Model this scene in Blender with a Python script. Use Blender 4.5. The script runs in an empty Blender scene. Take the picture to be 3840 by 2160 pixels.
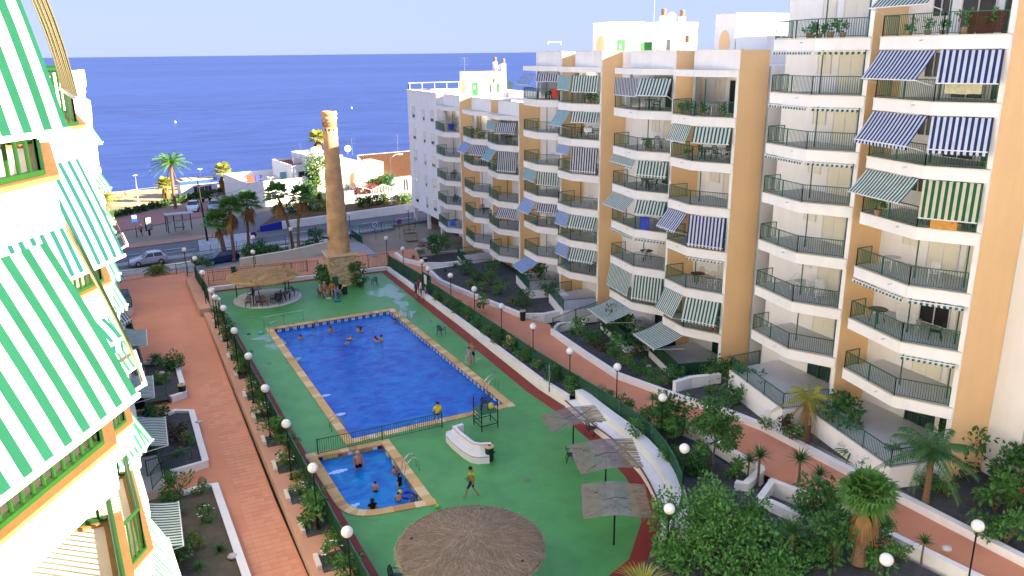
import bpy, math, random
from mathutils import Vector, Matrix
rnd = random.Random(11)
scene = bpy.context.scene
COL = scene.collection
PI = math.pi

# ---------------------------------------------------------------- camera
CAM_H = 22.0
YAW, PITCH, ROLL = math.radians(24.54), math.atan(884 / 3000.0), 0.0111
_cp, _sp, _cy, _sy = math.cos(PITCH), math.sin(PITCH), math.cos(YAW), math.sin(YAW)
FW = Vector((_sy * _cp, _cy * _cp, -_sp)); U0 = Vector((_sy * _sp, _cy * _sp, _cp)); R0 = Vector((_cy, -_sy, 0))
RT = R0 * math.cos(ROLL) - U0 * math.sin(ROLL); UP = R0 * math.sin(ROLL) + U0 * math.cos(ROLL)
cam_data = bpy.data.cameras.new('camera'); cam = bpy.data.objects.new('camera', cam_data); COL.objects.link(cam)
cam_data.sensor_width = 36.0; cam_data.lens = 3000 / 3840 * 36
cam_data.clip_start = 0.1; cam_data.clip_end = 90000
m = Matrix((RT, UP, -FW)).transposed().to_4x4(); m.translation = (0, 0, CAM_H)
cam.matrix_world = m
scene.camera = cam

# ---------------------------------------------------------------- sky, sun, exposure
SUN_DIR = Vector((0.80, -0.60, 0)).normalized()
SUN_EL = math.radians(20.0)
world = bpy.data.worlds.new('World'); scene.world = world; world.use_nodes = True
wn = world.node_tree; wn.nodes.clear()
sky = wn.nodes.new('ShaderNodeTexSky'); sky.sky_type = 'NISHITA'; sky.sun_disc = False
sky.sun_elevation = SUN_EL
sky.sun_rotation = math.atan2(SUN_DIR.x, SUN_DIR.y)
sky.altitude = 20; sky.air_density = 1.0; sky.dust_density = 0.3; sky.ozone_density = 3.0
bg = wn.nodes.new('ShaderNodeBackground'); bg.inputs['Strength'].default_value = 0.15
wo = wn.nodes.new('ShaderNodeOutputWorld')
hz = wn.nodes.new('ShaderNodeGamma'); hz.inputs['Gamma'].default_value = 0.12      # gamma evens the dome out for more fill in the shade
tn = wn.nodes.new('ShaderNodeMix'); tn.data_type = 'RGBA'; tn.blend_type = 'MULTIPLY'; tn.inputs[0].default_value = 1.0; tn.inputs[7].default_value = (.47, .56, .90, 1)
wn.links.new(sky.outputs[0], hz.inputs['Color']); wn.links.new(hz.outputs[0], tn.inputs[6])
wn.links.new(tn.outputs[2], bg.inputs['Color']); wn.links.new(bg.outputs[0], wo.inputs['Surface'])
sun_d = bpy.data.lights.new('sun', 'SUN'); sun_d.energy = 4.0; sun_d.angle = math.radians(0.6); sun_d.color = (1.0, 0.87, 0.68)
sun = bpy.data.objects.new('sun', sun_d); COL.objects.link(sun)
sv = Vector((SUN_DIR.x * math.cos(SUN_EL), SUN_DIR.y * math.cos(SUN_EL), math.sin(SUN_EL)))
sun.rotation_euler = sv.to_track_quat('Z', 'Y').to_euler(); sun.location = sv * 200
vs = scene.view_settings
vs.view_transform = 'Standard'; vs.look = 'None'; vs.gamma = 1.0; vs.use_curve_mapping = False
vs.exposure = 2.86
scene.cycles.max_bounces = 6; scene.cycles.transparent_max_bounces = 12
scene.cycles.diffuse_bounces = 3; scene.cycles.glossy_bounces = 3
scene.cycles.caustics_reflective = False; scene.cycles.caustics_refractive = False
scene.cycles.use_denoising = True

# ---------------------------------------------------------------- survey helpers: sight lines from the camera to real planes
K = 3840 / 2576.0
def _ray(x, y):
    return FW + RT * ((x * K - 1920) / 3000) - UP * ((y * K - 1080) / 3000)
def g(x, y, z=0.0):
    d = _ray(x, y); t = (z - CAM_H) / d.z
    return Vector((d.x * t, d.y * t, z))
SL0, SL1 = 1.35, -0.027
def zr(y): return SL0 + SL1 * y           # the right-hand walk slopes down to the sea
def gr(x, y, dz=0.0):
    d = _ray(x, y); t = (SL0 + dz - CAM_H) / (d.z - SL1 * d.y)
    return Vector((d.x * t, d.y * t, CAM_H + d.z * t))
def gx(x, y, X):
    d = _ray(x, y); t = X / d.x
    return Vector((X, d.y * t, CAM_H + d.z * t))
def gy(x, y, Y):
    d = _ray(x, y); t = Y / d.y
    return Vector((d.x * t, Y, CAM_H + d.z * t))

# ---------------------------------------------------------------- materials
MATS = {}
def mat(name, c, c2=None, rough=0.75, spec=0.3, scale=1.5, bump=0.0, bscale=20, metal=0.0, detail=4, stretch=None,
        emit=None, trans=0.0, dirt=0.0, dscale=0.35, contrast=0.25):
    if name in MATS: return MATS[name]
    m = bpy.data.materials.new(name); m.use_nodes = True; MATS[name] = m
    nt = m.node_tree; N = nt.nodes; L = nt.links
    p = N['Principled BSDF']
    p.inputs['Roughness'].default_value = rough; p.inputs['Metallic'].default_value = metal
    p.inputs['Specular IOR Level'].default_value = spec
    c = tuple(c) + (1,)
    c2 = (tuple(c2) + (1,)) if c2 else tuple(v * 0.82 for v in c[:3]) + (1,)
    geo = N.new('ShaderNodeNewGeometry'); src = geo.outputs['Position']
    if stretch:
        mp = N.new('ShaderNodeMapping'); mp.inputs['Scale'].default_value = stretch
        L.new(src, mp.inputs['Vector']); src = mp.outputs[0]
    nz = N.new('ShaderNodeTexNoise'); nz.inputs['Scale'].default_value = scale; nz.inputs['Detail'].default_value = detail
    L.new(src, nz.inputs['Vector'])
    mr = N.new('ShaderNodeMapRange'); mr.inputs['From Min'].default_value = 0.5 - contrast; mr.inputs['From Max'].default_value = 0.5 + contrast
    L.new(nz.outputs[0], mr.inputs['Value'])
    mx = N.new('ShaderNodeMix'); mx.data_type = 'RGBA'
    mx.inputs[6].default_value = c; mx.inputs[7].default_value = c2
    L.new(mr.outputs[0], mx.inputs[0]); out = mx.outputs[2]
    if dirt:
        n2 = N.new('ShaderNodeTexNoise'); n2.inputs['Scale'].default_value = dscale; n2.inputs['Detail'].default_value = 6; n2.inputs['Roughness'].default_value = 0.65
        L.new(geo.outputs['Position'], n2.inputs['Vector'])
        m2 = N.new('ShaderNodeMapRange'); m2.inputs['From Min'].default_value = 0.45; m2.inputs['From Max'].default_value = 0.75
        m2.inputs['To Max'].default_value = dirt; L.new(n2.outputs[0], m2.inputs['Value'])
        x2 = N.new('ShaderNodeMix'); x2.data_type = 'RGBA'; L.new(m2.outputs[0], x2.inputs[0]); L.new(out, x2.inputs[6])
        x2.inputs[7].default_value = (c[0] * .55, c[1] * .52, c[2] * .48, 1); out = x2.outputs[2]
    L.new(out, p.inputs['Base Color'])
    if bump:
        nb = N.new('ShaderNodeTexNoise'); nb.inputs['Scale'].default_value = bscale; nb.inputs['Detail'].default_value = 3
        L.new(src, nb.inputs['Vector'])
        b = N.new('ShaderNodeBump'); b.inputs['Strength'].default_value = bump; b.inputs['Distance'].default_value = 0.05
        L.new(nb.outputs[0], b.inputs['Height']); L.new(b.outputs[0], p.inputs['Normal'])
    if emit: p.inputs['Emission Color'].default_value = tuple(emit[:3]) + (1,); p.inputs['Emission Strength'].default_value = emit[3]
    if trans:
        tb = N.new('ShaderNodeBsdfTranslucent'); L.new(out, tb.inputs['Color'])
        ms = N.new('ShaderNodeMixShader'); ms.inputs[0].default_value = trans
        L.new(p.outputs[0], ms.inputs[1]); L.new(tb.outputs[0], ms.inputs[2]); L.new(ms.outputs[0], N['Material Output'].inputs['Surface'])
    return m

def stripe_mat(name, ca, cb, period=0.25, duty=0.5, trans=0.12):
    if name in MATS: return MATS[name]
    m = bpy.data.materials.new(name); m.use_nodes = True; MATS[name] = m
    nt = m.node_tree; N = nt.nodes; L = nt.links; p = N['Principled BSDF']
    p.inputs['Roughness'].default_value = 0.85; p.inputs['Specular IOR Level'].default_value = 0.15
    uv = N.new('ShaderNodeUVMap'); sx = N.new('ShaderNodeSeparateXYZ'); L.new(uv.outputs[0], sx.inputs[0])
    d = N.new('ShaderNodeMath'); d.operation = 'DIVIDE'; d.inputs[1].default_value = period; L.new(sx.outputs[0], d.inputs[0])
    f = N.new('ShaderNodeMath'); f.operation = 'FRACT'; L.new(d.outputs[0], f.inputs[0])
    c = N.new('ShaderNodeMath'); c.operation = 'LESS_THAN'; c.inputs[1].default_value = duty; L.new(f.outputs[0], c.inputs[0])
    mx = N.new('ShaderNodeMix'); mx.data_type = 'RGBA'; mx.inputs[6].default_value = tuple(cb) + (1,); mx.inputs[7].default_value = tuple(ca) + (1,)
    L.new(c.outputs[0], mx.inputs[0])
    geo = N.new('ShaderNodeNewGeometry'); nz = N.new('ShaderNodeTexNoise'); nz.inputs['Scale'].default_value = 2.2; nz.inputs['Detail'].default_value = 5
    L.new(geo.outputs['Position'], nz.inputs['Vector'])
    mr = N.new('ShaderNodeMapRange'); mr.inputs['From Min'].default_value = 0.35; mr.inputs['From Max'].default_value = 0.7; mr.inputs['To Min'].default_value = 1.0; mr.inputs['To Max'].default_value = 0.86
    L.new(nz.outputs[0], mr.inputs['Value'])
    m2 = N.new('ShaderNodeMix'); m2.data_type = 'RGBA'; m2.blend_type = 'MULTIPLY'; m2.inputs[0].default_value = 1.0
    L.new(mx.outputs[2], m2.inputs[6]); L.new(mr.outputs[0], m2.inputs[7])
    L.new(m2.outputs[2], p.inputs['Base Color'])
    nb = N.new('ShaderNodeTexNoise'); nb.inputs['Scale'].default_value = 3.5; L.new(geo.outputs['Position'], nb.inputs['Vector'])
    b = N.new('ShaderNodeBump'); b.inputs['Strength'].default_value = 0.25; b.inputs['Distance'].default_value = 0.05
    L.new(nb.outputs[0], b.inputs['Height']); L.new(b.outputs[0], p.inputs['Normal'])
    tb = N.new('ShaderNodeBsdfTranslucent'); L.new(m2.outputs[2], tb.inputs['Color'])
    ms = N.new('ShaderNodeMixShader'); ms.inputs[0].default_value = trans
    L.new(p.outputs[0], ms.inputs[1]); L.new(tb.outputs[0], ms.inputs[2]); L.new(ms.outputs[0], N['Material Output'].inputs['Surface'])
    return m

WHITE = mat('white_plaster', (.88, .865, .83), (.82, .80, .765), rough=.9, spec=.1, scale=.9, bump=.15, bscale=30, dirt=.14, stretch=(2.2, 2.2, .25), detail=6)
CREAM = mat('cream_plaster', (.76, .68, .55), (.68, .60, .47), rough=.9, spec=.1, scale=1.2, bump=.15, bscale=25, dirt=.2)
LEDGE = mat('terracotta_ledge', (.30, .155, .055), (.24, .12, .042), rough=.7, scale=4)
ORANGE = mat('ochre_plaster', (.92, .62, .32), (.88, .58, .295), rough=.9, spec=.1, scale=.7, bump=.12, bscale=30, dirt=.10, stretch=(2, 2, .3))
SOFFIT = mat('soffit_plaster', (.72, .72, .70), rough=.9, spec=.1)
SHUT = mat('shutter_cream', (.80, .76, .62), (.74, .70, .57), rough=.6, scale=1.0)
FRAME = mat('white_frame', (.78, .78, .78), rough=.5)
GREEN = mat('green_iron', (.020, .125, .062), (.016, .10, .05), rough=.45, spec=.4)
BRIGHTGREEN = mat('bright_green_iron', (.012, .070, .007), (.009, .055, .007), rough=.5)
DKGREEN = mat('green_screen', (.010, .055, .028), (.006, .04, .02), rough=.8, scale=2)
BLACK = mat('black_metal', (.012, .013, .014), rough=.45)
GLASS = mat('window_glass', (.02, .03, .035), (.04, .05, .06), rough=.12, spec=.6, scale=.6)
FLOORT = mat('balcony_tiles', (.64, .63, .61), (.57, .56, .54), rough=.5, scale=1.2)
STEEL = mat('steel', (.55, .57, .6), rough=.25, metal=.9)
WPLAST = mat('white_plastic', (.78, .78, .77), rough=.4)
GPLAST = mat('green_plastic', (.012, .05, .032), rough=.4)
NPLAST = mat('navy_plastic', (.012, .014, .035), rough=.35, spec=.5)
SOIL = mat('garden_soil', (.062, .066, .070), (.105, .107, .105), rough=1, spec=.05, scale=2.5, bump=.6, bscale=6, detail=8)
SOILW = mat('warm_soil', (.17, .11, .06), (.10, .07, .035), rough=1, spec=.05, scale=1.5, bump=.5, bscale=5, detail=8)
WOOD = mat('brown_wood', (.14, .07, .035), (.10, .05, .025), rough=.7)
BARK = mat('bark', (.20, .14, .09), (.12, .08, .05), rough=1, spec=.05, scale=6, bump=.5, bscale=14)
PALMBARK = mat('palm_bark', (.30, .19, .12), (.14, .085, .05), rough=1, spec=.05, scale=9, bump=.8, bscale=16, stretch=(1, 1, 2.2))
LEAFD = mat('leaf_dark', (.034, .115, .028), (.06, .18, .036), rough=.55, spec=.35, scale=5, trans=.18)
LEAFM = mat('leaf_mid', (.06, .20, .04), (.12, .30, .055), rough=.55, spec=.35, scale=5, trans=.2)
LEAFY = mat('leaf_yellowgreen', (.16, .22, .03), (.28, .28, .05), rough=.6, scale=4, trans=.25)
LEAFR = mat('leaf_red', (.10, .025, .02), (.06, .02, .015), rough=.6, scale=4, trans=.15)
LEAFP = mat('bougainvillea', (.42, .03, .12), (.30, .02, .07), rough=.6, scale=5, trans=.2)
PALMG = mat('palm_green', (.06, .18, .035), (.12, .26, .05), rough=.5, spec=.35, scale=2.5, trans=.15)
PALMGD = mat('palm_green_dark', (.035, .11, .035), (.06, .16, .04), rough=.5, spec=.35, scale=2.5, trans=.12)
PALMD = mat('palm_dead', (.36, .22, .09), (.25, .14, .05), rough=.9, spec=.1, scale=3, trans=.15)
PALMYEL = mat('palm_yellow', (.42, .38, .06), (.22, .28, .05), rough=.6, scale=3, trans=.25)
FLR = mat('red_flower', (.55, .04, .03), rough=.6)
FLW = mat('white_flower', (.75, .73, .68), rough=.6)
STONEW = mat('white_stone', (.62, .60, .56), (.5, .48, .45), rough=.9)
SKIN = mat('skin', (.50, .25, .15), (.44, .21, .12), rough=.6, spec=.3)
SKINT = mat('skin_tanned', (.36, .165, .085), (.31, .14, .07), rough=.6, spec=.3)
HAIR = mat('dark_hair', (.012, .009, .008), rough=.6)
HAIRG = mat('grey_hair', (.45, .43, .40), rough=.7)
GLOBE = mat('white_globe', (.82, .81, .78), (.80, .79, .76), rough=.25, spec=.5)
S_GREEN = stripe_mat('stripe_green', (.02, .13, .085), (.66, .69, .66))
S_GREENF = stripe_mat('stripe_green_fine', (.03, .15, .10), (.68, .70, .66), .22)
S_BLUE = stripe_mat('stripe_blue', (.02, .045, .15), (.62, .66, .74))
S_BLUEF = stripe_mat('stripe_blue_fine', (.05, .15, .40), (.52, .62, .80), .16)
S_TEALF = stripe_mat('stripe_teal_fine', (.11, .28, .30), (.45, .60, .62), .16)
S_CREAM = stripe_mat('stripe_cream', (.02, .13, .07), (.66, .62, .42), .28)
S_BRIGHT = stripe_mat('stripe_bright_green', (.011, .092, .050), (.70, .71, .69), .27, .46, .2)
S_TEAL = stripe_mat('stripe_bright_teal', (.011, .090, .078), (.70, .71, .70), .25, .46, .2)
S_GREY = stripe_mat('stripe_dark', (.035, .045, .05), (.60, .62, .66), .24)

# ---------------------------------------------------------------- mesh builder
class MB:
    def __init__(s): s.v = []; s.f = []; s.mi = []; s.uv = None
    def quad(s, a, b, c, d, k=0):
        n = len(s.v); s.v += [tuple(a), tuple(b), tuple(c), tuple(d)]; s.f.append((n, n + 1, n + 2, n + 3)); s.mi.append(k); return s
    def tri(s, a, b, c, k=0):
        n = len(s.v); s.v += [tuple(a), tuple(b), tuple(c)]; s.f.append((n, n + 1, n + 2)); s.mi.append(k); return s
    def box(s, x0, x1, y0, y1, z0, z1, k=0):
        n = len(s.v)
        s.v += [(x0, y0, z0), (x1, y0, z0), (x1, y1, z0), (x0, y1, z0), (x0, y0, z1), (x1, y0, z1), (x1, y1, z1), (x0, y1, z1)]
        for q in ((3, 2, 1, 0), (4, 5, 6, 7), (0, 1, 5, 4), (1, 2, 6, 5), (2, 3, 7, 6), (3, 0, 4, 7)):
            s.f.append(tuple(n + i for i in q)); s.mi.append(k)
        return s
    def cbox(s, c, sx, sy, sz, rz=0, k=0, rx=0):
        M = Matrix.Rotation(rz, 3, 'Z') @ Matrix.Rotation(rx, 3, 'X'); c = Vector(c); n = len(s.v)
        for dz in (-1, 1):
            for dx, dy in ((-1, -1), (1, -1), (1, 1), (-1, 1)):
                s.v.append(tuple(c + M @ Vector((dx * sx / 2, dy * sy / 2, dz * sz / 2))))
        for q in ((3, 2, 1, 0), (4, 5, 6, 7), (0, 1, 5, 4), (1, 2, 6, 5), (2, 3, 7, 6), (3, 0, 4, 7)):
            s.f.append(tuple(n + i for i in q)); s.mi.append(k)
        return s
    def prism(s, poly, z0, z1, k=0, ktop=None, kbot=None):
        poly = [(p[0], p[1]) for p in poly]
        ar = sum(poly[i][0] * poly[(i + 1) % len(poly)][1] - poly[(i + 1) % len(poly)][0] * poly[i][1] for i in range(len(poly)))
        if ar < 0: poly = poly[::-1]
        n = len(s.v); L = len(poly)
        za = (lambda p: z0(p[1])) if callable(z0) else (lambda p: z0)
        zb = (lambda p: z1(p[1])) if callable(z1) else (lambda p: z1)
        s.v += [(p[0], p[1], za(p)) for p in poly] + [(p[0], p[1], zb(p)) for p in poly]
        s.f.append(tuple(n + i for i in reversed(range(L)))); s.mi.append(k if kbot is None else kbot)
        s.f.append(tuple(n + L + i for i in range(L))); s.mi.append(k if ktop is None else ktop)
        for i in range(L):
            j = (i + 1) % L; s.f.append((n + i, n + j, n + L + j, n + L + i)); s.mi.append(k)
        return s
    def beam(s, a, b, w, h=None, k=0, up=Vector((0, 0, 1))):
        a = Vector(a); b = Vector(b); h = h or w; d = (b - a)
        if d.length < 1e-6: return s
        d.normalize(); sd = d.cross(up)
        if sd.length < 1e-3: sd = d.cross(Vector((1, 0, 0)))
        sd.normalize(); u = sd.cross(d); n = len(s.v)
        for p in (a, b):
            for i, j in ((-1, -1), (1, -1), (1, 1), (-1, 1)): s.v.append(tuple(p + sd * (i * w / 2) + u * (j * h / 2)))
        for q in ((0, 1, 2, 3), (7, 6, 5, 4), (0, 4, 5, 1), (1, 5, 6, 2), (2, 6, 7, 3), (3, 7, 4, 0)):
            s.f.append(tuple(n + i for i in q)); s.mi.append(k)
        return s
    def tube(s, pts, rad, seg=8, k=0, cap=True):
        pts = [Vector(p) for p in pts]; n0 = len(s.v); L = len(pts)
        if not isinstance(rad, (list, tuple)): rad = [rad] * L
        prev = None
        for i, p in enumerate(pts):
            d = (pts[min(i + 1, L - 1)] - pts[max(i - 1, 0)]).normalized()
            if prev is None:
                sd = d.cross(Vector((0, 0, 1)))
                if sd.length < 1e-2: sd = Vector((1, 0, 0))
            else: sd = prev - d * prev.dot(d)
            sd.normalize(); prev = sd; u = d.cross(sd)
            for j in range(seg):
                a = 2 * PI * j / seg; s.v.append(tuple(p + (sd * math.cos(a) + u * math.sin(a)) * rad[i]))
        for i in range(L - 1):
            for j in range(seg):
                q = (j + 1) % seg
                s.f.append((n0 + i * seg + j, n0 + i * seg + q, n0 + (i + 1) * seg + q, n0 + (i + 1) * seg + j)); s.mi.append(k)
        if cap:
            s.f.append(tuple(n0 + j for j in reversed(range(seg)))); s.mi.append(k)
            s.f.append(tuple(n0 + (L - 1) * seg + j for j in range(seg))); s.mi.append(k)
        return s
    def lathe(s, c, prof, seg=24, k=0, sx=1, sy=1):
        n0 = len(s.v); c = Vector(c)
        for r, z in prof:
            for j in range(seg):
                a = 2 * PI * j / seg; s.v.append((c.x + r * sx * math.cos(a), c.y + r * sy * math.sin(a), c.z + z))
        for i in range(len(prof) - 1):
            for j in range(seg):
                q = (j + 1) % seg
                s.f.append((n0 + i * seg + j, n0 + i * seg + q, n0 + (i + 1) * seg + q, n0 + (i + 1) * seg + j)); s.mi.append(k)
        s.f.append(tuple(n0 + j for j in reversed(range(seg)))); s.mi.append(k)
        s.f.append(tuple(n0 + (len(prof) - 1) * seg + j for j in range(seg))); s.mi.append(k)
        return s
    def ball(s, c, r, seg=12, rings=8, k=0, sz=1.0):
        return s.lathe(c, [(r * math.sin(PI * i / rings) + 1e-4, -r * sz * math.cos(PI * i / rings)) for i in range(rings + 1)], seg, k)
    def mesh(s, name, mats, smooth=False):
        me = bpy.data.meshes.new(name); me.from_pydata(s.v, [], s.f)
        if not isinstance(mats, (list, tuple)): mats = [mats]
        for mm in mats: me.materials.append(mm)
        if any(s.mi): me.polygons.foreach_set('material_index', s.mi)
        if smooth: me.polygons.foreach_set('use_smooth', [True] * len(me.polygons))
        if s.uv:
            ul = me.uv_layers.new(name='UVMap')
            for lp in me.loops: ul.data[lp.index].uv = s.uv[lp.vertex_index]
        me.update(); return me
    def build(s, name, mats, parent=None, smooth=False, loc=None, **kw):
        o = bpy.data.objects.new(name, s.mesh(name, mats, smooth)); COL.objects.link(o)
        if parent is not None: o.parent = parent; o.matrix_parent_inverse = Matrix.Translation(parent.location).inverted() if parent.type == 'EMPTY' and not kw.get('local') else Matrix.Identity(4)
        if loc is not None: o.location = loc
        tag(o, **{k: v for k, v in kw.items() if k != 'local'})
        return o
def tag(o, label=None, cat=None, group=None, kind=None):
    if label: o['label'] = label
    if cat: o['category'] = cat
    if group: o['group'] = group
    if kind: o['kind'] = kind
    return o
def empty(name, loc, label=None, cat=None, group=None, rz=0):
    o = bpy.data.objects.new(name, None); COL.objects.link(o); o.location = loc; o.rotation_euler = (0, 0, rz); o.empty_display_size = .2
    return tag(o, label, cat, group)
def copy_tree(o, parent=None):
    c = o.copy(); COL.objects.link(c)
    if parent is not None: c.parent = parent
    for ch in o.children: copy_tree(ch, c)
    return c
def place(proto, used, loc, rz=0, label=None, group=None, sc=1.0):
    """first use moves the prototype itself, later uses copy it"""
    o = proto if not used else copy_tree(proto); used.append(o)
    o.location = loc; o.rotation_euler = (0, 0, rz); o.scale = (sc, sc, sc)
    if label: o['label'] = label
    if group: o['group'] = group
    return o
def sheet(name, poly, z, m, kind='structure', label=None, cat=None, parent=None):
    mb = MB(); zz = z if callable(z) else (lambda y: z)
    n = len(poly); mb.v = [(p[0], p[1], zz(p[1])) for p in poly]
    ar = sum(poly[i][0] * poly[(i + 1) % n][1] - poly[(i + 1) % n][0] * poly[i][1] for i in range(n))
    mb.f = [tuple(range(n))] if ar > 0 else [tuple(reversed(range(n)))]; mb.mi = [0]
    return mb.build(name, m, parent, kind=kind, label=label, cat=cat)
def lerp(a, b, t): return a + (b - a) * t
def path_pts(pts, step):
    """even points along a polyline"""
    out = []
    for a, b in zip(pts[:-1], pts[1:]):
        a = Vector(a); b = Vector(b); n = max(1, int(round((b - a).length / step)))
        out += [a.lerp(b, i / n) for i in range(n)]
    out.append(Vector(pts[-1])); return out
def offset_line(pts, d):
    """shift a plan polyline sideways by d (to the left of travel)"""
    out = []
    for i, p in enumerate(pts):
        a = Vector(pts[max(i - 1, 0)]); b = Vector(pts[min(i + 1, len(pts) - 1)])
        t = (b - a); n = Vector((-t.y, t.x, 0)).normalized(); out.append(Vector(p) + n * d)
    return out
# ================================================================ SETTING
from mathutils.geometry import tessellate_polygon
def holed(name, outer, holes, z, m, **kw):
    polys = [[Vector((p[0], p[1], 0)) for p in pl] for pl in [outer] + holes]
    vs_ = [p for pl in polys for p in pl]; mb = MB(); zz = z if callable(z) else (lambda y: z)
    mb.v = [(p.x, p.y, zz(p.y)) for p in vs_]
    for t in tessellate_polygon(polys):
        a, b, c = (vs_[i] for i in t)
        if (b - a).cross(c - a).z < 0: t = (t[0], t[2], t[1])
        mb.f.append(tuple(t)); mb.mi.append(0)
    return mb.build(name, m, **kw)

# --- terrain profile running down to the beach
SAND = mat('beach_sand', (.52, .40, .25), (.40, .30, .19), rough=1, spec=.05, scale=.35, bump=.5, bscale=1.2, detail=8)
EARTH = mat('packed_earth', (.34, .29, .22), (.26, .22, .17), rough=1, spec=.05, scale=.25, bump=.4, bscale=3, detail=8, dirt=.25)
prof = [(-220, -1.7), (86, -1.7), (92, -1.15), (128, -1.15), (141, -1.2), (152, -1.5), (163, -2.2), (172, -2.75), (200, -5), (260, -9)]
mb = MB()
for (ya, za), (yb, zb) in zip(prof[:-1], prof[1:]):
    k = 0 if ya < 139 else 1
    mb.quad((-400, ya, za), (400, ya, za), (400, yb, zb), (-400, yb, zb), k)
mb.build('ground', [EARTH, SAND], kind='structure')

# --- sea
m = bpy.data.materials.new('sea_water'); m.use_nodes = True; nt = m.node_tree; N = nt.nodes; L = nt.links; p = N['Principled BSDF']
p.inputs['Base Color'].default_value = (.012, .045, .30, 1); p.inputs['Roughness'].default_value = .4; p.inputs['Specular IOR Level'].default_value = .18
geo = N.new('ShaderNodeNewGeometry')
def wave(scale, st, rot):
    mp = N.new('ShaderNodeMapping'); mp.inputs['Scale'].default_value = st; mp.inputs['Rotation'].default_value = (0, 0, rot); L.new(geo.outputs['Position'], mp.inputs['Vector'])
    n = N.new('ShaderNodeTexNoise'); n.inputs['Scale'].default_value = scale; n.inputs['Detail'].default_value = 6; n.inputs['Roughness'].default_value = .6; L.new(mp.outputs[0], n.inputs['Vector']); return n
w1 = wave(.16, (.35, 1, 1), .42); w2 = wave(.035, (.3, 1, 1), .42); w3 = wave(.004, (.25, 1, 1), .42)
ad = N.new('ShaderNodeMath'); ad.operation = 'MULTIPLY_ADD'; L.new(w2.outputs[0], ad.inputs[0]); ad.inputs[1].default_value = 1.6; L.new(w1.outputs[0], ad.inputs[2])
bp = N.new('ShaderNodeBump'); bp.inputs['Strength'].default_value = 1.0; bp.inputs['Distance'].default_value = .7; L.new(ad.outputs[0], bp.inputs['Height']); L.new(bp.outputs[0], p.inputs['Normal'])
mr = N.new('ShaderNodeMapRange'); mr.inputs['From Min'].default_value = .35; mr.inputs['From Max'].default_value = .68; L.new(w1.outputs[0], mr.inputs['Value'])
mx = N.new('ShaderNodeMix'); mx.data_type = 'RGBA'; mx.inputs[6].default_value = (.017, .037, .165, 1); mx.inputs[7].default_value = (.032, .070, .26, 1); L.new(mr.outputs[0], mx.inputs[0])
mr3 = N.new('ShaderNodeMapRange'); mr3.inputs['From Min'].default_value = .4; mr3.inputs['From Max'].default_value = .62; mr3.inputs['To Max'].default_value = .6; L.new(w3.outputs[0], mr3.inputs['Value'])
mx3 = N.new('ShaderNodeMix'); mx3.data_type = 'RGBA'; L.new(mr3.outputs[0], mx3.inputs[0]); L.new(mx.outputs[2], mx3.inputs[6]); mx3.inputs[7].default_value = (.038, .082, .285, 1)
L.new(mx3.outputs[2], p.inputs['Base Color'])
MATS['sea'] = m
SEA_Z = -2.5
mb = MB(); ys = [150, 400, 1200, 4000, 15000, 60000]
for a, b in zip(ys[:-1], ys[1:]): mb.quad((-60000, a, SEA_Z), (60000, a, SEA_Z), (60000, b, SEA_Z), (-60000, b, SEA_Z))
mb.build('sea', m, kind='structure')
# foam line along the shore
FOAM = mat('surf_foam', (.75, .78, .82), (.5, .58, .75), rough=.7, scale=.8)
mb = MB(); prev = None
for i in range(140):
    x = -60 + i * 1.2; y = 168.6 + 1.0 * math.sin(x * .13) + .6 * math.sin(x * .41 + 1) + .04 * x
    w = .35 + .3 * math.sin(x * .7) ** 2
    if prev: mb.quad((prev[0], prev[1], SEA_Z + .05), (x, y, SEA_Z + .05), (x, y + w, SEA_Z + .05), (prev[0], prev[1] + prev[2], SEA_Z + .05))
    prev = (x, y, w)
mb.build('surf_foam', FOAM, kind='stuff')
BUOY = mat('buoy_white', (.8, .8, .75), rough=.4)
for (x, y), lb in (((441, 309), 'small white mooring buoy out on the sea above the tall date palm'), ((884, 273), 'small white mooring buoy on the sea just beyond the brick chimney')):
    p0 = g(x, y, SEA_Z); b = MB().lathe(p0, [(.02, -.1), (.4, .0), (.45, .25), (.3, .5), (.08, .6), (.05, .9), (.02, .95)], 12)
    b.build('mooring_buoy', BUOY, smooth=True, label=lb, cat='buoy')

# --- road, pavements, markings (the street runs parallel to the shore)
ASPH = mat('asphalt', (.17, .175, .19), (.13, .135, .15), rough=.9, spec=.2, scale=.4, bump=.2, bscale=40, detail=8, dirt=.2)
PAINT = mat('road_paint', (.66, .67, .70), (.52, .53, .56), rough=.7, scale=3, detail=8)
PINKP = mat('pink_paving', (.46, .27, .20), (.38, .22, .16), rough=.9, scale=.8, dirt=.2)
ROAD_Z = -1.0
def rn(x): return 101.1 + .165 * x      # near edge
def rf(x): return 108.6 + .165 * x      # far edge
sheet('road', [(-90, rn(-90)), (95, rn(95)), (95, rf(95)), (-90, rf(-90))], ROAD_Z, ASPH)
sheet('side_road', [(8.2, rf(8.2) - .02), (12.6, rf(12.6) - .02), (16, 119), (24, 122.3), (60, 124), (60, 128.5), (20, 127.5), (12, 124), (8.6, 117)], ROAD_Z + .006, ASPH)
mk = MB()
def mark(pts, z=ROAD_Z + .01): mk.quad(*[(a, b, z) for a, b in pts])
for i in range(-14, 18):               # dashed centre line
    x = i * 5.2 + 1
    if 3 < x < 15: continue
    y = (rn(x) + rf(x)) / 2 + .3; mark([(x, y), (x + 2.4, y + .4), (x + 2.4, y + .55), (x, y + .15)])
for xa, xb, off in ((-60, 4.5, 2.4), (15.5, 90, 1.2)):
    mark([(xa, rn(xa) + off), (xb, rn(xb) + off), (xb, rn(xb) + off + .13), (xa, rn(xa) + off + .13)])
za, zb = g(500, 588, ROAD_Z), g(655, 628, ROAD_Z)
mk.build('road_marking', PAINT, kind='structure')
zc = empty('zebra_crossing', ((za + zb) / 2)); zc['kind'] = 'structure'
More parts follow.
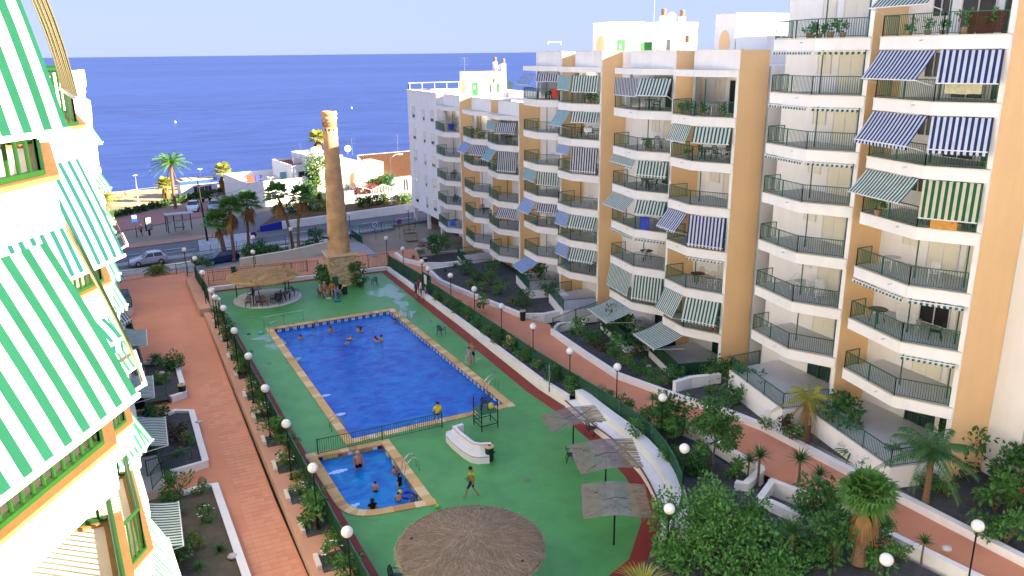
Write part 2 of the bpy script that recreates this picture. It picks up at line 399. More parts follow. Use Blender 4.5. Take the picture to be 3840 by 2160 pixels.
for i in range(11):                     # crossing bars
    t = i / 10.0; y0 = lerp(rn(8) + .5, rf(8) - .3, t)
    b = MB().quad((4.9 + .25 * t, y0 - .5 * 0, ROAD_Z + .012), (11.6 + .25 * t, y0 + 1.1, ROAD_Z + .012), (11.6 + .25 * t, y0 + 1.48, ROAD_Z + .012), (4.9 + .25 * t, y0 + .38, ROAD_Z + .012))
    b.build('stripe', PAINT, zc)
# far pavement by the bus stop, kerbed
def strip(name, xa, xb, ya, yb, wa, z, m, h=.13, **kw):
    return MB().prism([(xa, ya), (xb, yb), (xb, yb + wa), (xa, ya + wa)], z - h, z, 0).build(name, m, **kw)
strip('pavement', -80, 8.2, rf(-80), rf(8.2), 2.3, ROAD_Z + .13, PINKP, .3, kind='structure')
strip('pavement', -80, 30, rn(-80) - 2.0, rn(30) - 2.0, 2.0, ROAD_Z + .12, mat('grey_paving', (.36, .37, .38), (.30, .31, .32), scale=.8, rough=.9), .3, kind='structure')
# seaside walk: red-pink strip and low hedge line
ESP = mat('red_walk', (.42, .20, .17), (.34, .16, .14), rough=.9, scale=.5, dirt=.25)
e0, e1, e2, e3 = g(288, 585, -1.1), g(660, 520, -1.1), g(640, 497, -1.1), g(288, 547, -1.1)
sheet('esplanade', [(-90, e0.y - 9), (e0.x, e0.y), (e1.x, e1.y + 1), (26, 131), (26, 134), (e2.x, e2.y), (e3.x, e3.y), (-90, e3.y - 9)], -1.08, ESP)
HEDGE = mat('hedge_leaf', (.03, .075, .015), (.055, .11, .02), rough=.8, scale=2.5, bump=1, bscale=9)
h0, h1 = g(288, 545, -1.0), g(575, 478, -1.0)

# --- deck and pools
DECK = mat('green_deck_paint', (.066, .275, .070), (.094, .33, .10), rough=.42, spec=.35, scale=.30, detail=8, dirt=.42, dscale=.8, contrast=.22)
REDP = mat('red_deck_paint', (.27, .035, .025), (.21, .028, .02), rough=.6, scale=.6, dirt=.2)
ax = Vector((.05, -.99875, 0)); px_ = Vector((.99875, .05, 0))
TL = Vector((7.5, 66.25, 0)); PW, PLN = 11.25, 23.6
def pl(u, v, z=0): return TL + px_ * u + ax * v + Vector((0, 0, z))     # pool coordinates
main_out = [pl(0, 0), pl(PW, 0), pl(PW, PLN), pl(0, PLN)]
CW = .55
def rounded(poly, idx, r, n=7):
    out = []
    for i, p in enumerate(poly):
        p = Vector(p)
        if i != idx: out.append(p); continue
        a = Vector(poly[i - 1]); b = Vector(poly[(i + 1) % len(poly)])
        p1 = p + (a - p).normalized() * r; p2 = p + (b - p).normalized() * r; c = p1 + (p2 - p)
        for j in range(n + 1):
            t = j / n; q = (1 - t) ** 2 * p1 + 2 * t * (1 - t) * p + t * t * p2; out.append(q)
    return out
kd = [Vector((6.25, 42.5, 0)), Vector((11.15, 42.35, 0)), Vector((11.35, 34.3, 0)), Vector((6.75, 34.75, 0))]
kid_out = rounded(kd, 3, 1.9)
kid_in = rounded([Vector((6.85, 41.95, 0)), Vector((10.6, 41.85, 0)), Vector((10.75, 34.95, 0)), Vector((7.3, 35.3, 0))], 3, 1.5)
main_in = [pl(CW, CW), pl(PW - CW, CW), pl(PW - CW, PLN - CW), pl(CW, PLN - CW)]
deck_poly = [(3.95, 80.2), (21.9, 79.9), (22.35, 60), (22.45, 45), (22.8, 41.6), (22.75, 37.5), (22.75, 35.5), (22.35, 32.3), (21.9, 30.7), (20.6, 28), (18.2, 25.4), (14, 23.6), (14, 16), (6.9, 16), (6.2, 30), (5.2, 48), (4.3, 67)]
holed('pool_deck', deck_poly, [main_in, kid_in], 0.0, DECK, kind='structure')
def ribbon(name, pts, w, z, m, **kw):
    mb = MB(); q = offset_line(pts, w)
    for i in range(len(pts) - 1):
        mb.quad((pts[i][0], pts[i][1], z), (pts[i + 1][0], pts[i + 1][1], z), (q[i + 1].x, q[i + 1].y, z), (q[i].x, q[i].y, z))
    return mb.build(name, m, **kw)
ribbon('red_border', [Vector((p[0], p[1], 0)) for p in [(14, 23.7), (18.1, 25.5), (20.5, 28), (21.8, 30.7), (22.25, 32.3), (22.65, 35.5), (22.65, 37.5), (22.7, 41.6), (22.4, 45), (22.3, 60), (21.85, 79.85), (3.98, 80.15), (4.33, 67), (5.23, 48), (6.23, 30), (6.93, 16)]], .85, .005, REDP, kind='structure')

# water
def water_mat(name, tint, deep, sc):
    m = bpy.data.materials.new(name); m.use_nodes = True; nt = m.node_tree; N = nt.nodes; L = nt.links; N.remove(N['Principled BSDF'])
    tr = N.new('ShaderNodeBsdfTransparent'); tr.inputs[0].default_value = tint
    df = N.new('ShaderNodeBsdfDiffuse'); df.inputs[0].default_value = deep
    gl = N.new('ShaderNodeBsdfGlossy'); gl.inputs['Roughness'].default_value = .05
    fr = N.new('ShaderNodeFresnel'); fr.inputs['IOR'].default_value = 1.33
    geo = N.new('ShaderNodeNewGeometry')
    n1 = N.new('ShaderNodeTexNoise'); n1.inputs['Scale'].default_value = sc; n1.inputs['Detail'].default_value = 3; n1.inputs['Distortion'].default_value = .8
    mp = N.new('ShaderNodeMapping'); mp.inputs['Scale'].default_value = (.6, 1.25, 1); mp.inputs['Rotation'].default_value = (0, 0, .3)
    L.new(geo.outputs['Position'], mp.inputs['Vector']); L.new(mp.outputs[0], n1.inputs['Vector'])
    bp = N.new('ShaderNodeBump'); bp.inputs['Strength'].default_value = .6; bp.inputs['Distance'].default_value = .11; L.new(n1.outputs[0], bp.inputs['Height'])
    L.new(bp.outputs[0], gl.inputs['Normal']); L.new(bp.outputs[0], fr.inputs['Normal'])
    nv = N.new('ShaderNodeTexNoise'); nv.inputs['Scale'].default_value = .45; nv.inputs['Detail'].default_value = 5; nv.inputs['Distortion'].default_value = 1.5; L.new(geo.outputs['Position'], nv.inputs['Vector'])
    am = N.new('ShaderNodeMath'); am.operation = 'MULTIPLY_ADD'; am.inputs[1].default_value = .55; L.new(n1.outputs[0], am.inputs[0]); L.new(nv.outputs[0], am.inputs[2])
    rg = N.new('ShaderNodeMapRange'); rg.inputs['From Min'].default_value = .58; rg.inputs['From Max'].default_value = .98; L.new(am.outputs[0], rg.inputs['Value'])
    cx = N.new('ShaderNodeMix'); cx.data_type = 'RGBA'; cx.inputs[6].default_value = (deep[0] * .5, deep[1] * .6, deep[2] * .75, 1); cx.inputs[7].default_value = (deep[0] * 4, min(1, deep[1] * 1.75), min(1, deep[2] * 1.2), 1); L.new(rg.outputs[0], cx.inputs[0]); L.new(cx.outputs[2], df.inputs[0])  # ripple highlights and darker patches put into the diffuse colour
    m1 = N.new('ShaderNodeMixShader'); m1.inputs[0].default_value = .55; L.new(tr.outputs[0], m1.inputs[1]); L.new(df.outputs[0], m1.inputs[2])
    m2 = N.new('ShaderNodeMixShader'); L.new(fr.outputs[0], m2.inputs[0]); L.new(m1.outputs[0], m2.inputs[1]); L.new(gl.outputs[0], m2.inputs[2])
    L.new(m2.outputs[0], N['Material Output'].inputs['Surface']); MATS[name] = m; return m
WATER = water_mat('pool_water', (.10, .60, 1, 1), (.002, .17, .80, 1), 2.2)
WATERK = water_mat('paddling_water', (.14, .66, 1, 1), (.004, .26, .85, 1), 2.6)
BASIN = mat('blue_pool_tiles', (.012, .32, .92), (.010, .27, .85), rough=.4, scale=.4)
COPE = mat('coping_stone', (.62, .43, .19), (.50, .33, .14), rough=.75, scale=1.3, bump=.2, bscale=12, dirt=.15)
COPE2 = mat('coping_stone_pale', (.72, .56, .33), (.62, .47, .26), rough=.75, scale=1.3, bump=.2, bscale=12)
COPE3 = mat('coping_stone_brown', (.46, .27, .12), (.40, .23, .10), rough=.75, scale=1.3, bump=.2, bscale=12)
NAVY = mat('navy_tile', (.015, .02, .08), rough=.3); WTILE = mat('white_tile', (.62, .66, .72), (.5, .56, .66), rough=.3, scale=4)
WZ = -.27
def basin(inner, depth, name, label, wm):
    root = empty(name, inner[0], label, 'pool')
    mb = MB(); n = len(inner)
    for i in range(n):
        a, b = inner[i], inner[(i + 1) % n]
        mb.quad((a.x, a.y, -.03), (b.x, b.y, -.03), (b.x, b.y, -depth), (a.x, a.y, -depth))
    mb.v += [(p.x, p.y, -depth) for p in inner]; mb.f.append(tuple(range(len(mb.v) - n, len(mb.v)))[::-1]); mb.mi.append(0)
    mb.build('basin', BASIN, root)
    w = MB(); w.v = [(p.x, p.y, WZ) for p in inner]; w.f = [tuple(range(n))[::-1]]; w.mi = [0]
    w.build('water_surface', wm, root)
    return root
pool = basin(main_in, 1.6, 'swimming_pool', 'large blue rectangular swimming pool with sandstone coping', WATER)
kpool = basin(kid_in, .75, 'paddling_pool', 'small blue paddling pool with one rounded corner', WATERK)
stone_me = {k: MB().box(-.245, .245, -CW / 2 + .01, CW / 2, -.05, .045).mesh('coping_stone', mm) for k, mm in enumerate((COPE, COPE2, COPE3))}
def coping(root, line, closed=True):
    """stones along the outer edge line, CW wide to the inside"""
    pts = line + ([line[0]] if closed else [])
    for i in range(len(pts) - 1):
        a, b = Vector(pts[i]), Vector(pts[i + 1]); Ln = (b - a).length; n = max(1, round(Ln / .5)); d = (b - a) / n
        ang = math.atan2(d.y, d.x); nin = Vector((d.y, -d.x, 0)).normalized()
        for j in range(n):
            o = bpy.data.objects.new('coping_stone', stone_me[rnd.choices((0, 1, 2), (70, 22, 8))[0]]); COL.objects.link(o)
            o.parent = root; o.matrix_parent_inverse = Matrix.Translation(root.location).inverted()
            o.location = a + d * (j + .5) + nin * CW / 2 + Vector((0, 0, rnd.uniform(-.004, .004))); o.rotation_euler = (0, 0, ang + PI)
            o.scale = ((d.length - .012) / .49, 1, 1)
coping(pool, [pl(0, 0), pl(PW, 0)], False); coping(pool, [pl(PW, CW), pl(PW, PLN - CW)], False)
coping(pool, [pl(PW, PLN), pl(0, PLN)], False); coping(pool, [pl(0, PLN - CW), pl(0, CW)], False)
coping(kpool, kid_out, True)
# waterline tiles
nav = MB().box(-.13, .13, -.008, .008, -.13, .13); nav.box(-.035, .035, -.011, .011, -.035, .035, 1)
nav_me = nav.mesh('waterline_tile', [NAVY, WTILE])
wt = MB().box(-.16, .16, -.006, .006, -.1, .1); wt.box(-.015, .015, -.009, .009, -.02, .08, 1); wt_me = wt.mesh('waterline_tile', [WTILE, NAVY])
def tiles(root, a, b, off):
    a = Vector(a); b = Vector(b); d = (b - a); n = int(d.length / .31); ang = math.atan2(d.y, d.x); nn = Vector((-d.y, d.x, 0)).normalized() * off
    for j in range(n):
        o = bpy.data.objects.new('waterline_tile', nav_me if j % 2 == 0 else wt_me); COL.objects.link(o)
        o.parent = root; o.matrix_parent_inverse = Matrix.Translation(root.location).inverted()
        o.location = a + d * ((j + .5) / n) + nn + Vector((0, 0, -.165 + (.0 if j % 2 == 0 else -.01))); o.rotation_euler = (0, 0, ang)
tiles(pool, main_in[0], main_in[1], -.02); tiles(pool, main_in[1], main_in[2], -.02)
tc = [mat('tile_yellow', (.62, .50, .05), rough=.3), mat('tile_red', (.42, .08, .05), rough=.3), NAVY, mat('tile_blue', (.10, .2, .5), rough=.3), mat('tile_orange', (.55, .25, .07), rough=.3), WTILE]
for (a, b) in ((kid_in[0], kid_in[1]), (kid_in[1], kid_in[2])):
    d = b - a; n = int(d.length / .27)
    for j in range(n):
        for r in range(2):
            if rnd.random() < .12: continue
            o = MB().box(-.128, .128, -.01, .01, -.1, .1).build('waterline_tile', tc[rnd.randrange(6)], kpool)
            o.matrix_parent_inverse = Matrix.Translation(kpool.location).inverted()
            o.location = a + d * ((j + .5) / n) + Vector((d.y, -d.x, 0)).normalized() * .02 + Vector((0, 0, -.14 - r * .21)); o.rotation_euler = (0, 0, math.atan2(d.y, d.x))

# --- left-hand walk
PINK = mat('terracotta_paving', (.72, .31, .175), (.63, .26, .145), rough=.85, spec=.2, scale=.45, detail=8, dirt=.28, dscale=.22, bump=.1, bscale=8)
PINKT = mat('terracotta_tile', (.75, .345, .20), (.67, .295, .165), rough=.8, spec=.25, scale=1.1, dirt=.2)
PINKT2 = mat('terracotta_tile_dark', (.64, .265, .15), (.70, .31, .175), rough=.8, spec=.25, scale=1.1, dirt=.2)
foot = [(2.3, 84.5), (2.75, 72.2), (3.05, 71.9), (3.9, 38.2), (4.2, 31.3), (4.7, 16)]
sheet('left_walk', [(-7, 16)] + [(p[0] + .05, p[1]) for p in foot[::-1]] + [(2.6, 90), (-9, 90)], .0, PINK)
walk = bpy.data.objects['left_walk']
tile_me = [MB().prism([(-.192, -.192), (.192, -.192), (.192, .192), (-.192, .192)], -.01, .012).mesh('paving_tile', mm) for mm in (PINKT, PINKT2)]
def foot_x(y):
    for (xa, ya), (xb, yb) in zip(foot[:-1], foot[1:]):
        if yb <= y <= ya: return lerp(xa, xb, (ya - y) / (ya - yb))
    return foot[-1][0]
rest = MB(); cnt = 0
for iy in range(0, 76):
    y = 26.2 + iy * .4
    n = int((foot_x(y) - .1 - 1.2) / .4)
    for ix in range(n):
        x = foot_x(y) - .25 - ix * .4
        if x < 2.42 - .028 * (y - 26) : continue
        if cnt < 300:
            o = bpy.data.objects.new('paving_tile', tile_me[rnd.random() < .3]); COL.objects.link(o); o.parent = walk
            o.location = (x, y, rnd.uniform(0, .004)); cnt += 1
        else: rest.box(x - .192, x + .192, y - .192, y + .192, -.01, .012 + rnd.uniform(0, .003), int(rnd.random() < .3))
rest.build('paving_tiles', [PINKT, PINKT2], walk, kind='stuff')

# --- right-hand sloping walk
SC = 1.021
def scl(L_): return [(a * SC, b * SC) for a, b in L_]
rp = [(22.3, 96), (22.3, 81.2), (22.8, 72), (23.3, 60), (23.6, 48), (24.0, 41.5), (25.0, 38), (25.3, 36.2)] + scl([(26.3, 34.2), (26.72, 33.8), (26.84, 28.6), (27.68, 24.6), (28.74, 17.4), (29.6, 12), (32.0, 12), (31.26, 17.3), (30.69, 32.35), (30.17, 34.5), (28.9, 38), (27.62, 42.9), (28.13, 53.5), (29, 56), (27.9, 58.6), (25.57, 73.1), (26.1, 77.5), (27, 84), (30, 96)])
sheet('right_walk', rp, zr, PINK)
sheet('far_walk', [(3.0, 81.2), (22.4, 81.2), (22.4, 90.5), (2.4, 90.5)], -.35, PINK)

# drain grates let into the deck
GRATE = mat('drain_grate', (.20, .22, .22), rough=.5)
for i, (x, y) in enumerate(((6.6, 58), (20.6, 62), (20.9, 49), (13.0, 31.2), (16.5, 34.5), (7.0, 70))):
    r_ = empty('drain_grate', (x, y, 0), '%s grey drain grate let into the green deck' % ('left', 'far right', 'right', 'near', 'central', 'far left')[i], 'drain')
    for k in range(5): MB().box(x - .16, x + .16, y - .16 + k * .065, y - .12 + k * .065, .001, .016).build('bar', GRATE, r_)
# ================================================================ APARTMENT BLOCKS ON THE RIGHT
FX, KX, CX_, BX = 34.3, 32.92, 33.28, 36.65
SLAB = .62
def railing(parent, pts, z, h=.95, m=GREEN, step=.115, w=.018, name='railing', posts=1.6, top=.05):
    mb = MB(); pts = [Vector((p[0], p[1], z if len(p) < 3 or z is not None else p[2])) for p in pts]
    for a, b in zip(pts[:-1], pts[1:]):
        mb.beam(a + Vector((0, 0, h)), b + Vector((0, 0, h)), top, top * .8); mb.beam(a + Vector((0, 0, .08)), b + Vector((0, 0, .08)), .03)
        L_ = (b - a).length; n = max(1, int(L_ / step))
        for i in range(n + 1):
            p = a.lerp(b, i / n); mb.beam(p + Vector((0, 0, .08)), p + Vector((0, 0, h)), w, w, up=Vector((0, 1, .01)))
        n = max(1, int(L_ / posts))
        for i in range(n + 1):
            p = a.lerp(b, i / n); mb.beam(p, p + Vector((0, 0, h)), .045, .045, up=Vector((0, 1, .01)))
    return mb.build(name, m, parent)
AWN_N = [0]
def awning(parent, A, B, ztop, drop, out, m, val=0.0, sag=.0, arms=True, name='awning', flip=1, bar=FRAME, rot=False):
    A = Vector((A[0], A[1], 0)); B = Vector((B[0], B[1], 0)); d = (B - A); W = d.length; d.normalize()
    n = Vector((-d.y, d.x, 0)) * flip; mb = MB(); mb.uv = []
    nr, nc = 6, max(6, int(W / .12))
    ph = rnd.uniform(0, 6)
    for i in range(nr + 1):
        t = i / nr
        for j in range(nc + 1):
            s = j / nc
            o = out * t + sag * math.sin(PI * t) + .008 * math.sin(s * 31 + ph) * math.sin(PI * t)
            p = A + d * (W * s) + n * o; mb.v.append((p.x, p.y, ztop - drop * t - .05 * out * math.sin(PI * t)))
            mb.uv.append((W * s + ph * 0.01, t * math.hypot(drop, out)))
    for i in range(nr):
        for j in range(nc):
            a = i * (nc + 1) + j; mb.f.append((a, a + nc + 1, a + nc + 2, a + 1)); mb.mi.append(0)
    if val:
        k0 = len(mb.v); nv = max(12, int(W / .06))
        for j in range(nv + 1):
            s = j / nv; p = A + d * (W * s) + n * (out + .012 * math.sin(s * 40)); zb = ztop - drop
            mb.v += [(p.x, p.y, zb), (p.x, p.y, zb - val * (.72 + .28 * abs(math.sin(s * W / .25 * PI))))]; mb.uv += [(W * s + ph * .01, 0), (W * s + ph * .01, .2)]
        for j in range(nv):
            a = k0 + 2 * j; mb.f.append((a, a + 1, a + 3, a + 2)); mb.mi.append(0)
    o = mb.build(name, m, parent, smooth=True)
    p0 = A + n * out; p1 = B + n * out; zb = ztop - drop
    fb = MB().beam((p0.x, p0.y, zb), (p1.x, p1.y, zb), .05, .05)
    fb.build('front_bar', bar, o)
    if arms and out > .45:
        for q, base in ((p0, A), (p1, B)):
            MB().beam((base.x, base.y, zb - .25), (q.x, q.y, zb), .035, .035).build('awning_arm', bar, o)
    return o
def rolled(parent, A, B, ztop, m, out=.12):
    return awning(parent, A, B, ztop, .03, out, m, val=.17, arms=False)
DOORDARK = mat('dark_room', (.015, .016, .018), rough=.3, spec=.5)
def opening(parent, y0, y1, z0, z1, x, kind):
    """door or window in the back wall: frame plus shutter slats or glass"""
    if kind == 'shut':
        mb = MB().box(x - .05, x + .0, y0, y1, z0, z1); h = z1 - z0; n = int(h / .16)
        for i in range(n): mb.box(x - .062, x - .05, y0 + .03, y1 - .03, z0 + i * h / n + .01, z0 + (i + 1) * h / n - .015)
        o = mb.build('roller_shutter', SHUT, parent)
    else:
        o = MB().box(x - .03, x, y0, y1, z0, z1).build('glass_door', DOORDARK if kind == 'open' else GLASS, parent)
    fr = MB()
    for a in (y0 - .05, (y0 + y1) / 2 - .025, y1): fr.box(x - .085, x - .0, a, a + .05, z0, z1)
    fr.box(x - .08, x, y0 - .05, y1 + .05, z1, z1 + .06)
    fr.build('frame', FRAME if kind != 'grille' else GREEN, o)
    if kind == 'grille':
        gm = MB(); n = int((y1 - y0) / .14)
        for i in range(n + 1): yy = lerp(y0, y1, i / n); gm.box(x - .13, x - .115, yy - .012, yy + .012, z0, z1)
        for zz in (.3, .5, .75, .8): gm.box(x - .132, x - .113, y0, y1, lerp(z0, z1, zz), lerp(z0, z1, zz) + .025)
        for yy in (y0, (y0 + y1) / 2, y1): gm.box(x - .14, x - .11, yy - .03, yy + .03, z0, z1)
        gm.build('grille', GREEN, o)
    return o
def slab_poly(y0, yk, yc, e=0.0, CX_=CX_):
    return [(BX, y0 + .02), (FX, y0 + .02 - e), (FX - .05 - e, y0 + .02 - e), (KX - e, yk), (CX_ - e, yc + e), (BX, yc + e)]
BAYS = {}
def bay(root, nm, y0, yk, yc, ynext, floors, base, roof, ptop, opens, spec, last=False):
    BAYS[nm] = (y0, yk, yc, floors); CX_ = {'T': 33.58, 'T2': 33.4, 'M3': 33.12, 'M1': 32.98, 'M0': 33.1, 'N3': 33.4}.get(nm, 33.28)
    # fin with ochre flank
    MB().box(FX, BX, y0, y0 + .27, base, ptop).build('fin_wall', WHITE, root)
    MB().box(FX + .02, BX + (.49 if nm == 'T' else 0), y0 - .014, y0 - .002, base, ptop - .02).build('ochre_flank', ORANGE, root)
    MB().box(BX, BX + .2, y0 + .27, ynext, base, roof).build('back_wall', WHITE, root)
    lv = floors
    for i, z in enumerate(lv):
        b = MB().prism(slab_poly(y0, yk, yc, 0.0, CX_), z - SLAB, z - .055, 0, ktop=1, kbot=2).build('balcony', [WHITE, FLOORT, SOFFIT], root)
        lp = [(FX - .02, y0 + .03), (KX, yk), (CX_, yc), (FX + .3, yc)]
        e = .035; outer = [(FX - .05 - e, y0 + .03), (KX - e, yk - .01), (CX_ - e, yc + e), (FX + .3, yc + e)]
        inner = [(FX + .12, y0 + .03), (KX + .17, yk + .05), (CX_ + .15, yc - .16), (FX + .3, yc - .16)]
        lg = MB()
        for j in range(3):
            lg.prism([outer[j], outer[j + 1], inner[j + 1], inner[j]], z - .055, z, 0)
        lg.build('ledge', CREAM, b)
        railing(b, [(FX - .0, y0 + .3), (KX + .07, yk + .02), (CX_ + .06, yc - .06), (FX + .35, yc - .06)], z)
        sp = MB().tube([(KX + .3, yk + 1.1, z - .2), (KX - .06, yk + 1.1, z - .23)], .035, 6); sp.build('drain_spout', FRAME, b)
    # roof slab over the top balcony
    if last:
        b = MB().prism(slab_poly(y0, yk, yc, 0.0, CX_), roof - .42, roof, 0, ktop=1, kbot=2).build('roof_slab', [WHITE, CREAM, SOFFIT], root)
        # parapet
        far = yc - .6
        pr = MB().box(FX, FX + .22, y0 + .27, far, roof + .001, ptop)
        pr.prism([(FX, far), (FX + .22, far), (BX - .2, ynext), (BX - .45, ynext)], roof - 2.9, ptop)
        pr.build('parapet', WHITE, root)
        MB().box(FX - .03, FX + .25, y0 - .02, far + .02, ptop, ptop + .04).build('parapet_cap', CREAM, root)
    for i, z in enumerate(lv + [base + .02]):
        if i == len(lv): z = spec.get('ground', base)
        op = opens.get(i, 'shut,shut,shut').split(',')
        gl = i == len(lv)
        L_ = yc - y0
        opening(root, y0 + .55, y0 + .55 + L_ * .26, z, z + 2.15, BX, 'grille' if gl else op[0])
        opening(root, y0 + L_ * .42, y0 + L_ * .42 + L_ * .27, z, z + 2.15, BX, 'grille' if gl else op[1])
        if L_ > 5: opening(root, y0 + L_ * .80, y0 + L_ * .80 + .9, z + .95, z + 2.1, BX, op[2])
        for xx, yy in ((KX + 1.5, yk + .9), (FX + .75, y0 + 1.0)):
            if not gl: MB().box(xx, xx + .05, yy, yy + .05, z - .05, z + 2.28).build('awning_post', GREEN, root)
    for i, z in enumerate(lv):
        zt = z + 2.9 - SLAB - .04
        a = spec.get(i, {})
        segL = ((KX - .02, yk + .12), (CX_ - .02, yc - .1)); segR = ((FX - .12, y0 + .2), (KX, yk - .06))
        for key, (A, B) in (('L', segL), ('R', segR)):
            if key in a:
                mm, dr, ou = a[key][:3]; val = a[key][3] if len(a[key]) > 3 else 0
                if dr == 0: rolled(root, A, B, zt, mm)
                else: awning(root, A, B, zt, dr, ou, mm, val)
def block_root(name, y, label): return empty(name, (FX, y, 0), label, 'building')
tallb = block_root('apartment_block', 23.5, 'tallest white apartment block with wide ochre flanks at the right edge of the garden')
midb = block_root('apartment_block', 40.8, 'middle white apartment block with many striped awnings and a flat roof house with green door')
farb = block_root('apartment_block', 73, 'lower white apartment block nearest the sea with a blank end wall of small windows')
G_, B_ = S_GREEN, S_BLUE
TL_ = [22.55, 19.65, 16.75, 13.85, 10.95, 8.05, 5.15]
bay(tallb, 'T', 23.5, 25.85, 29.75, 30.9, TL_, 0.4, 25.5, 28.5, {0: 'open,open,open', 1: 'open,open,open', 2: 'open,open,open', 3: 'open,open,open', 5: 'shut,open,shut'},
    {0: {'L': (G_, .95, .9)}, 1: {'L': (B_, 1.3, .95), 'R': (B_, 1.42, .35)}, 2: {'L': (B_, 1.35, .95, .2), 'R': (B_, 1.45, .3, .2)}, 3: {'L': (S_GREENF, 1.1, 1.0), 'R': (S_CREAM, 1.75, .25)},
     5: {'L': (G_, 0, 0), 'R': (G_, 0, 0)}, 6: {'R': (G_, 0, 0)}, 'ground': 2.25})
bay(tallb, 'T2', 30.9, 33.3, 36.95, 39.4, TL_, 0.3, 25.5, 28.5, {5: 'open,shut,shut'},
    {1: {'L': (G_, 0, 0), 'R': (S_CREAM, 0, 0)}, 2: {'L': (G_, 0, 0), 'R': (G_, 0, 0)}, 3: {'L': (G_, 0, 0), 'R': (G_, 0, 0)}, 'ground': 2.25})
ML = [17.88, 14.98, 12.06, 9.15, 6.25, 3.37]
bay(midb, 'M3', 40.8, 43.3, 46.0, 47.4, ML, -.3, 20.78, 22.0, {0: 'shut,open,shut', 1: 'shut,open,shut', 3: 'open,open,shut', 5: 'open,open,open'},
    {1: {'L': (S_GREENF, 1.05, .45), 'R': (G_, 1.0, .35)}, 3: {'L': (S_BLUE, 1.15, .9, .15), 'R': (S_BLUE, 1.95, .25, .18)}, 4: {'R': (G_, 0, 0)},
     5: {'L': (S_GREENF, 1.5, .8), 'R': (G_, 1.45, .6, .18)}, 'ground': .5}, True)
bay(midb, 'M2', 47.4, 49.8, 53.7, 57.3, ML, -.4, 20.78, 22.0, {0: 'open,open,open', 1: 'open,shut,shut', 2: 'open,open,shut', 3: 'open,open,open', 4: 'open,shut,shut', 5: 'open,open,shut'},
    {0: {'L': (S_GREY, 1.3, .06), 'R': (G_, 1.15, .75)}, 2: {'L': (S_GREENF, .5, .3, .15), 'R': (G_, 1.0, .3, .18)}, 3: {'L': (S_GREENF, .9, .85), 'R': (G_, .95, .5)},
     4: {'L': (S_GREENF, 0, 0), 'R': (G_, 0, 0)}, 5: {'L': (S_GREENF, 1.75, .35), 'R': (G_, 1.75, .3, .15)}, 'ground': .5}, True)
bay(midb, 'M1', 57.3, 59.8, 62.3, 64.1, ML, -.6, 20.78, 22.0, {0: 'open,open,open', 1: 'open,shut,shut', 2: 'open,open,shut', 5: 'open,open,shut'},
    {0: {'L': (S_TEALF, 1.2, .15), 'R': (G_, 1.3, .3)}, 1: {'L': (S_TEALF, 1.2, .9), 'R': (G_, .85, .3)}, 2: {'L': (S_BLUEF, .7, .2), 'R': (S_GREY, 1.95, .2, .18)},
     4: {'L': (S_BLUEF, 1.15, .3), 'R': (G_, .95, .5, .18)}, 5: {'L': (S_BLUEF, 1.0, .25), 'R': (G_, .95, .5, .18)}, 'ground': .5}, True)
bay(midb, 'M0', 64.1, 66.3, 69.5, 73.0, ML, -.8, 20.78, 22.0, {0: 'open,open,shut', 1: 'shut,open,shut', 3: 'open,open,shut', 4: 'open,shut,shut', 5: 'open,shut,shut'},
    {0: {'L': (S_BLUEF, .95, .8), 'R': (S_GREY, .65, .2)}, 3: {'L': (S_TEALF, 1.0, .2), 'R': (G_, 1.15, .2)}, 4: {'L': (S_BLUEF, 1.1, .8), 'R': (S_GREY, .75, .3, .15)}, 'ground': .5}, True)
NL = [13.0, 10.1, 7.2, 4.3, 1.4]
bay(farb, 'N4', 73.0, 75.4, 78.7, 80.0, NL, -1.8, 15.9, 17.2, {0: 'open,open,shut', 1: 'open,shut,shut', 3: 'open,shut,shut'},
    {0: {'L': (S_TEALF, .9, .15), 'R': (S_GREY, 1.05, .4)}, 1: {'L': (S_TEALF, 1.05, .8), 'R': (S_GREY, 1.9, .25, .18)}, 3: {'R': (S_GREY, .9, .6)}, 'ground': -1.5}, True)
bay(farb, 'N3', 80.0, 82.3, 86.1, 89.3, NL, -1.8, 15.9, 17.2, {1: 'open,open,shut', 3: 'open,shut,shut'},
    {1: {'L': (S_BLUEF, 1.0, .8), 'R': (S_GREY, 1.0, .6, .15)}, 'ground': -1.5}, True)
bay(farb, 'N2', 89.3, 91.2, 95.2, 97.0, NL, -1.8, 15.9, 17.2, {0: 'open,shut,open', 2: 'shut,open,open', 3: 'shut,shut,open', 4: 'open,shut,open'}, {'ground': -1.5}, True)

# bodies behind the balconies
MB().box(BX + .2, 52, 23.49, 39.4, -.5, 27.5).build('wall', WHITE, tallb)
MB().box(BX + .2, 52, 40.81, 73.0, -1, 21.0, 0).build('wall', WHITE, midb)
MB().box(BX + .2, 46, 73.01, 109, -2, 16.2, 0).build('wall', WHITE, farb)
MB().box(34.2, BX + .19, 97.0, 109, 1.05, 17.2, 0).build('end_wall', WHITE, farb)
MB().box(34.1, BX + .3, 96.9, 109.1, 17.2, 17.26).build('parapet_cap', CREAM, farb)
pp = MB().box(BX + .2, 46, 108.8, 109, 16.2, 17.2); pp.box(45.8, 46, 73, 108.8, 16.2, 17.2); pp.build('parapet', WHITE, farb)
pp = MB().box(BX + .2, 52, 72.8, 72.99, 21.0, 22.0); pp.box(51.8, 52, 40.8, 72.8, 21, 22); pp.build('parapet', WHITE, midb)
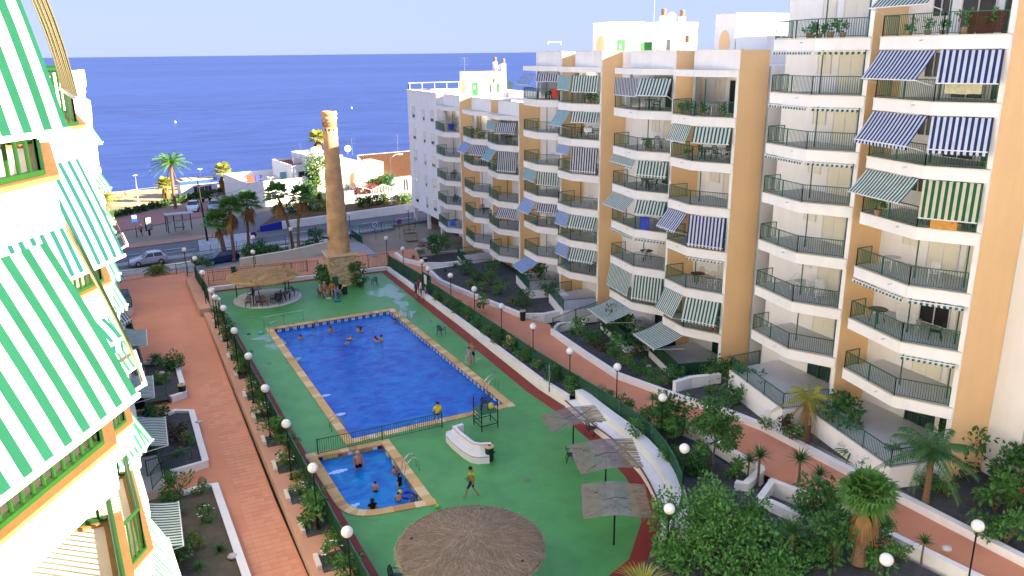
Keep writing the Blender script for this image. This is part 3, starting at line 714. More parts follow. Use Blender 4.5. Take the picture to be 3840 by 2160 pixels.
# pilotis under the end wall and dark recess
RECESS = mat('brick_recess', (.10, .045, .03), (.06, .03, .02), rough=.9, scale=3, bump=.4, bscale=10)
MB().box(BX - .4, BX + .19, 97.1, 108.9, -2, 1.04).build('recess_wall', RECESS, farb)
for y in (97.2, 102.5, 108.4): MB().box(34.35, 34.75, y, y + .4, -2, 1.04).build('pillar', WHITE, farb)
def small_window(root, x, yc_, zc_, w, h):
    o = MB().box(x - .012, x - .002, yc_ - w / 2, yc_ + w / 2, zc_ - h / 2, zc_ + h / 2).build('window', GLASS, root)
    fr = MB()
    for a in (-1, 1): fr.box(x - .03, x - .001, yc_ + a * w / 2 - .03, yc_ + a * w / 2 + .03, zc_ - h / 2 - .03, zc_ + h / 2 + .03)
    fr.box(x - .03, x - .001, yc_ - w / 2, yc_ + w / 2, zc_ + h / 2, zc_ + h / 2 + .05); fr.box(x - .03, x - .001, yc_ - w / 2, yc_ + w / 2, zc_ - h * .25, zc_ - h * .25 + .05)
    fr.build('frame', mat('pale_frame', (.5, .52, .5), rough=.6), o)
    MB().box(x - .02, x - .004, yc_ - w / 2 + .04, yc_ + w / 2 - .04, zc_ - h * .2, zc_ + h / 2).build('roller_shutter', SHUT, o)
    MB().box(x - .07, x - .001, yc_ - w / 2 - .06, yc_ + w / 2 + .06, zc_ - h / 2 - .09, zc_ - h / 2 - .03).build('sill', CREAM, o)
for r in range(5):
    zc_ = 14.35 - 2.9 * r
    small_window(farb, 34.2, 106.4, zc_, 1.15, 1.35); small_window(farb, 34.2, 102.2, zc_ - .1, .62, 1.35); small_window(farb, 34.2, 98.9, zc_ - .05, 1.15, 1.3)

# ground-floor terraces: plinth plus rail or screen
def terrace(root, y0, yc, z, base, rail=True, screen=None, front=31.35, ext=.8):
    poly = [(FX, y0 + .12), (front, y0 + .75), (front + 1.2, yc + ext), (BX, yc + ext), (BX, y0 + .12)]
    b = MB().prism(poly, base, z, 0, ktop=1).build('terrace', [CREAM if ext > .9 else WHITE, FLOORT], root)
    ln = [(FX - .1, y0 + .2), (front + .08, y0 + .82), (front + 1.25, yc + ext - .08), (FX + .6, yc + ext - .08)]
    if rail: railing(b, ln, z)
    if screen:
        s = MB()
        for a, c in zip(ln[:-1], ln[1:]): s.beam((a[0] - .03, a[1], z + .5), (c[0] - .03, c[1], z + .5), .03, .92)
        s.build('screen', screen, b)
    return b
PANELW = mat('white_screen', (.45, .52, .66), (.36, .43, .56), rough=.6, scale=3)
terrace(tallb, 23.5, 29.75, 2.25, 0.2); terrace(tallb, 30.9, 36.95, 2.25, 0.0)
terrace(midb, 40.8, 46.0, .5, -.6, screen=DKGREEN); terrace(midb, 47.4, 53.0, .5, -.6, screen=DKGREEN)
terrace(midb, 57.3, 62.3, .5, -.8, screen=None); terrace(midb, 64.1, 69.5, .5, -.8)
terrace(farb, 73.0, 78.7, -1.2, -2); terrace(farb, 80.0, 86.1, -1.2, -2); terrace(farb, 89.3, 95.2, -1.3, -2)
# white ribbed panels on the front of one terrace
s = MB(); a, c = Vector((31.43, 58.12, 0)), Vector((FX - .1, 57.5, 0))
for i in range(26):
    p = a.lerp(c, i / 26); q = a.lerp(c, (i + .85) / 26); s.beam((p.x, p.y - .04, .95), (q.x, q.y - .04, .95), .02, .85)
s.build('ribbed_panel', PANELW, midb)
awning(midb, (KX + .1, 43.2), (CX_ + .2, 46.6), 2.75, .75, 2.3, S_GREENF, .16, name='awning')
awning(midb, (KX + .1, 49.6), (CX_ + .2, 53.4), 2.75, .75, 2.3, S_GREENF, .16, name='awning')
awning(midb, (KX + .1, 66.1), (CX_ + .2, 69.4), 2.75, .9, 1.7, S_BLUEF, .0, name='awning')

# wing beyond the ochre flank, carries the shade over the garden
wing = block_root('apartment_block', 10, 'white apartment wing partly seen at the right edge beside the wide ochre wall')
MB().box(37.14, 52, 6, 23.47, 0, 28).build('wall', WHITE, wing)
MB().box(37.3, 52, -60, 5.99, 0, 21).build('wall', WHITE, wing)  # unseen lower length, its height set for the shade on the left building
for z in (2.25, 5.15, 8.05, 10.95):
    for yb in (16.2,):
        opening(wing, yb, yb + 2.6, z, z + 2.1, 37.14, 'shut')
    b = MB().prism([(37.14, 13), (35.9, 14.2), (35.7, 19.2), (37.14, 19.6)], z - SLAB, z).build('balcony', WHITE, wing)
    railing(b, [(37.1, 13.1), (35.98, 14.25), (35.78, 19.1), (37.1, 19.5)], z)
    small_window(wing, 37.14, 21.1, z + 1.5, 1.2, 1.1)
awning(wing, (35.85, 14.4), (35.7, 19.2), 4.45, .9, 2.0, S_GREEN, .2)

# ---------------- roofs
GDOOR = mat('green_door', (.015, .17, .03), (.012, .14, .025), rough=.5)
TERRA = mat('terracotta_pot', (.36, .22, .13), (.28, .17, .10), rough=.8, scale=4)
def vent(root, p, h, w=.5):
    o = MB().box(p[0] - w / 2, p[0] + w / 2, p[1] - w / 2, p[1] + w / 2, p[2], p[2] + h).build('chimney_stack', WHITE, root)
    c = MB()
    for i in range(4): c.lathe((p[0], p[1], p[2] + h + .1 + i * .13), [(.2, 0), (.26, .02), (.26, .07), (.2, .09)], 10)
    c.lathe((p[0], p[1], p[2] + h), [(.17, 0), (.17, .6), (.05, .62)], 10)
    c.build('chimney_pot', TERRA, o)
def roof_house(root, X, y0, y1, X1, z0, z1, door=True, disc=True, doorx=1.0):
    o = MB().box(X, X1, y0, y1, z0, z1).build('roof_house', WHITE, root)
    MB().box(X - .05, X1, y0 - .05, y1 + .05, z1, z1 + .05).build('cap', CREAM, o)
    if door:
        MB().box(X + doorx, X + doorx + .85, y0 - .05, y0 - .003, z0, z0 + 2.0).build('door', GDOOR, o)
        MB().box(X + doorx + .2, X + doorx + .45, y0 - .062, y0 - .052, z0 + 1.2, z0 + 1.6).build('notice', FRAME, o)
        MB().box(X + doorx + 2.6, X + doorx + 3.8, y0 - .05, y0 - .003, z0 + .7, z0 + 1.75).build('shutter', GDOOR, o)
        MB().box(X + doorx + 5.2, X + doorx + 5.9, y0 - .05, y0 - .003, z0, z0 + 2.0).build('dark_door', GLASS, o)
    if disc:
        d = MB(); n = 24; yc_, zc_ = (y0 + y1) / 2, z0 + 1.45; ry, rz_ = (y1 - y0) * .27, .95
        d.v = [(X - .012, yc_ + ry * math.cos(2 * PI * i / n), zc_ + rz_ * math.sin(2 * PI * i / n)) for i in range(n)]; d.f = [tuple(reversed(range(n)))]; d.mi = [0]
        d.build('ochre_disc', ORANGE, o)
    return o
roof_house(midb, 40, 65.9, 68.6, 50, 21.0, 24.52)
roof_house(midb, 40, 48.3, 50.6, 51, 21.0, 24.5, door=False)
MB().prism([(40.02, 45.0), (40.02, 48.2), (51, 48.2), (51, 45.0)], 21.0, 22.9).build('stair_hood', WHITE, midb)
pN = gx((960 + 1590 / 2.0125) / K, (545 / 2.0125) / K, 40)
roof_house(farb, 40, pN.y, pN.y + 2.6, 45.5, 16.2, pN.z, doorx=.7)
for (x, y, h) in ((45.5, 65.2, 4.1), (43.0, 58, 1.6), (47.3, 64.8, 4.0), (44.6, 52.5, 1.5), (45.2, 49.8, 1.5)): vent(midb, (x, y, 21.0), h)
for (x, y, h) in ((44.5, pN.y + 1, 4.6), (43.6, pN.y - .6, 1.9), (45.2, pN.y - .2, 4.4)): vent(farb, (x, y, 16.2), h)
# aerials and dishes
def aerial(root, p, h):
    a = MB().tube([p, (p[0], p[1], p[2] + h)], .035, 6)
    for i, dz in enumerate((h - .1, h - .5, h - .9)):
        a.tube([(p[0] - .7, p[1], p[2] + dz), (p[0] + .7, p[1], p[2] + dz)], .012, 4)
        for j in range(-3, 4): a.tube([(p[0] + j * .2, p[1] - .25, p[2] + dz), (p[0] + j * .2, p[1] + .25, p[2] + dz)], .008, 4)
    a.build('aerial', STEEL, root)
def dish(root, p, r, rz=0):
    d = MB(); n = 18
    for i in range(4):
        t = i / 3
        for j in range(n):
            a = 2 * PI * j / n; v = Matrix.Rotation(rz, 3, 'Z') @ Vector((r * t * math.cos(a), -.25 * r * t * t, r * t * math.sin(a) + .15 * t)); d.v.append((p[0] + v.x, p[1] + v.y, p[2] + v.z + r))
    for i in range(3):
        for j in range(n): q = (j + 1) % n; d.f.append((i * n + j, i * n + q, (i + 1) * n + q, (i + 1) * n + j)); d.mi.append(0)
    o = d.build('satellite_dish', FRAME, root, smooth=True); MB().tube([(p[0], p[1] + .1, p[2] - .3), (p[0], p[1], p[2] + r)], .04, 6).build('mast', STEEL, o)
aerial(midb, (44.6, 65.4, 21), 8.2); aerial(farb, (40.3, pN.y + 1.5, pN.z), 1.9)
dish(midb, (45.5, 48.5, 21.2), .8, .5); dish(midb, (46.6, 65.4, 24.4), .45, -.4); dish(farb, (44.8, pN.y, pN.z), .4)
# clothes frame on the roof and white rail at the sea end
MB().beam((36.9, 71.8, 21), (36.9, 71.8, 22.9), .06).beam((38.3, 71.8, 21), (38.3, 71.8, 22.9), .06).beam((36.9, 71.8, 22.9), (38.3, 71.8, 22.9), .06).build('drying_frame', FRAME, midb)
rr = MB()
for i in range(7): yy = 98 + i * 1.75; rr.beam((34.4, 108.9 - i * .0, 17.2), (34.4, 108.9, 18.1), .06); rr.beam((34.6 + i * 1.8, 108.9, 17.2), (34.6 + i * 1.8, 108.9, 18.1), .06)
rr.beam((34.4, 108.9, 18.1), (45.9, 108.9, 18.1), .06).build('roof_rail', FRAME, farb)
# ================================================================ APARTMENT BUILDING ON THE LEFT (the camera leans out of it)
S_UNDER = stripe_mat('stripe_underside', (.012, .035, .015), (.42, .33, .17), .25, .5, .25)  # shade of the awning undersides put into the stripe colours
leftb = empty('apartment_building', (-4, 10, 0), 'sunlit white apartment building along the left edge with bright green railings', 'building')
LS = .55
def xk(y): return -.34 - .04 * y
LLEV = [20.85, 17.95, 15.05, 12.15, 9.25, 6.35, 3.45]
SOFFL = mat('warm_soffit', (.72, .66, .56), rough=.9, spec=.1)
def tube_rail(parent, pts, z, h=.95, step=.15, r=.021, m=BRIGHTGREEN):
    mb = MB(); pts = [Vector((p[0], p[1], z)) for p in pts]
    for a, b in zip(pts[:-1], pts[1:]):
        mb.tube([a + Vector((0, 0, h)), b + Vector((0, 0, h))], .035, 8); mb.beam(a + Vector((0, 0, .03)), b + Vector((0, 0, .03)), .09, .05)
        L_ = (b - a).length; n = max(1, int(L_ / step))
        for i in range(n + 1):
            p = a.lerp(b, i / n); mb.tube([p, p + Vector((0, 0, h))], r, 6, cap=False)
    return mb.build('railing', m, parent, smooth=False)
def lbay(y0, levels, base, awn=None, top=None, near=False, solid=False, kx=None):
    yk, yc = y0 + 2.45, y0 + 6.2; K_ = kx or xk(yk); F_ = K_ - 1.4; C_ = K_ - .38; B_ = K_ - 3.6
    ztop = (top or levels[0] + 2.9)
    MB().box(B_ - .2, B_, y0, y0 + 7.0, base, ztop).build('back_wall', WHITE, leftb)
    MB().box(B_, F_, y0 - .25, y0 - .02, base, ztop).build('fin_wall', WHITE, leftb)
    K0 = K_; Y0 = y0
    for z in levels:
        up_ = near and z > 20; K_ = K0 - (.146 if up_ else 0); F_ = K_ - 1.4; C_ = K_ - .38; y0 = Y0 + (.38 if up_ else 0); yk, yc = y0 + 2.45, y0 + 6.2
        b = MB().prism([(B_, y0), (F_, y0), (K_, yk), (C_, yc), (B_, yc)], z - LS, z - .05, 0, ktop=1, kbot=2).build('balcony', [WHITE, CREAM, SOFFL], leftb)
        e = .05; lg = MB()
        o_ = [(F_ + e, y0 - .02), (K_ + e, yk), (C_ + e, yc + e), (F_ - .3, yc + e)]; i_ = [(F_ - .2, y0 - .02), (K_ - .22, yk + .06), (C_ - .2, yc - .2), (F_ - .3, yc - .2)]
        for j in range(3): lg.prism([o_[j], o_[j + 1], i_[j + 1], i_[j]], z - .05, z, 0)
        lg.build('ledge', LEDGE, b)
        if solid:
            pw = MB()
            for j in range(3): pw.prism([o_[j], o_[j + 1], i_[j + 1], i_[j]], z + .001, z + .9, 0)
            pw.build('parapet', WHITE, b)
        else: tube_rail(b, [(F_ - .02, y0 + .15), (K_ - .12, yk + .02), (C_ - .1, yc - .1), (F_ - .4, yc - .1)], z)
        # doors behind
        o = MB().box(B_, B_ + .04, y0 + .8, y0 + 2.6, z, z + 2.1).build('glass_door', GLASS, leftb)
        fr = MB()
        for yy in (y0 + .75, y0 + 1.68, y0 + 2.58): fr.box(B_, B_ + .07, yy, yy + .05, z, z + 2.1)
        fr.build('frame', FRAME, o)
        MB().box(B_, B_ + .05, y0 + 3.4, y0 + 5.0, z, z + 2.1).build('roller_shutter', SHUT, leftb)
    K_ = K0; F_ = K_ - 1.4; C_ = K_ - .38; y0 = Y0; yk, yc = y0 + 2.45, y0 + 6.2
    if top:
        b = MB().prism([(B_, y0), (F_, y0), (K_, yk), (C_, yc), (B_, yc)], top - .45, top).build('roof_slab', WHITE, leftb)
        pw = MB().prism([(F_, y0), (K_, yk), (K_ - .25, yk), (F_ - .25, y0)], top + .001, top + .5); pw.prism([(K_, yk), (C_, yc), (C_ - .25, yc), (K_ - .25, yk)], top + .001, top + .5)
        pw.build('parapet', WHITE, leftb)
    for (z, mm, dr, ou, val, seg) in (awn or []):
        d = Vector((1.4, 2.45, 0)).normalized(); Bp = Vector((K_ - (.26 if near else .17), yk - .18, 0)); A = Bp - d * 2.7
        if seg == 'D': awning(leftb, (Bp.x, Bp.y), (A.x, A.y), z, dr, ou, mm, val, sag=.03)
        elif seg == 'k': awning(leftb, (K_ - .2, yk + 1.25), (K_ - .1, yk + .1), z, dr, ou, mm, val, sag=.03)
        else: awning(leftb, (C_ - .1, yc - .15), (K_ - .1, yk + .15), z, dr, ou, mm, val, sag=.05)
lbay(6.57, [20.85, 17.95, 15.05], 3, [(23.15, S_BRIGHT, 1.8, .42, 0, 'D'), (20.27, S_BRIGHT, 1.6, .7, 0, 'D'), (23.15, S_UNDER, 1.55, .3, 0, 'K'), (20.27, S_UNDER, 1.75, .5, 0, 'k')], near=True)
lbay(13.9, LLEV, 0, [(20.27, S_TEAL, 1.75, .6, 0, 'D'), (20.27, S_UNDER, 1.7, .5, 0, 'k'), (17.3, S_TEAL, .4, .3, .25, 'D'), (11.5, S_GREEN, 1.4, .7, .2, 'K')], kx=-.88)
UP_ = LLEV[1:]
lbay(23.85, UP_, 0, [(17.3, S_GREEN, 1.5, .6, .2, 'D'), (14.4, S_CREAM, 1.5, .8, 0, 'D'), (11.5, S_GREEN, 1.4, .6, .15, 'D'), (5.7, S_GREEN, 1.2, 1.0, 0, 'D')], top=20.6, solid=True)
lbay(30.8, UP_, 0, [(14.4, S_GREEN, 1.5, .7, .2, 'D'), (8.6, S_CREAM, 1.4, .9, 0, 'D')], top=20.6, solid=True)
for i, y0 in enumerate((40.75, 47.7, 57.65, 64.6)):
    lbay(y0, UP_, 0, [(17.3 - 2.9 * (i % 3), S_CREAM, 1.3, .8, .18, 'D'), (8.6, S_GREEN, 1.3, .8, .2, 'D')], top=20.6, solid=True)
for y0 in (74.6, 81.5): lbay(y0, [15.05, 12.15, 9.25, 6.35, 3.45], 0, [(8.6, S_CREAM, 1.2, .8, .15, 'D')], top=17.7)
MB().prism([(xk(7) - 4.0, 6.7), (xk(7) - 4.0 - 12, 6.7), (xk(74) - 16, 74.3), (xk(74) - 4.05, 74.3)], 0, 22.5).build('wall', WHITE, leftb)
MB().prism([(xk(75) - 4.0, 74.31), (xk(75) - 16, 74.31), (xk(88) - 16, 88.5), (xk(88) - 4.05, 88.5)], 0, 18.5).build('wall', WHITE, leftb)
# ground-floor terraces with awnings
for i, y0 in enumerate((23.85, 30.8, 40.75, 47.7, 57.65, 64.6, 74.6)):
    yk, yc = y0 + 2.45, y0 + 6.0; K_ = xk(yk) + (.75 if i % 2 else .95)
    b = MB().prism([(K_ - 3.5, y0), (K_ - .5, y0 + .3), (K_, yk - 1.0), (K_ - .2, yk + 1.9), (K_ - 3.5, yk + 2.2)], 0, .55, 0, ktop=1).build('terrace', [CREAM, FLOORT], leftb)
    ln = [(K_ - .6, y0 + .38), (K_ - .07, yk - .95), (K_ - .27, yk + 1.83), (K_ - 2.5, yk + 2.1)]
    railing(b, ln, .55, m=GREEN)
    if i % 3 != 2:
        s = MB()
        for a, c in zip(ln[:-1], ln[1:]): s.beam((a[0] - .04, a[1], 1.05), (c[0] - .04, c[1], 1.05), .03, .9)
        s.build('screen', DKGREEN if i % 2 else PANELW, b)
    if i < 5:
        awning(leftb, (K_ - 1.5, yk + 2.6), (K_ - 1.5, yk - 1.2), 3.0, .55, 1.9, S_GREENF, 0, sag=0)

# the building's unseen continuation behind and beside the camera, added to bounce sunlight across
MB().box(-18, -5.2, -62, 6.4, 0, 26).build('wall', WHITE, leftb)
for y0 in (-48, -31, -14):
    for z in (3.45, 6.35, 9.25, 12.15, 15.05, 17.95, 20.85):
        b = MB().prism([(-5.2, y0), (-3.6, y0), (-3.2, y0 + 2.4), (-3.5, y0 + 6.2), (-5.2, y0 + 6.2)], z - LS, z).build('balcony', WHITE, leftb)
        railing(b, [(-3.7, y0 + .1), (-3.3, y0 + 2.4), (-3.6, y0 + 6.1)], z, m=BRIGHTGREEN, step=.4)
# ================================================================ COURTYARD
def fence(name, pts, h, label, m=GREEN, step=.11, posts=2.6, screen=None, w=.02, cat='fence', group=None, skip=()):
    """pts carry their own z; panels between posts: rails + pickets (pickets are a few pixels wide, joined per panel)"""
    root = empty(name, pts[0], label, cat, group)
    pp = path_pts(pts, posts); up = Vector((0, 0, 1))
    for i, p in enumerate(pp):
        MB().beam(p - up * .1, p + up * (h + .06), .07, .07, up=Vector((0, 1, .01))).build('post', m, root)
    for i, (a, b) in enumerate(zip(pp[:-1], pp[1:])):
        if i in skip: continue
        mb = MB().beam(a + up * h, b + up * h, .05, .04).beam(a + up * .1, b + up * .1, .04, .03)
        n = max(2, int((b - a).length / step))
        for j in range(1, n):
            q = a.lerp(b, j / n); mb.beam(q + up * .1, q + up * h, w, w, up=Vector((0, 1, .01)))
        o = mb.build('picket_panel', m, root)
        if screen: MB().beam(a + up * (h / 2 + .04), b + up * (h / 2 + .04), .012, h - .14).build('mesh_screen', screen, o)
    return root
def wall_line(name, pts, thick, z0, z1, m, label, cap=None, cat='wall', side=1, capm=None):
    root = empty(name, (pts[0][0], pts[0][1], 0), label, cat)
    P3 = [Vector((p[0], p[1], 0)) for p in pts]; Q3 = offset_line(P3, thick * side)
    f0 = z0 if callable(z0) else (lambda y: z0); f1 = z1 if callable(z1) else (lambda y: z1)
    def body(P3, Q3, fa, fb, nm, mm):
        mb = MB(); n = len(P3)
        for i in range(n):
            for q, ff in ((P3[i], fa), (Q3[i], fa), (Q3[i], fb), (P3[i], fb)): mb.v.append((q.x, q.y, ff(P3[i].y)))
        for i in range(n - 1):
            a = 4 * i; b = a + 4
            for k in range(4):
                l = (k + 1) % 4; fcs = (a + k, b + k, b + l, a + l); mb.f.append(fcs if side < 0 else fcs[::-1]); mb.mi.append(0)
        mb.f.append((0, 1, 2, 3)); mb.f.append((4 * n - 1, 4 * n - 2, 4 * n - 3, 4 * n - 4)); mb.mi += [0, 0]
        return mb.build(nm, mm, root)
    body(P3, Q3, f0, f1, 'wall_body', m)
    if cap:
        body(offset_line(P3, -.03 * side), offset_line(Q3, .03 * side), lambda y: f1(y) + .001, lambda y: f1(y) + cap, 'coping', capm or m)
    return root

# right-hand retaining wall, planter strip, fence
rw = [(21.95, 80.1), (22.1, 74), (22.4, 60), (22.47, 45), (22.8, 41.7)]
ztop = lambda y: .28 + max(0, 80 - y) * .0125
wall_line('garden_wall', rw, .25, -.05, ztop, WHITE, 'long low white wall between the red deck border and the green fence', .05)
sheet('planter_soil', [(22.1, 80), (22.5, 60), (22.6, 45), (22.9, 41.7), (24.25, 41.5), (24.0, 48), (23.7, 60), (22.6, 80)], lambda y: .2 + max(0, 80 - y) * .0125, SOIL)
fl = [(22.35, 80.3), (22.75, 74), (22.95, 71.0)]
fl2 = [(22.85, 69.0), (23.1, 62), (23.35, 55), (23.55, 48), (23.9, 42), (24.08, 40), (24.18, 37.5), (24.18, 35.5), (24.0, 33.8), (23.6, 32), (22.95, 30.2), (22.2, 28.6), (21.2, 27.2)]
zf = lambda y: .24 + max(0, 80 - y) * .009
v3 = lambda L_: [Vector((a, b, zf(b))) for a, b in L_]
MESHS = bpy.data.materials.new('fence_mesh'); MESHS.use_nodes = True
_n = MESHS.node_tree; _p = _n.nodes['Principled BSDF']; _p.inputs['Base Color'].default_value = (.012, .07, .032, 1); _p.inputs['Roughness'].default_value = .8
_t = _n.nodes.new('ShaderNodeBsdfTransparent'); _m = _n.nodes.new('ShaderNodeMixShader'); _m.inputs[0].default_value = .8
_n.links.new(_t.outputs[0], _m.inputs[1]); _n.links.new(_p.outputs[0], _m.inputs[2]); _n.links.new(_m.outputs[0], _n.nodes['Material Output'].inputs['Surface'])
fence('pool_fence', v3(fl), 1.25, 'green mesh fence at the far right corner of the pool deck', screen=MESHS)
fence('pool_fence', v3(fl2), 1.18, 'long curving green fence between the pool deck and the right-hand walk', screen=MESHS)
# far side: white kerb and fence, broken by the chimney
wall_line('garden_wall', [(21.9, 80.25), (17.9, 80.3)], .3, -.4, .32, WHITE, 'short white kerb under the fence right of the brick chimney', .04)
wall_line('garden_wall', [(14.9, 80.35), (4.0, 80.5)], .3, -.4, .32, WHITE, 'white kerb under the fence behind the straw shelter', .04)
fence('pool_fence', [Vector((22.3, 80.4, .3)), Vector((17.95, 80.45, .3))], 1.45, 'dark picket fence right of the brick chimney', step=.14)
fence('pool_fence', [Vector((14.9, 80.5, .3)), Vector((4.3, 80.7, .3))], 1.45, 'dark picket fence behind the straw shelter', step=.14)
fence('pool_fence', [Vector((2.6, 84.3, -.1)), Vector((14.5, 84.6, -.35))], 1.2, 'second dark picket fence along the ramp beyond the straw shelter', step=.16)
# left side: planter wall, dark screen fence and gate pillars
lf = [(3.75, 80.2), (3.95, 76.2)]; lf2 = [(4.3, 70.3), (4.55, 62), (4.95, 52), (5.35, 44), (5.95, 32), (6.5, 22), (6.8, 16)]
fence('pool_fence', [Vector((a, b, .35)) for a, b in [(3.3, 84.4), (3.6, 80), (3.95, 74.6)]], 1.35, 'solid green screen fence at the far left of the pool deck', screen=DKGREEN)
fence('pool_fence', [Vector((a, b, .35)) for a, b in lf2], 1.35, 'long solid green screen fence along the left of the pools', screen=DKGREEN)
for (x, y), lb in (((4.08, 74.2), 'far cream gate pillar with a globe lamp at the left of the deck'), ((4.25, 70.8), 'near cream gate pillar at the left of the deck')):
    r_ = empty('gate_pillar', (x, y, 0), lb, 'pillar'); MB().box(x - .24, x + .24, y - .24, y + .24, 0, 1.75).build('shaft', CREAM, r_); MB().box(x - .29, x + .29, y - .29, y + .29, 1.75, 1.85).build('cap', CREAM, r_)
TERRTOP = mat('planter_top', (.62, .33, .21), (.55, .28, .175), rough=.85, scale=.6, dirt=.25)
PLW = mat('planter_wall', (.66, .47, .33), (.58, .40, .27), rough=.9, scale=.8, dirt=.3)
def planter(y1, y0, name, label, h):
    a = Vector((foot_x(y1) + .08, y1)); b = Vector((foot_x(y0) + .08, y0))
    lx = lambda y: lerp(3.3, 4.0, (84.5 - y) / 14) if y > 70.5 else lerp(4.25, 6.1, (70.5 - y) / 40.0)
    r_ = empty(name, (a.x, a.y, 0), label, 'planter')
    MB().prism([(a.x, y1), (lx(y1) - .08, y1), (lx(y0) - .08, y0), (b.x, y0)], -.2, h, 0, ktop=1).build('bench_wall', [PLW, TERRTOP], r_)
    return r_, lx
planter(84.3, 72.4, 'planter_bench', 'long terracotta bench wall at the far end of the left walk', .62)
pb, lx = planter(71.8, 17, 'planter_bench', 'long stepped terracotta planter wall beside the left-hand fence', .42)
PITS = []
for i, y in enumerate([68.5, 64, 59.5, 55.6, 51.6, 48, 44.4, 41, 37.6, 34.4, 31.4, 28.4, 25.6]):
    x0, x1 = foot_x(y) + .14, lx(y) - .12
    MB().box(x0 + .3, x0 + .5, y - .5, y + .5, .42, .62).build('cream_block', CREAM, pb)
    MB().box(x0 + .5, x1, y - .85, y + .55, .422, .44).build('soil_pit', SOIL, pb); PITS.append(Vector(((x0 + x1) / 2 + .25, y - .15, .44)))
# pool divider fence and the pool's own fittings
fence('pool_divider_fence', [Vector((6.95, 42.2, .02)), Vector((10.75, 42.25, .02)), Vector((14.55, 42.42, .02))], .95, 'low green picket fence between the large pool and the paddling pool', step=.13, posts=3.8)
def ladder(p, ang, label):
    r_ = empty('pool_ladder', p, label, 'ladder'); d = Vector((math.cos(ang), math.sin(ang), 0)); s_ = Vector((-d.y, d.x, 0))
    for k in (-.27, .27):
        b = Vector(p) + s_ * k; MB().tube([b - d * .45 + Vector((0, 0, 0)), b - d * .45 + Vector((0, 0, .6)), b - d * .3 + Vector((0, 0, .82)), b - d * .05 + Vector((0, 0, .86)), b + d * .3 + Vector((0, 0, .5)), b + d * .42 + Vector((0, 0, -.1)), b + d * .42 + Vector((0, 0, -.9))], .025, 8).build('handrail', STEEL, r_, smooth=True)
    for z in (-.3, -.55, -.8): MB().beam(Vector(p) + s_ * -.27 + d * .42 + Vector((0, 0, z)), Vector(p) + s_ * .27 + d * .42 + Vector((0, 0, z)), .06, .02).build('step', STEEL, r_)
ladder(pl(PW - .2, 3.2), PI, 'steel ladder at the far right corner of the large pool'); ladder(pl(PW - .2, 20.3), PI, 'steel ladder behind the lifeguard chair')
ladder(pl(.2, 21.2), 0, 'steel ladder on the left edge of the large pool'); ladder((11.15, 38.2, 0), PI, 'steel ladder on the right edge of the paddling pool')
hr = empty('pool_handrail', (7.4, 66.5, 0), 'chrome handrail around the steps at the far left pool corner', 'handrail')
MB().tube([(7.45, 66.45, 0), (7.45, 66.5, .95), (10.8, 66.95, .95), (10.8, 66.9, 0)], .03, 8).build('rail', STEEL, hr); MB().tube([(9.1, 66.7, 0), (9.1, 66.7, .95)], .025, 6).build('post', STEEL, hr)
MB().tube([(7.6, 64.9, 0), (7.7, 64.95, .85), (8.3, 65.1, .95), (9.9, 65.3, -.2)], .03, 8).build('rail', STEEL, hr)
# --- chimney
BRICK = bpy.data.materials.new('chimney_brick'); BRICK.use_nodes = True
nt = BRICK.node_tree; N = nt.nodes; L = nt.links; p = N['Principled BSDF']; p.inputs['Roughness'].default_value = .95; p.inputs['Specular IOR Level'].default_value = .08
uvn = N.new('ShaderNodeUVMap'); bt = N.new('ShaderNodeTexBrick'); bt.inputs['Color1'].default_value = (.64, .385, .205, 1); bt.inputs['Color2'].default_value = (.55, .32, .16, 1); bt.inputs['Mortar'].default_value = (.55, .34, .16, 1)
bt.inputs['Scale'].default_value = 1; bt.inputs['Brick Width'].default_value = .26; bt.inputs['Row Height'].default_value = .07; bt.inputs['Mortar Size'].default_value = .008
L.new(uvn.outputs[0], bt.inputs['Vector']); geo = N.new('ShaderNodeNewGeometry'); nz = N.new('ShaderNodeTexNoise'); nz.inputs['Scale'].default_value = .9; nz.inputs['Detail'].default_value = 6; L.new(geo.outputs['Position'], nz.inputs['Vector'])
mr = N.new('ShaderNodeMapRange'); mr.inputs['From Min'].default_value = .35; mr.inputs['From Max'].default_value = .7; mr.inputs['To Min'].default_value = 1.12; mr.inputs['To Max'].default_value = .72; L.new(nz.outputs[0], mr.inputs['Value'])
mx = N.new('ShaderNodeMix'); mx.data_type = 'RGBA'; mx.blend_type = 'MULTIPLY'; mx.inputs[0].default_value = 1; L.new(bt.outputs[0], mx.inputs[6]); L.new(mr.outputs[0], mx.inputs[7]); L.new(mx.outputs[2], p.inputs['Base Color'])
bpn = N.new('ShaderNodeBump'); bpn.inputs['Strength'].default_value = .5; bpn.inputs['Distance'].default_value = .02; bpn.invert = True; L.new(bt.outputs[1], bpn.inputs['Height']); L.new(bpn.outputs[0], p.inputs['Normal'])
CHX, CHY = 16.5, 77.35
ch = empty('brick_chimney', (CHX, CHY, 0), 'tall tapering old brick factory chimney on a square stone base', 'chimney')
def lathe_uv(prof, seg, name, m, parent):
    mb = MB(); mb.uv = []
    for r, z in prof:
        for j in range(seg + 1):
            a = 2 * PI * j / seg; mb.v.append((CHX + r * math.cos(a), CHY + r * math.sin(a), z)); mb.uv.append((a * r, z))
    for i in range(len(prof) - 1):
        for j in range(seg):
            a = i * (seg + 1) + j; mb.f.append((a, a + 1, a + seg + 2, a + seg + 1)); mb.mi.append(0)
    return mb.build(name, m, parent, smooth=True)
lathe_uv([(1.08 + .012 * math.sin(i * 2.3) - .42 * i / 30, 3.15 + 11.85 * i / 30) for i in range(31)], 40, 'shaft', BRICK, ch)
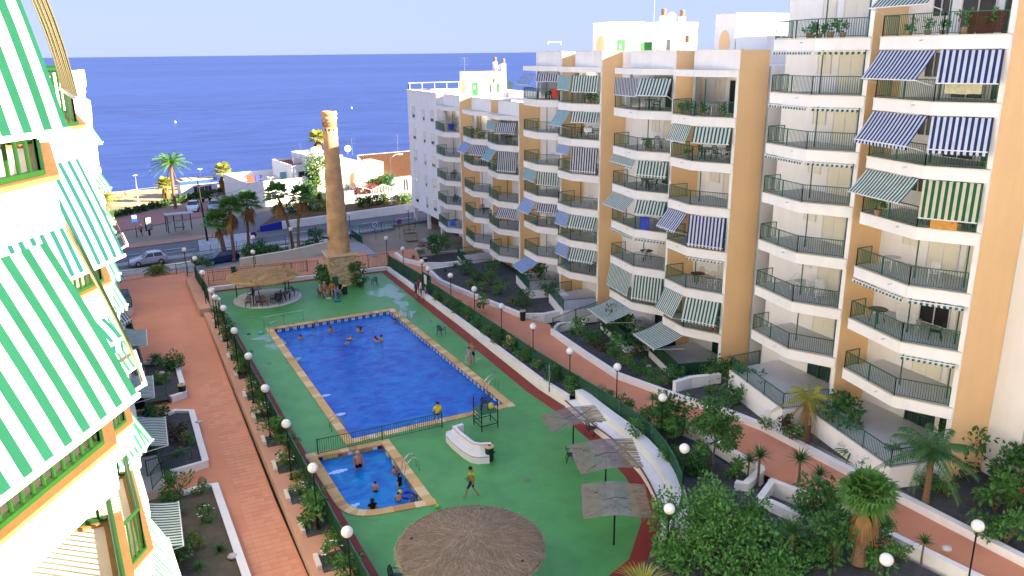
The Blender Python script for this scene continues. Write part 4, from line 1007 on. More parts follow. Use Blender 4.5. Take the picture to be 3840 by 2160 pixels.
lathe_uv([(.655, 15.0), (.665, 15.05), (.665, 15.3), (.655, 15.32), (.66, 15.9), (.67, 16.05), (.72, 16.1), (.74, 16.2), (.73, 16.28), (.66, 16.32), (.66, 16.45), (.75, 16.52), (.77, 16.62), (.75, 16.7), (.7, 16.85), (.55, 16.86), (.5, 16.2)], 40, 'crown', BRICK, ch)
DIA = mat('chimney_dark_brick', (.20, .10, .045), rough=.95)
for i in range(24):       # diaper pattern under the crown, diagonal dark headers
    a = 2 * PI * i / 24
    for s_ in (-1, 1):
        dm = MB(); pts = []
        for t in range(6):
            aa = a + s_ * t * .052; pts.append((CHX + .668 * math.cos(aa), CHY + .668 * math.sin(aa), 15.4 + t * .1))
        dm.tube(pts, .018, 4).build('diaper_brick', DIA, ch)
for i in range(20):       # black and white band
    a = 2 * PI * i / 20; q = Vector((CHX + .67 * math.cos(a), CHY + .67 * math.sin(a), 15.17)); MB().cbox(q, .05, .11, .2, a, 0).build('band_tile', WTILE if i % 2 else BLACK, ch)
    if i % 2: MB().cbox(q + Vector((-.0 * math.cos(a), 0, -.2)), .04, .06, rnd.uniform(.1, .3), a).build('lime_streak', mat('lime', (.6, .58, .52)), ch)
STONE = [mat('base_stone_%s' % n, c, c2, rough=.95, spec=.08, scale=5, bump=.5, bscale=14) for n, c, c2 in (('a', (.60, .45, .27), (.50, .37, .21)), ('b', (.52, .36, .195), (.43, .29, .15)), ('c', (.66, .53, .36), (.58, .45, .29)))]
HB = 1.32
MB().box(CHX - HB + .06, CHX + HB - .06, CHY - HB + .06, CHY + HB - .06, 0, 3.0).build('core', STONE[1], ch)
smesh = [MB().box(-.5, .5, -.5, .5, -.5, .5).mesh('stone', mm) for mm in STONE]
z = .02; rows = 19; cnt_ = 0
for r_ in range(rows):
    hh = 2.85 / rows
    for face in range(4):
        x = -HB + rnd.uniform(0, .15)
        while x < HB:
            w = rnd.uniform(.18, .42); w = min(w, HB - x)
            if face in (0, 3) and w > .06:
                o = bpy.data.objects.new('stone', smesh[rnd.randrange(3)]); COL.objects.link(o); o.parent = ch; o.matrix_parent_inverse = Matrix.Translation(ch.location).inverted()
                dpt = rnd.uniform(.06, .15); c = x + w / 2
                o.location = (CHX + c, CHY - HB + .03, z + hh / 2) if face == 0 else (CHX - HB + .03, CHY + c, z + hh / 2)
                o.scale = (w - .012, dpt, hh - .01) if face == 0 else (dpt, w - .012, hh - .01); cnt_ += 1
            x += w
    z += hh
for k, (e_, z0, z1) in enumerate(((.02, 2.87, 2.95), (.1, 2.951, 3.03), (.17, 3.031, 3.12), (.05, 3.121, 3.2))):
    MB().box(CHX - HB - e_, CHX + HB + e_, CHY - HB - e_, CHY + HB + e_, z0, z1).build('cornice_course', STONE[k % 3], ch)
for a in (-1, 1): MB().beam((CHX + a * .95, CHY - .35, 4.6), (CHX + a * 1.25, CHY - .6, 4.9), .06, .06).cbox((CHX + a * 1.3, CHY - .65, 4.92), .4, .3, .12, a * .5).build('floodlight', BLACK, ch)
MB().box(CHX - 1.15, CHX - .6, CHY - HB - .1, CHY - HB - .06, .05, 1.1).build('green_hatch', GREEN, ch)

# --- globe lamps
LP = empty('globe_lamp', (0, 0, 0), 'lamp', 'lamp')
MB().ball((0, 0, 3.2), .245, 20, 14).build('globe', GLOBE, LP, smooth=True, local=True)
MB().tube([(0, 0, 0), (0, 0, 2.95)], .035, 8).build('pole', BLACK, LP, local=True)
MB().lathe((0, 0, 2.9), [(.05, 0), (.11, .03), (.11, .07), (.06, .08)], 10).build('collar', BLACK, LP, local=True)
MB().lathe((0, 0, 0), [(.13, 0), (.13, .03), (.06, .06), (.05, .3)], 10).build('foot', BLACK, LP, local=True)
used = []
LFS = [(463, 628), (490, 650), (509, 686), (532, 731), (541, 748), (562, 775), (589, 832), (625, 896), (667, 977), (720, 1066), (787, 1177), (873, 1338)]
LFZ = [-.9, -.5, .3, .45, .45, .45, .45, .45, .45, .45, .45, .45]
LFL = ['globe lamp on the street side of the white ramp wall, left of the blue car', 'globe lamp beside the dark gate at the end of the left walk', 'globe lamp at the far end of the green screen fence on the left', 'globe lamp over the far cream gate pillar', 'globe lamp between the two cream gate pillars', 'globe lamp just past the near cream gate pillar']
od = ['first', 'second', 'third', 'fourth', 'fifth', 'sixth', 'seventh', 'eighth', 'ninth']
LFL += ['%s globe lamp down the left pool fence, counted from the near gate pillar' % od[i + 1] for i in range(6)]
for (x, y), z, lb in zip(LFS, LFZ, LFL):
    q = g(x, y, z + 3.2); place(LP, used, (q.x, q.y, z), 0, lb, 'white globe lamps around the garden')
RTS = [(971, 599), (1013, 626), (1061, 658), (1077, 676), (1133, 693), (1193, 727), (1261, 770), (1341, 821), (1434, 883), (1553, 923), (1667, 1000), (1722, 1128), (1684, 1280), (2460, 1323), (2230, 1408)]
RTL = ['globe lamp at the far corner of the deck where picket and mesh fence meet', 'globe lamp in front of the curved white planter of the far block', 'globe lamp in front of the dark bin by the far walk', 'globe lamp behind the group waiting at the gate', 'globe lamp directly right of the group waiting at the gate',
       'globe lamp next to the first garden bed by the middle block', 'globe lamp beside the small lone shrub on the right walk', 'globe lamp below the large terrace awning, next to the bin', 'globe lamp at the ramp railing of the middle block', 'globe lamp before the solid green terrace screen',
       'globe lamp next to the small yucca by the curved fence', 'globe lamp at the end of the curved green fence', 'globe lamp half hidden in the large leafy bush', 'globe lamp beside the flowers at the lower right edge', 'globe lamp at the foot of the fan palm at the lower edge']
for (x, y), lb in zip(RTS, RTL):
    q = gr(x, y, 3.2)
    if y > 1270 and x < 1800: q = g(x, y, 3.2)
    place(LP, used, (q.x, q.y, q.z - 3.2), 0, lb, 'white globe lamps around the garden')
for (x, y), lb in (((878, 539), 'globe lamp just right of the chimney shaft by the road'), ((731, 576), 'globe lamp between the roadside palms'), ((1027, 526), 'globe lamp in front of the sea end of the far block'), ((636, 597), 'globe lamp by the palms next to the crossing'), ((636, 634), 'globe lamp standing in the hedge beside the blue car')):
    z = -.6; q = g(x, y, z + 3.2); place(LP, used, (q.x, q.y, z), 0, lb, 'white globe lamps around the garden')

# --- garden beds
def bed(name, pts, z0, z1, label, soil, m=WHITE, th=.32, side=1, closed=False):
    r_ = wall_line(name, pts + ([pts[0]] if closed else []), th, z0, z1, m, label, .04, 'planter', side)
    return r_
zc1 = lambda y: zr(y) + .38; zc0 = lambda y: zr(y) - .5
bed('garden_bed', scl([(25.5, 88), (25.3, 84.5), (26.4, 81.6), (28.2, 80.4), (31.2, 80.0)]), zc0, zc1, 'curved white planter edge in front of the block nearest the sea', None, side=-1)
bed('garden_bed', scl([(30.5, 78.6), (26.1, 77.8), (25.7, 73.1), (26.9, 64.8), (27.9, 58.7), (29.4, 58.0), (31.3, 58.2)]), zc0, zc1, 'long white planter wall left of the ramp by the middle block', None, side=-1)
bed('garden_bed', scl([(31.3, 54.2), (29.2, 54.6), (28.1, 53.5), (27.75, 47.5), (27.6, 43), (28.9, 38.1), (30.2, 34.5), (30.7, 32.2)]), zc0, zc1, 'long white planter wall under the terrace with the solid green screen', None, side=-1)
bed('garden_bed', scl([(30.7, 32.2), (30.95, 25), (31.26, 17.3), (31.6, 10)]), zc0, zc1, 'white planter wall along the walk under the tallest block', None, side=-1)
wall_line('stepped_wall', scl([(28.9, 38.4), (30.3, 38.6), (32.3, 38.2)]), .3, zc0, lambda y: 1.35, WHITE, 'low stepped white wall between two garden beds', .04)
wall_line('stepped_wall', scl([(30.6, 32.3), (31.3, 31.7)]), .3, zc0, lambda y: 1.7, WHITE, 'short white wall at the corner of the tallest terrace', .04)
for z_, poly in ((-1.4, [(25.6, 88), (25.5, 84.6), (26.5, 81.8), (28.3, 80.6), (33.5, 80.2), (33.5, 88)]), (-.3, [(26.3, 77.6), (25.95, 73.1), (27.1, 65), (28.1, 58.9), (34, 58.9), (34, 78)]), (.02, [(28.3, 53.3), (27.95, 47.5), (27.85, 43.1), (29.1, 38.5), (32, 38.7), (34, 39), (34, 54.3)]), (.75, [(29.0, 38.3), (30.4, 34.6), (30.9, 32.3), (34, 32), (34, 39), (32, 38.3)]), (1.05, [(30.95, 31.9), (31.2, 25), (31.5, 17), (31.9, 8), (37, 8), (37, 31.9)])):
    sheet('garden_soil', scl(poly), z_, SOIL)
# curved white bench with a brown edge, and its back wall, at the near right of the deck
BL_ = [(22.72, 41.7), (22.62, 39.5), (22.6, 37.4), (22.65, 35.8), (22.5, 34), (22.2, 32.15), (21.8, 30.8), (21.25, 29.3), (20.4, 27.8), (19.4, 26.5)]
cbn = wall_line('curved_bench', BL_, .7, -.05, .43, WHITE, 'long curved white masonry bench behind the three reed parasols', None, 'bench', side=1)
wall_line('bench_back_wall', offset_line([Vector((a, b, 0)) for a, b in BL_], .72), .6, -.05, 1.0, WHITE, 'curved white back wall above the masonry bench', .05, side=1)
BROWN = mat('brown_edge_tile', (.22, .11, .06), (.17, .085, .045), rough=.7)
bl3 = [Vector((a, b, 0)) for a, b in BL_]
for a, b in zip(bl3[:-1], bl3[1:]): MB().beam(a + Vector((0, 0, .45)), b + Vector((0, 0, .45)), .09, .05).build('edge_tile', BROWN, cbn)
wall_line('garden_wall', scl([(26.3, 35.0), (26.75, 33.6), (26.9, 28.4), (26.9, 28.39), (25.2, 27.6), (25.0, 27.9)]), .3, 0, lambda y: zr(y) + .25, WHITE, 'white wall stepping down beside the yuccas on the near side of the walk', .04, side=1)
wall_line('garden_wall', scl([(26.6, 27.2), (24.6, 26.0), (24.9, 25.5), (25.6, 22.6)]), .28, 0, lambda y: zr(y) + .3, WHITE, 'white planter edge left of the fan palm', .04, side=1)
wall_line('garden_wall', scl([(26.6, 27.2), (27.45, 24.5), (28.5, 17.3), (29.3, 11)]), .28, 0, lambda y: zr(y) + .3, WHITE, 'white planter edge along the near side of the lower right walk', .04, side=-1)
sheet('garden_soil', [(22.2, 28.6), (22.95, 30.2), (23.6, 32), (24.1, 34.5), (24.2, 37), (24.1, 40), (24.7, 40.8), (25.4, 38), (26.6, 35.3), (26.9, 34), (26.8, 28.5), (26.5, 27.3), (27.4, 24.5), (28.5, 17.2), (29.2, 8), (14.2, 8), (14.2, 23.4), (18.1, 25.3), (20, 26.6)], lambda y: max(zr(y) - .18, .1), SOIL)
# ramp railing at the middle block
fence('ramp_fence', [gr(1391, 830, .3), gr(1448, 807, .3), gr(1507, 785, .3)], 1.0, 'dark green ramp railing beside the garden bed of the middle block', step=.16)
# left beds
def lbed(D_, label, h=.42):
    pts = [(g(x, y, h).x, g(x, y, h).y) for x, y in D_]
    wall_line('garden_bed', pts, .3, 0, h, WHITE, label, .03, 'planter', side=-1)
    return pts
b2 = lbed([(330, 912), (448, 908), (470, 985), (432, 999)], 'white edged planter with a cycad on the left walk'); sheet('garden_soil', [(-3, b2[0][1])] + b2[1:] + [(-3, b2[3][1])], .3, SOIL)
b3 = lbed([(400, 1046), (440, 1030), (488, 1031), (524, 1158), (432, 1188)], 'white edged planter with red flowers on the left walk'); sheet('garden_soil', [(-2, b3[0][1])] + b3[1:] + [(-2, b3[-1][1])], .3, SOIL)
b4 = lbed([(455, 1237), (500, 1222), (547, 1215), (588, 1330), (630, 1449), (690, 1600)], 'white edged planter nearest the camera on the left walk'); sheet('garden_soil', [(-2, b4[0][1])] + b4[1:] + [(-2, b4[-1][1])], .3, mat('dry_soil', (.10, .09, .062), (.15, .13, .09), rough=1, spec=.05, scale=2, bump=.6, bscale=6, detail=8))
b1 = lbed([(300, 835), (330, 830), (340, 868), (318, 878)], 'small white planter at the far left of the walk'); sheet('garden_soil', [(-4, b1[0][1])] + b1[1:] + [(-4, b1[-1][1])], .3, SOIL)
fence('ramp_fence', [g(352, 1022, .5), g(421, 1003, .1)], .95, 'short ramp railing between the first two planters on the left', step=.14)
fence('ramp_fence', [g(372, 1200, .5), g(484, 1163, .1)], .95, 'ramp railing between the two nearest planters on the left', step=.14)
# street-end fences and gate of the left walk
fence('street_fence', [g(297, 712, 0), g(385, 697, 0), g(445, 690, 0)], 1.1, 'dark picket fence at the end of the left walk', step=.16)
fence('street_gate', [g(445, 690, 0), g(473, 684, 0)], 1.0, 'dark metal gate at the end of the left walk', posts=2.6, step=.15, cat='gate')
# ================================================================ PLANTS
def rdir():
    z = rnd.uniform(-1, 1); a = rnd.uniform(0, 2 * PI); r = math.sqrt(1 - z * z); return Vector((r * math.cos(a), r * math.sin(a), z))
def leaf(mb, p, d, n, L_, W_, k=0):
    """pointed four-sided leaf, folded a little on its midrib"""
    d = d.normalized(); s_ = d.cross(n)
    if s_.length < 1e-3: s_ = d.orthogonal()
    s_.normalize(); nn = s_.cross(d); b = p + d * (L_ * .45) + nn * (L_ * .06)
    mb.quad(p, b + s_ * (W_ / 2), p + d * L_ - nn * (L_ * .05), b - s_ * (W_ / 2), k)
def cloud(mb, c, rx, ry, rz_, n, L_, clumps=10, k=0, kk=None, up=.3, hollow=.55):
    """leaves gathered in clumps through an uneven crown volume"""
    c = Vector(c); cl = []
    for i in range(clumps):
        u = rdir(); f = rnd.uniform(hollow, .92); cl.append((c + Vector((u.x * rx * f, u.y * ry * f, u.z * rz_ * f)), rnd.uniform(.25, .48)))
    for i in range(n):
        q, cr = cl[i % clumps]; u = rdir(); f = rnd.random() ** .45 * cr
        p = q + Vector((u.x * rx * f, u.y * ry * f, u.z * rz_ * f))
        d = (u + rdir() * .7 + Vector((0, 0, rnd.uniform(-.3, up)))); nrm = (u + Vector((0, 0, .6))).normalized()
        l = L_ * rnd.uniform(.65, 1.3); leaf(mb, p, d, nrm, l, l * .55, k if kk is None or rnd.random() > .25 else kk)
def stems(mb, n, r, h, k=0, r0=.02):
    for i in range(n):
        a = rnd.uniform(0, 6.28); e = r * rnd.uniform(.2, .8)
        mb.tube([(0, 0, 0), (math.cos(a) * e * .4, math.sin(a) * e * .4, h * .5), (math.cos(a) * e, math.sin(a) * e, h * .85)], [r0, r0 * .7, r0 * .4], 5, k)
def shrub_proto(name, mats, n, L_, r, h, clumps, flowers=None, up=.3):
    root = empty(name, (0, 0, 0), 'shrub', 'shrub')
    mb = MB(); cloud(mb, (0, 0, h * .55), r, r, h * .52, n, L_, clumps, 0, 1 if len(mats) > 1 else None, up)
    mb.build('foliage', mats, root, local=True)
    st = MB(); stems(st, 6, r, h * .8); st.build('stem', BARK, root, local=True)
    if flowers:
        fm = MB()
        for i in range(flowers[1]):
            u = rdir(); u.z = abs(u.z); p = Vector((u.x * r * .9, u.y * r * .9, h * .55 + u.z * h * .5))
            for j in range(5):
                a = 2 * PI * j / 5; leaf(fm, p, Vector((math.cos(a), math.sin(a), .5)), Vector((0, 0, 1)), flowers[2], flowers[2] * .8)
        fm.build('flowers', flowers[0], root, local=True, kind='stuff')
    return root
SH = {
 'round': shrub_proto('garden_shrub', [LEAFD, LEAFM], 700, .13, .6, 1.0, 14),
 'loose': shrub_proto('garden_shrub', [LEAFM, LEAFD], 420, .16, .65, 1.1, 9),
 'low': shrub_proto('garden_shrub', [LEAFM, LEAFY], 380, .12, .6, .55, 10),
 'yellow': shrub_proto('garden_shrub', [LEAFY, LEAFM], 420, .12, .5, .8, 10),
 'red': shrub_proto('garden_shrub', [LEAFR, LEAFD], 420, .13, .55, .8, 10),
 'redflower': shrub_proto('flowering_shrub', [LEAFM, LEAFD], 450, .13, .55, .9, 10, (FLR, 9, .09)),
 'whiteflower': shrub_proto('flowering_shrub', [LEAFM, LEAFD], 380, .12, .5, .8, 9, (FLW, 10, .07)),
 'dark': shrub_proto('garden_shrub', [LEAFD, LEAFD], 650, .15, .7, 1.2, 12),
}
def spiky(name, n, L_, w, m, droop=.25, trunk=0, tm=None, elev=(0, 1.35), segs=3):
    """rosette of sword leaves: yucca, agave, cycad"""
    root = empty(name, (0, 0, 0), 'plant', 'plant'); mb = MB()
    for i in range(n):
        a = 2.39996 * i + rnd.uniform(-.2, .2); e = lerp(elev[0], elev[1], (i + .5) / n) + rnd.uniform(-.1, .1); l = L_ * rnd.uniform(.8, 1.1)
        d = Vector((math.cos(a) * math.cos(e), math.sin(a) * math.cos(e), math.sin(e))); s_ = Vector((-math.sin(a), math.cos(a), 0)); pv = None
        for j in range(segs + 1):
            t = j / segs; p = Vector((0, 0, trunk)) + d * (l * t) + Vector((0, 0, -droop * l * t * t)); ww = w * (1 - t) ** .7 * .5 + .002
            if pv: mb.quad(pv[0] - s_ * pv[1], pv[0] + s_ * pv[1], p + s_ * ww, p - s_ * ww)
            pv = (p, ww)
    mb.build('leaves', m, root, local=True)
    if trunk: MB().tube([(0, 0, 0), (.03, .02, trunk * .5), (0, 0, trunk)], [.07, .055, .05], 7).build('trunk', tm or BARK, root, local=True)
    return root
SH['yucca'] = spiky('yucca', 60, .75, .06, [PALMGD], .2, 1.5)
SH['agave'] = spiky('agave', 34, .6, .09, [PALMGD], .15)
SH['cycad'] = spiky('cycad', 60, 1.25, .16, [PALMGD], .45, .35, PALMBARK, (.15, 1.2), 5)
SH['strap'] = spiky('strap_leaf_plant', 46, .7, .05, [LEAFM], .5, 0, None, (.5, 1.4), 4)
USED = {k: [] for k in SH}
def sh(kind, p, label, s_=1.0, group='shrubs in the garden beds'):
    return place(SH[kind], USED[kind], p, rnd.uniform(0, 6.28), label, group, s_ * rnd.uniform(.92, 1.08))
# planter pits on the left: one straggly shrub in each
for i, p in enumerate(PITS):
    sh('whiteflower' if i % 3 else 'loose', p, 'straggly shrub in the %s pit of the left planter wall, counted from the gate pillars' % (od + ['tenth', 'eleventh', 'twelfth', 'thirteenth'])[i], rnd.uniform(.95, 1.35), 'shrubs in the left planter wall')
for i, (pa, pb_) in enumerate(zip(PITS[:-1], PITS[1:])):
    m_ = (pa + pb_) / 2; sh('low' if i % 2 else 'loose', (m_.x + .35, m_.y, .42), 'rambling plant on the left pool fence, %s gap from the gate pillars' % (od + ['tenth', 'eleventh', 'twelfth'])[i], .95, 'plants along the left pool fence')
# left beds
for kind, (x, y), s_, lb in [('cycad', (392, 915), .85, 'cycad with stiff dark fronds in the far left planter'), ('round', (425, 930), 1.3, 'dense dark shrub beside the cycad on the left'), ('low', (405, 965), 1.4, 'low green shrub in front of the cycad'), ('loose', (448, 930), .9, 'small shrub at the outer corner of the cycad planter'),
  ('round', (400, 1062), 1.1, 'dark shrub at the back of the red flower planter'), ('loose', (385, 1075), 1.2, 'loose green shrub by the dark terrace on the left'), ('red', (440, 1105), 1.3, 'low brownish red shrub in the middle left planter'), ('redflower', (470, 1120), .8, 'small shrub with red flowers in the middle left planter'), ('low', (450, 1145), .7, 'tiny green shrub near the corner of the middle left planter'), ('loose', (375, 1140), .9, 'dry shrub beside the solid green terrace box'),
  ('loose', (450, 1245), 1.1, 'tangled green shrub at the back of the nearest left planter'), ('whiteflower', (505, 1245), .9, 'shrub with white flowers near the terracotta jar'), ('dark', (430, 1300), 1.0, 'dark green shrub under the fine striped awning'), ('red', (515, 1288), .5, 'tiny red leaved plant in the nearest left planter'), ('whiteflower', (522, 1310), .9, 'white flowering shrub by the planter edge'), ('yellow', (482, 1385), 1.0, 'bright yellow green shrub in the nearest left planter'), ('agave', (553, 1385), .9, 'dark spiky agave by the nearest planter edge'), ('strap', (500, 1430), 1.0, 'strap leaved plant at the lower edge of the nearest left planter'), ('loose', (440, 1420), 1.2, 'sprawling green plant at the bottom of the nearest left planter'), ('agave', (455, 1330), .5, 'small spiky plant in the nearest left planter')]:
    sh(kind, g(x, y, .3), lb, s_, 'plants in the left planters')
# hedge strip along the inside of the right fence
for i in range(17):
    y = 66 - i * 2.15; x = lerp(22.85, 23.15, min(1, (66 - y) / 20)) if y > 44 else lerp(23.2, 24.75, min(1, (44 - y) / 6))
    if y < 41: x = 24.8
    if y < 33.5: x = 24.6 - (33.5 - y) * .5
    sh(('round', 'redflower', 'dark', 'loose')[i % 4], (x, y, .2 + (80 - y) * .0125), '%s shrub of the hedge inside the right pool fence, counted from the gate' % (['first', 'second', 'third', 'fourth', 'fifth', 'sixth', 'seventh', 'eighth', 'ninth', 'tenth', 'eleventh', 'twelfth', 'thirteenth', 'fourteenth', 'fifteenth', 'sixteenth', 'seventeenth'][i]), rnd.uniform(.8, 1.1), 'hedge inside the right pool fence')
# beds in front of the blocks on the right
RB = [('loose', 1110, 630, -1, 1.6, 'slender dark conifer like shrub by the far terrace'), ('dark', 1095, 640, -1, 1.9, 'tall dark shrub before the striped deck chair terrace'), ('agave', 1040, 650, -1, 1, 'small agave in the curved far planter'), ('low', 1060, 640, -1, 1, 'low bush among the clutter of the far garden'),
 ('strap', 1145, 672, -.3, 1.6, 'tall strap leaved plant at the far corner of the first bed'), ('agave', 1120, 682, -.3, .8, 'agave at the tip of the first bed'), ('dark', 1175, 690, -.3, 1.3, 'dark bush under the far terrace screen'), ('round', 1200, 705, -.3, 1.2, 'round bush in the first bed left of the white table'), ('redflower', 1235, 715, -.3, 1.4, 'red flowering shrub before the white table'), ('redflower', 1215, 735, -.3, 1.1, 'smaller red flowering shrub in the first bed'), ('loose', 1260, 740, -.3, 1.2, 'loose shrub in the middle of the first bed'), ('yellow', 1290, 765, -.3, 1.0, 'yellowish shrub near the ramp end of the first bed'), ('dark', 1320, 770, -.3, 1.2, 'dark bush close to the white ribbed terrace panel'), ('loose', 1345, 720, -.3, 2.2, 'tall feathery shrub growing before the ribbed terrace'), ('round', 1380, 745, -.3, 1.5, 'bush at the foot of the tall feathery shrub'), ('agave', 1345, 790, -.3, 1.1, 'little palm like agave beside a white rock'), ('low', 1185, 720, -.3, 1.1, 'low creeping shrub behind the first bed wall'), ('loose', 1240, 690, -.3, 1.3, 'shrub beneath the middle block balcony'),
 ('strap', 1440, 838, 0, 1.5, 'flowering strap plants by the ramp railing'), ('loose', 1460, 842, 0, 1.2, 'leafy plant next to the ramp railing'), ('round', 1492, 865, 0, 1.2, 'clipped round shrub under the long wall of the terrace'), ('red', 1508, 885, 0, .9, 'reddish sparse shrub beside the clipped round one'), ('dark', 1545, 850, 0, 1.8, 'large dark bush spreading under the first terrace awning'), ('dark', 1575, 860, 0, 1.8, 'dark bush between the two terrace awnings'), ('dark', 1600, 890, 0, 1.6, 'dark bush touching the solid green screen'), ('loose', 1555, 900, 0, 1.5, 'leafy shrub in the middle of the second bed'), ('redflower', 1575, 925, 0, 1.2, 'orange flowering shrub in the second bed'), ('round', 1605, 940, 0, 1.2, 'shrub by the corner of the white plinth'), ('loose', 1640, 965, .2, 1.0, 'shrub near the lower wall of the second bed'), ('redflower', 1665, 975, .3, .9, 'little red flowering plant at the second bed wall'), ('round', 1695, 960, .3, 1.2, 'round shrub below the screen corner'), ('agave', 1740, 955, .3, 1.2, 'strappy agave at the end of the second bed'), ('round', 1815, 945, .5, 1.5, 'dense bush at the foot of the ochre flank'), ('loose', 1780, 965, .5, 1.0, 'small leafy shrub before the ochre flank'),
 ('loose', 1870, 990, .75, 1.7, 'tall loose shrub beside the tall terrace rail'), ('round', 1840, 1015, .75, 1.3, 'shrub in the small walled bed behind the young tree'), ('low', 1790, 990, .75, .9, 'low plant behind the stepped white wall'), ('dark', 1920, 1020, .9, 1.1, 'dark shrub against the white terrace plinth'), ('low', 1925, 1075, 1.05, .9, 'low plant at the start of the bed under the tallest block'), ('red', 1985, 1085, 1.05, 1.1, 'brown red shrub beside the yellowing palm'), ('whiteflower', 1995, 1105, 1.05, 1.1, 'white flowering shrub beside the yellowing palm'), ('dark', 2110, 1110, 1.05, 1.9, 'large dark shrub under the tallest terrace'), ('cycad', 2140, 1150, 1.05, .95, 'dark arching cycad under the tallest terrace'), ('round', 2200, 1185, 1.05, 1.1, 'bush by the corner of the tallest terrace'), ('loose', 2250, 1190, 1.05, 1.2, 'loose bush at the terrace corner near the feathery palm'), ('dark', 2420, 1190, 1.05, 2.2, 'black green bush under the feathery palm'), ('cycad', 2400, 1190, 1.05, 1.2, 'dark cycad behind the feathery palm'), ('round', 2330, 1230, 1.05, 1.0, 'bush behind the trunk of the feathery palm'), ('low', 2235, 1330, 1.05, .7, 'small green tuft on bare soil by the lower walk'), ('loose', 2500, 1290, 1.05, 1.6, 'bushy plant before the lower right wall'), ('dark', 2540, 1250, 1.05, 1.8, 'dark hanging bush at the right edge'), ('redflower', 2552, 1275, 1.6, 1.0, 'magenta flowering bush at the right edge'), ('round', 2480, 1350, 1.05, 1.2, 'round bush by the lower right globe lamp'), ('loose', 2530, 1370, 1.05, 1.3, 'leafy plant at the lower right corner'), ('low', 2375, 1240, 1.05, 1.1, 'low ground plant right of the feathery palm')]
for kind, x, y, z, s_, lb in RB: sh(kind, g(x, y, z), lb, s_, 'plants in the right garden beds')
NB = [('yucca', 2005, 1235, .35, 1.15, 'yucca nearest the white corner block'), ('yucca', 1905, 1225, .35, 1.1, 'taller of two yuccas beside the large leafy bush'), ('yucca', 1880, 1220, .35, .95, 'shorter of two yuccas beside the large leafy bush'), ('yucca', 2055, 1260, .6, .9, 'small yucca left of the fan palm'), ('yucca', 2317, 1420, .9, .75, 'little twin yucca at the lower walk edge'), ('yucca', 1640, 1050, .9, .85, 'small yucca behind the curved fence'), ('yucca', 1985, 1430, .5, 1.3, 'large yucca left of the fan palm at the lower edge'), ('agave', 2030, 1449, .5, 1, 'agave under the large yucca at the lower edge'),
 ('round', 1700, 1085, .6, 1.9, 'bush just outside the curved fence'), ('dark', 1680, 1075, .6, 1.6, 'dark bush beside the bush outside the curved fence'), ('round', 1740, 1190, .3, 1.4, 'shrub at the foot of the young tree'), ('round', 1755, 1180, .3, 1.1, 'smaller shrub at the foot of the young tree'), ('loose', 1850, 1210, .3, 1.0, 'light shrub beside the yuccas'), ('dark', 2070, 1330, .6, 1.9, 'dark bush left of the fan palm trunk'), ('round', 2040, 1300, .6, 1.5, 'round bush behind the white planter edge'), ('redflower', 2215, 1430, .8, 1.2, 'red flowering bush beside the fan palm trunk'), ('dark', 2100, 1420, .7, 1.7, 'bush at the lower edge below the fan palm'), ('low', 2060, 1400, .7, 1.6, 'ground plants at the lower edge'), ('round', 2010, 1380, .6, 1.5, 'bush right of the large leafy bush'), ('low', 2260, 1400, .8, 1.1, 'low plant near the lower globe lamp'), ('dark', 2200, 1380, .8, 1.1, 'dark plant right of the fan palm trunk'), ('dark', 1655, 1080, 1.0, 1.2, 'weeping shrub hanging over the bench wall'), ('loose', 1600, 1095, 1.0, .9, 'rambling shrub in the notch of the bench wall'),
 ('agave', 1415, 880, -.1, .0001, '')]
for kind, x, y, z, s_, lb in NB[:-1]: sh(kind, g(x, y, z), lb, s_, 'plants on the near side of the right walk')
sh('loose', g(1217, 778, -.05), 'small lone shrub on two stems beside the right walk', 1.1); sh('loose', g(812, 722, 0), 'straggly shrub left of the chimney base', 1.5); 
sh('dark', g(818, 716, 0), 'dark rounded bush left of the chimney base', 1.5); sh('dark', g(902, 715, 0), 'dark rounded bush right of the chimney base', 1.7); sh('round', g(910, 720, 0), 'bush on the right flank of the chimney base', 1.2)
# --- big leafy bush, lower right of the deck
def tree(name, p, label, parts, trunk_h, r0, m_leaf, n, L_, cat='tree', group=None):
    root = empty(name, p, label, cat, group); t = MB(); P0 = Vector(p)
    t.tube([P0, P0 + Vector((.08, .05, trunk_h * .5)), P0 + Vector((.15, 0, trunk_h))], [r0, r0 * .8, r0 * .65], 9)
    top = P0 + Vector((.15, 0, trunk_h))
    for c, rx, rz_ in parts:
        q = P0 + Vector(c); t.tube([top - Vector((0, 0, .1)), top.lerp(q, .55) + rdir() * .1, q], [r0 * .5, r0 * .3, r0 * .12], 6)
        for k in range(3): t.tube([q.lerp(top, .3), q + rdir() * rx * .7], [r0 * .2, r0 * .05], 5)
    t.build('trunk', BARK, root)
    mb = MB(); tot = sum(a[1] ** 2 for a in parts)
    for c, rx, rz_ in parts:
        cloud(mb, P0 + Vector(c), rx, rx, rz_, int(n * rx * rx / tot), L_, max(6, int(14 * rx)), 0, 1, .2, .5)
    mb.build('crown', m_leaf, root); return root
q = g(1830, 1449, 0.2); bb = g(1800, 1310, 2.2)
bush_parts = [((0, 0, 2.0), 1.7, 1.5), ((1.3, .4, 1.8), 1.5, 1.3), ((-1.5, .6, 1.7), 1.4, 1.2), ((-2.3, -.2, 1.1), 1.0, .9), ((.4, 1.5, 2.1), 1.3, 1.1), ((-.6, -1.2, 1.5), 1.5, 1.2), ((1.3, -1.1, 1.4), 1.4, 1.1), ((2.3, -.3, 1.2), 1.0, .9), ((.2, -2.3, 1.0), 1.4, 1.0), ((-1.2, 1.9, 2.3), .8, .9), ((1.6, -2.3, .9), 1.2, .9)]
tree('leafy_bush', (bb.x, bb.y, .2), 'large dense leafy green bush at the lower right of the pool deck', bush_parts, 1.0, .12, [LEAFM, LEAFD], 11000, .19, 'bush')
yt = g(1790, 1190, .3)
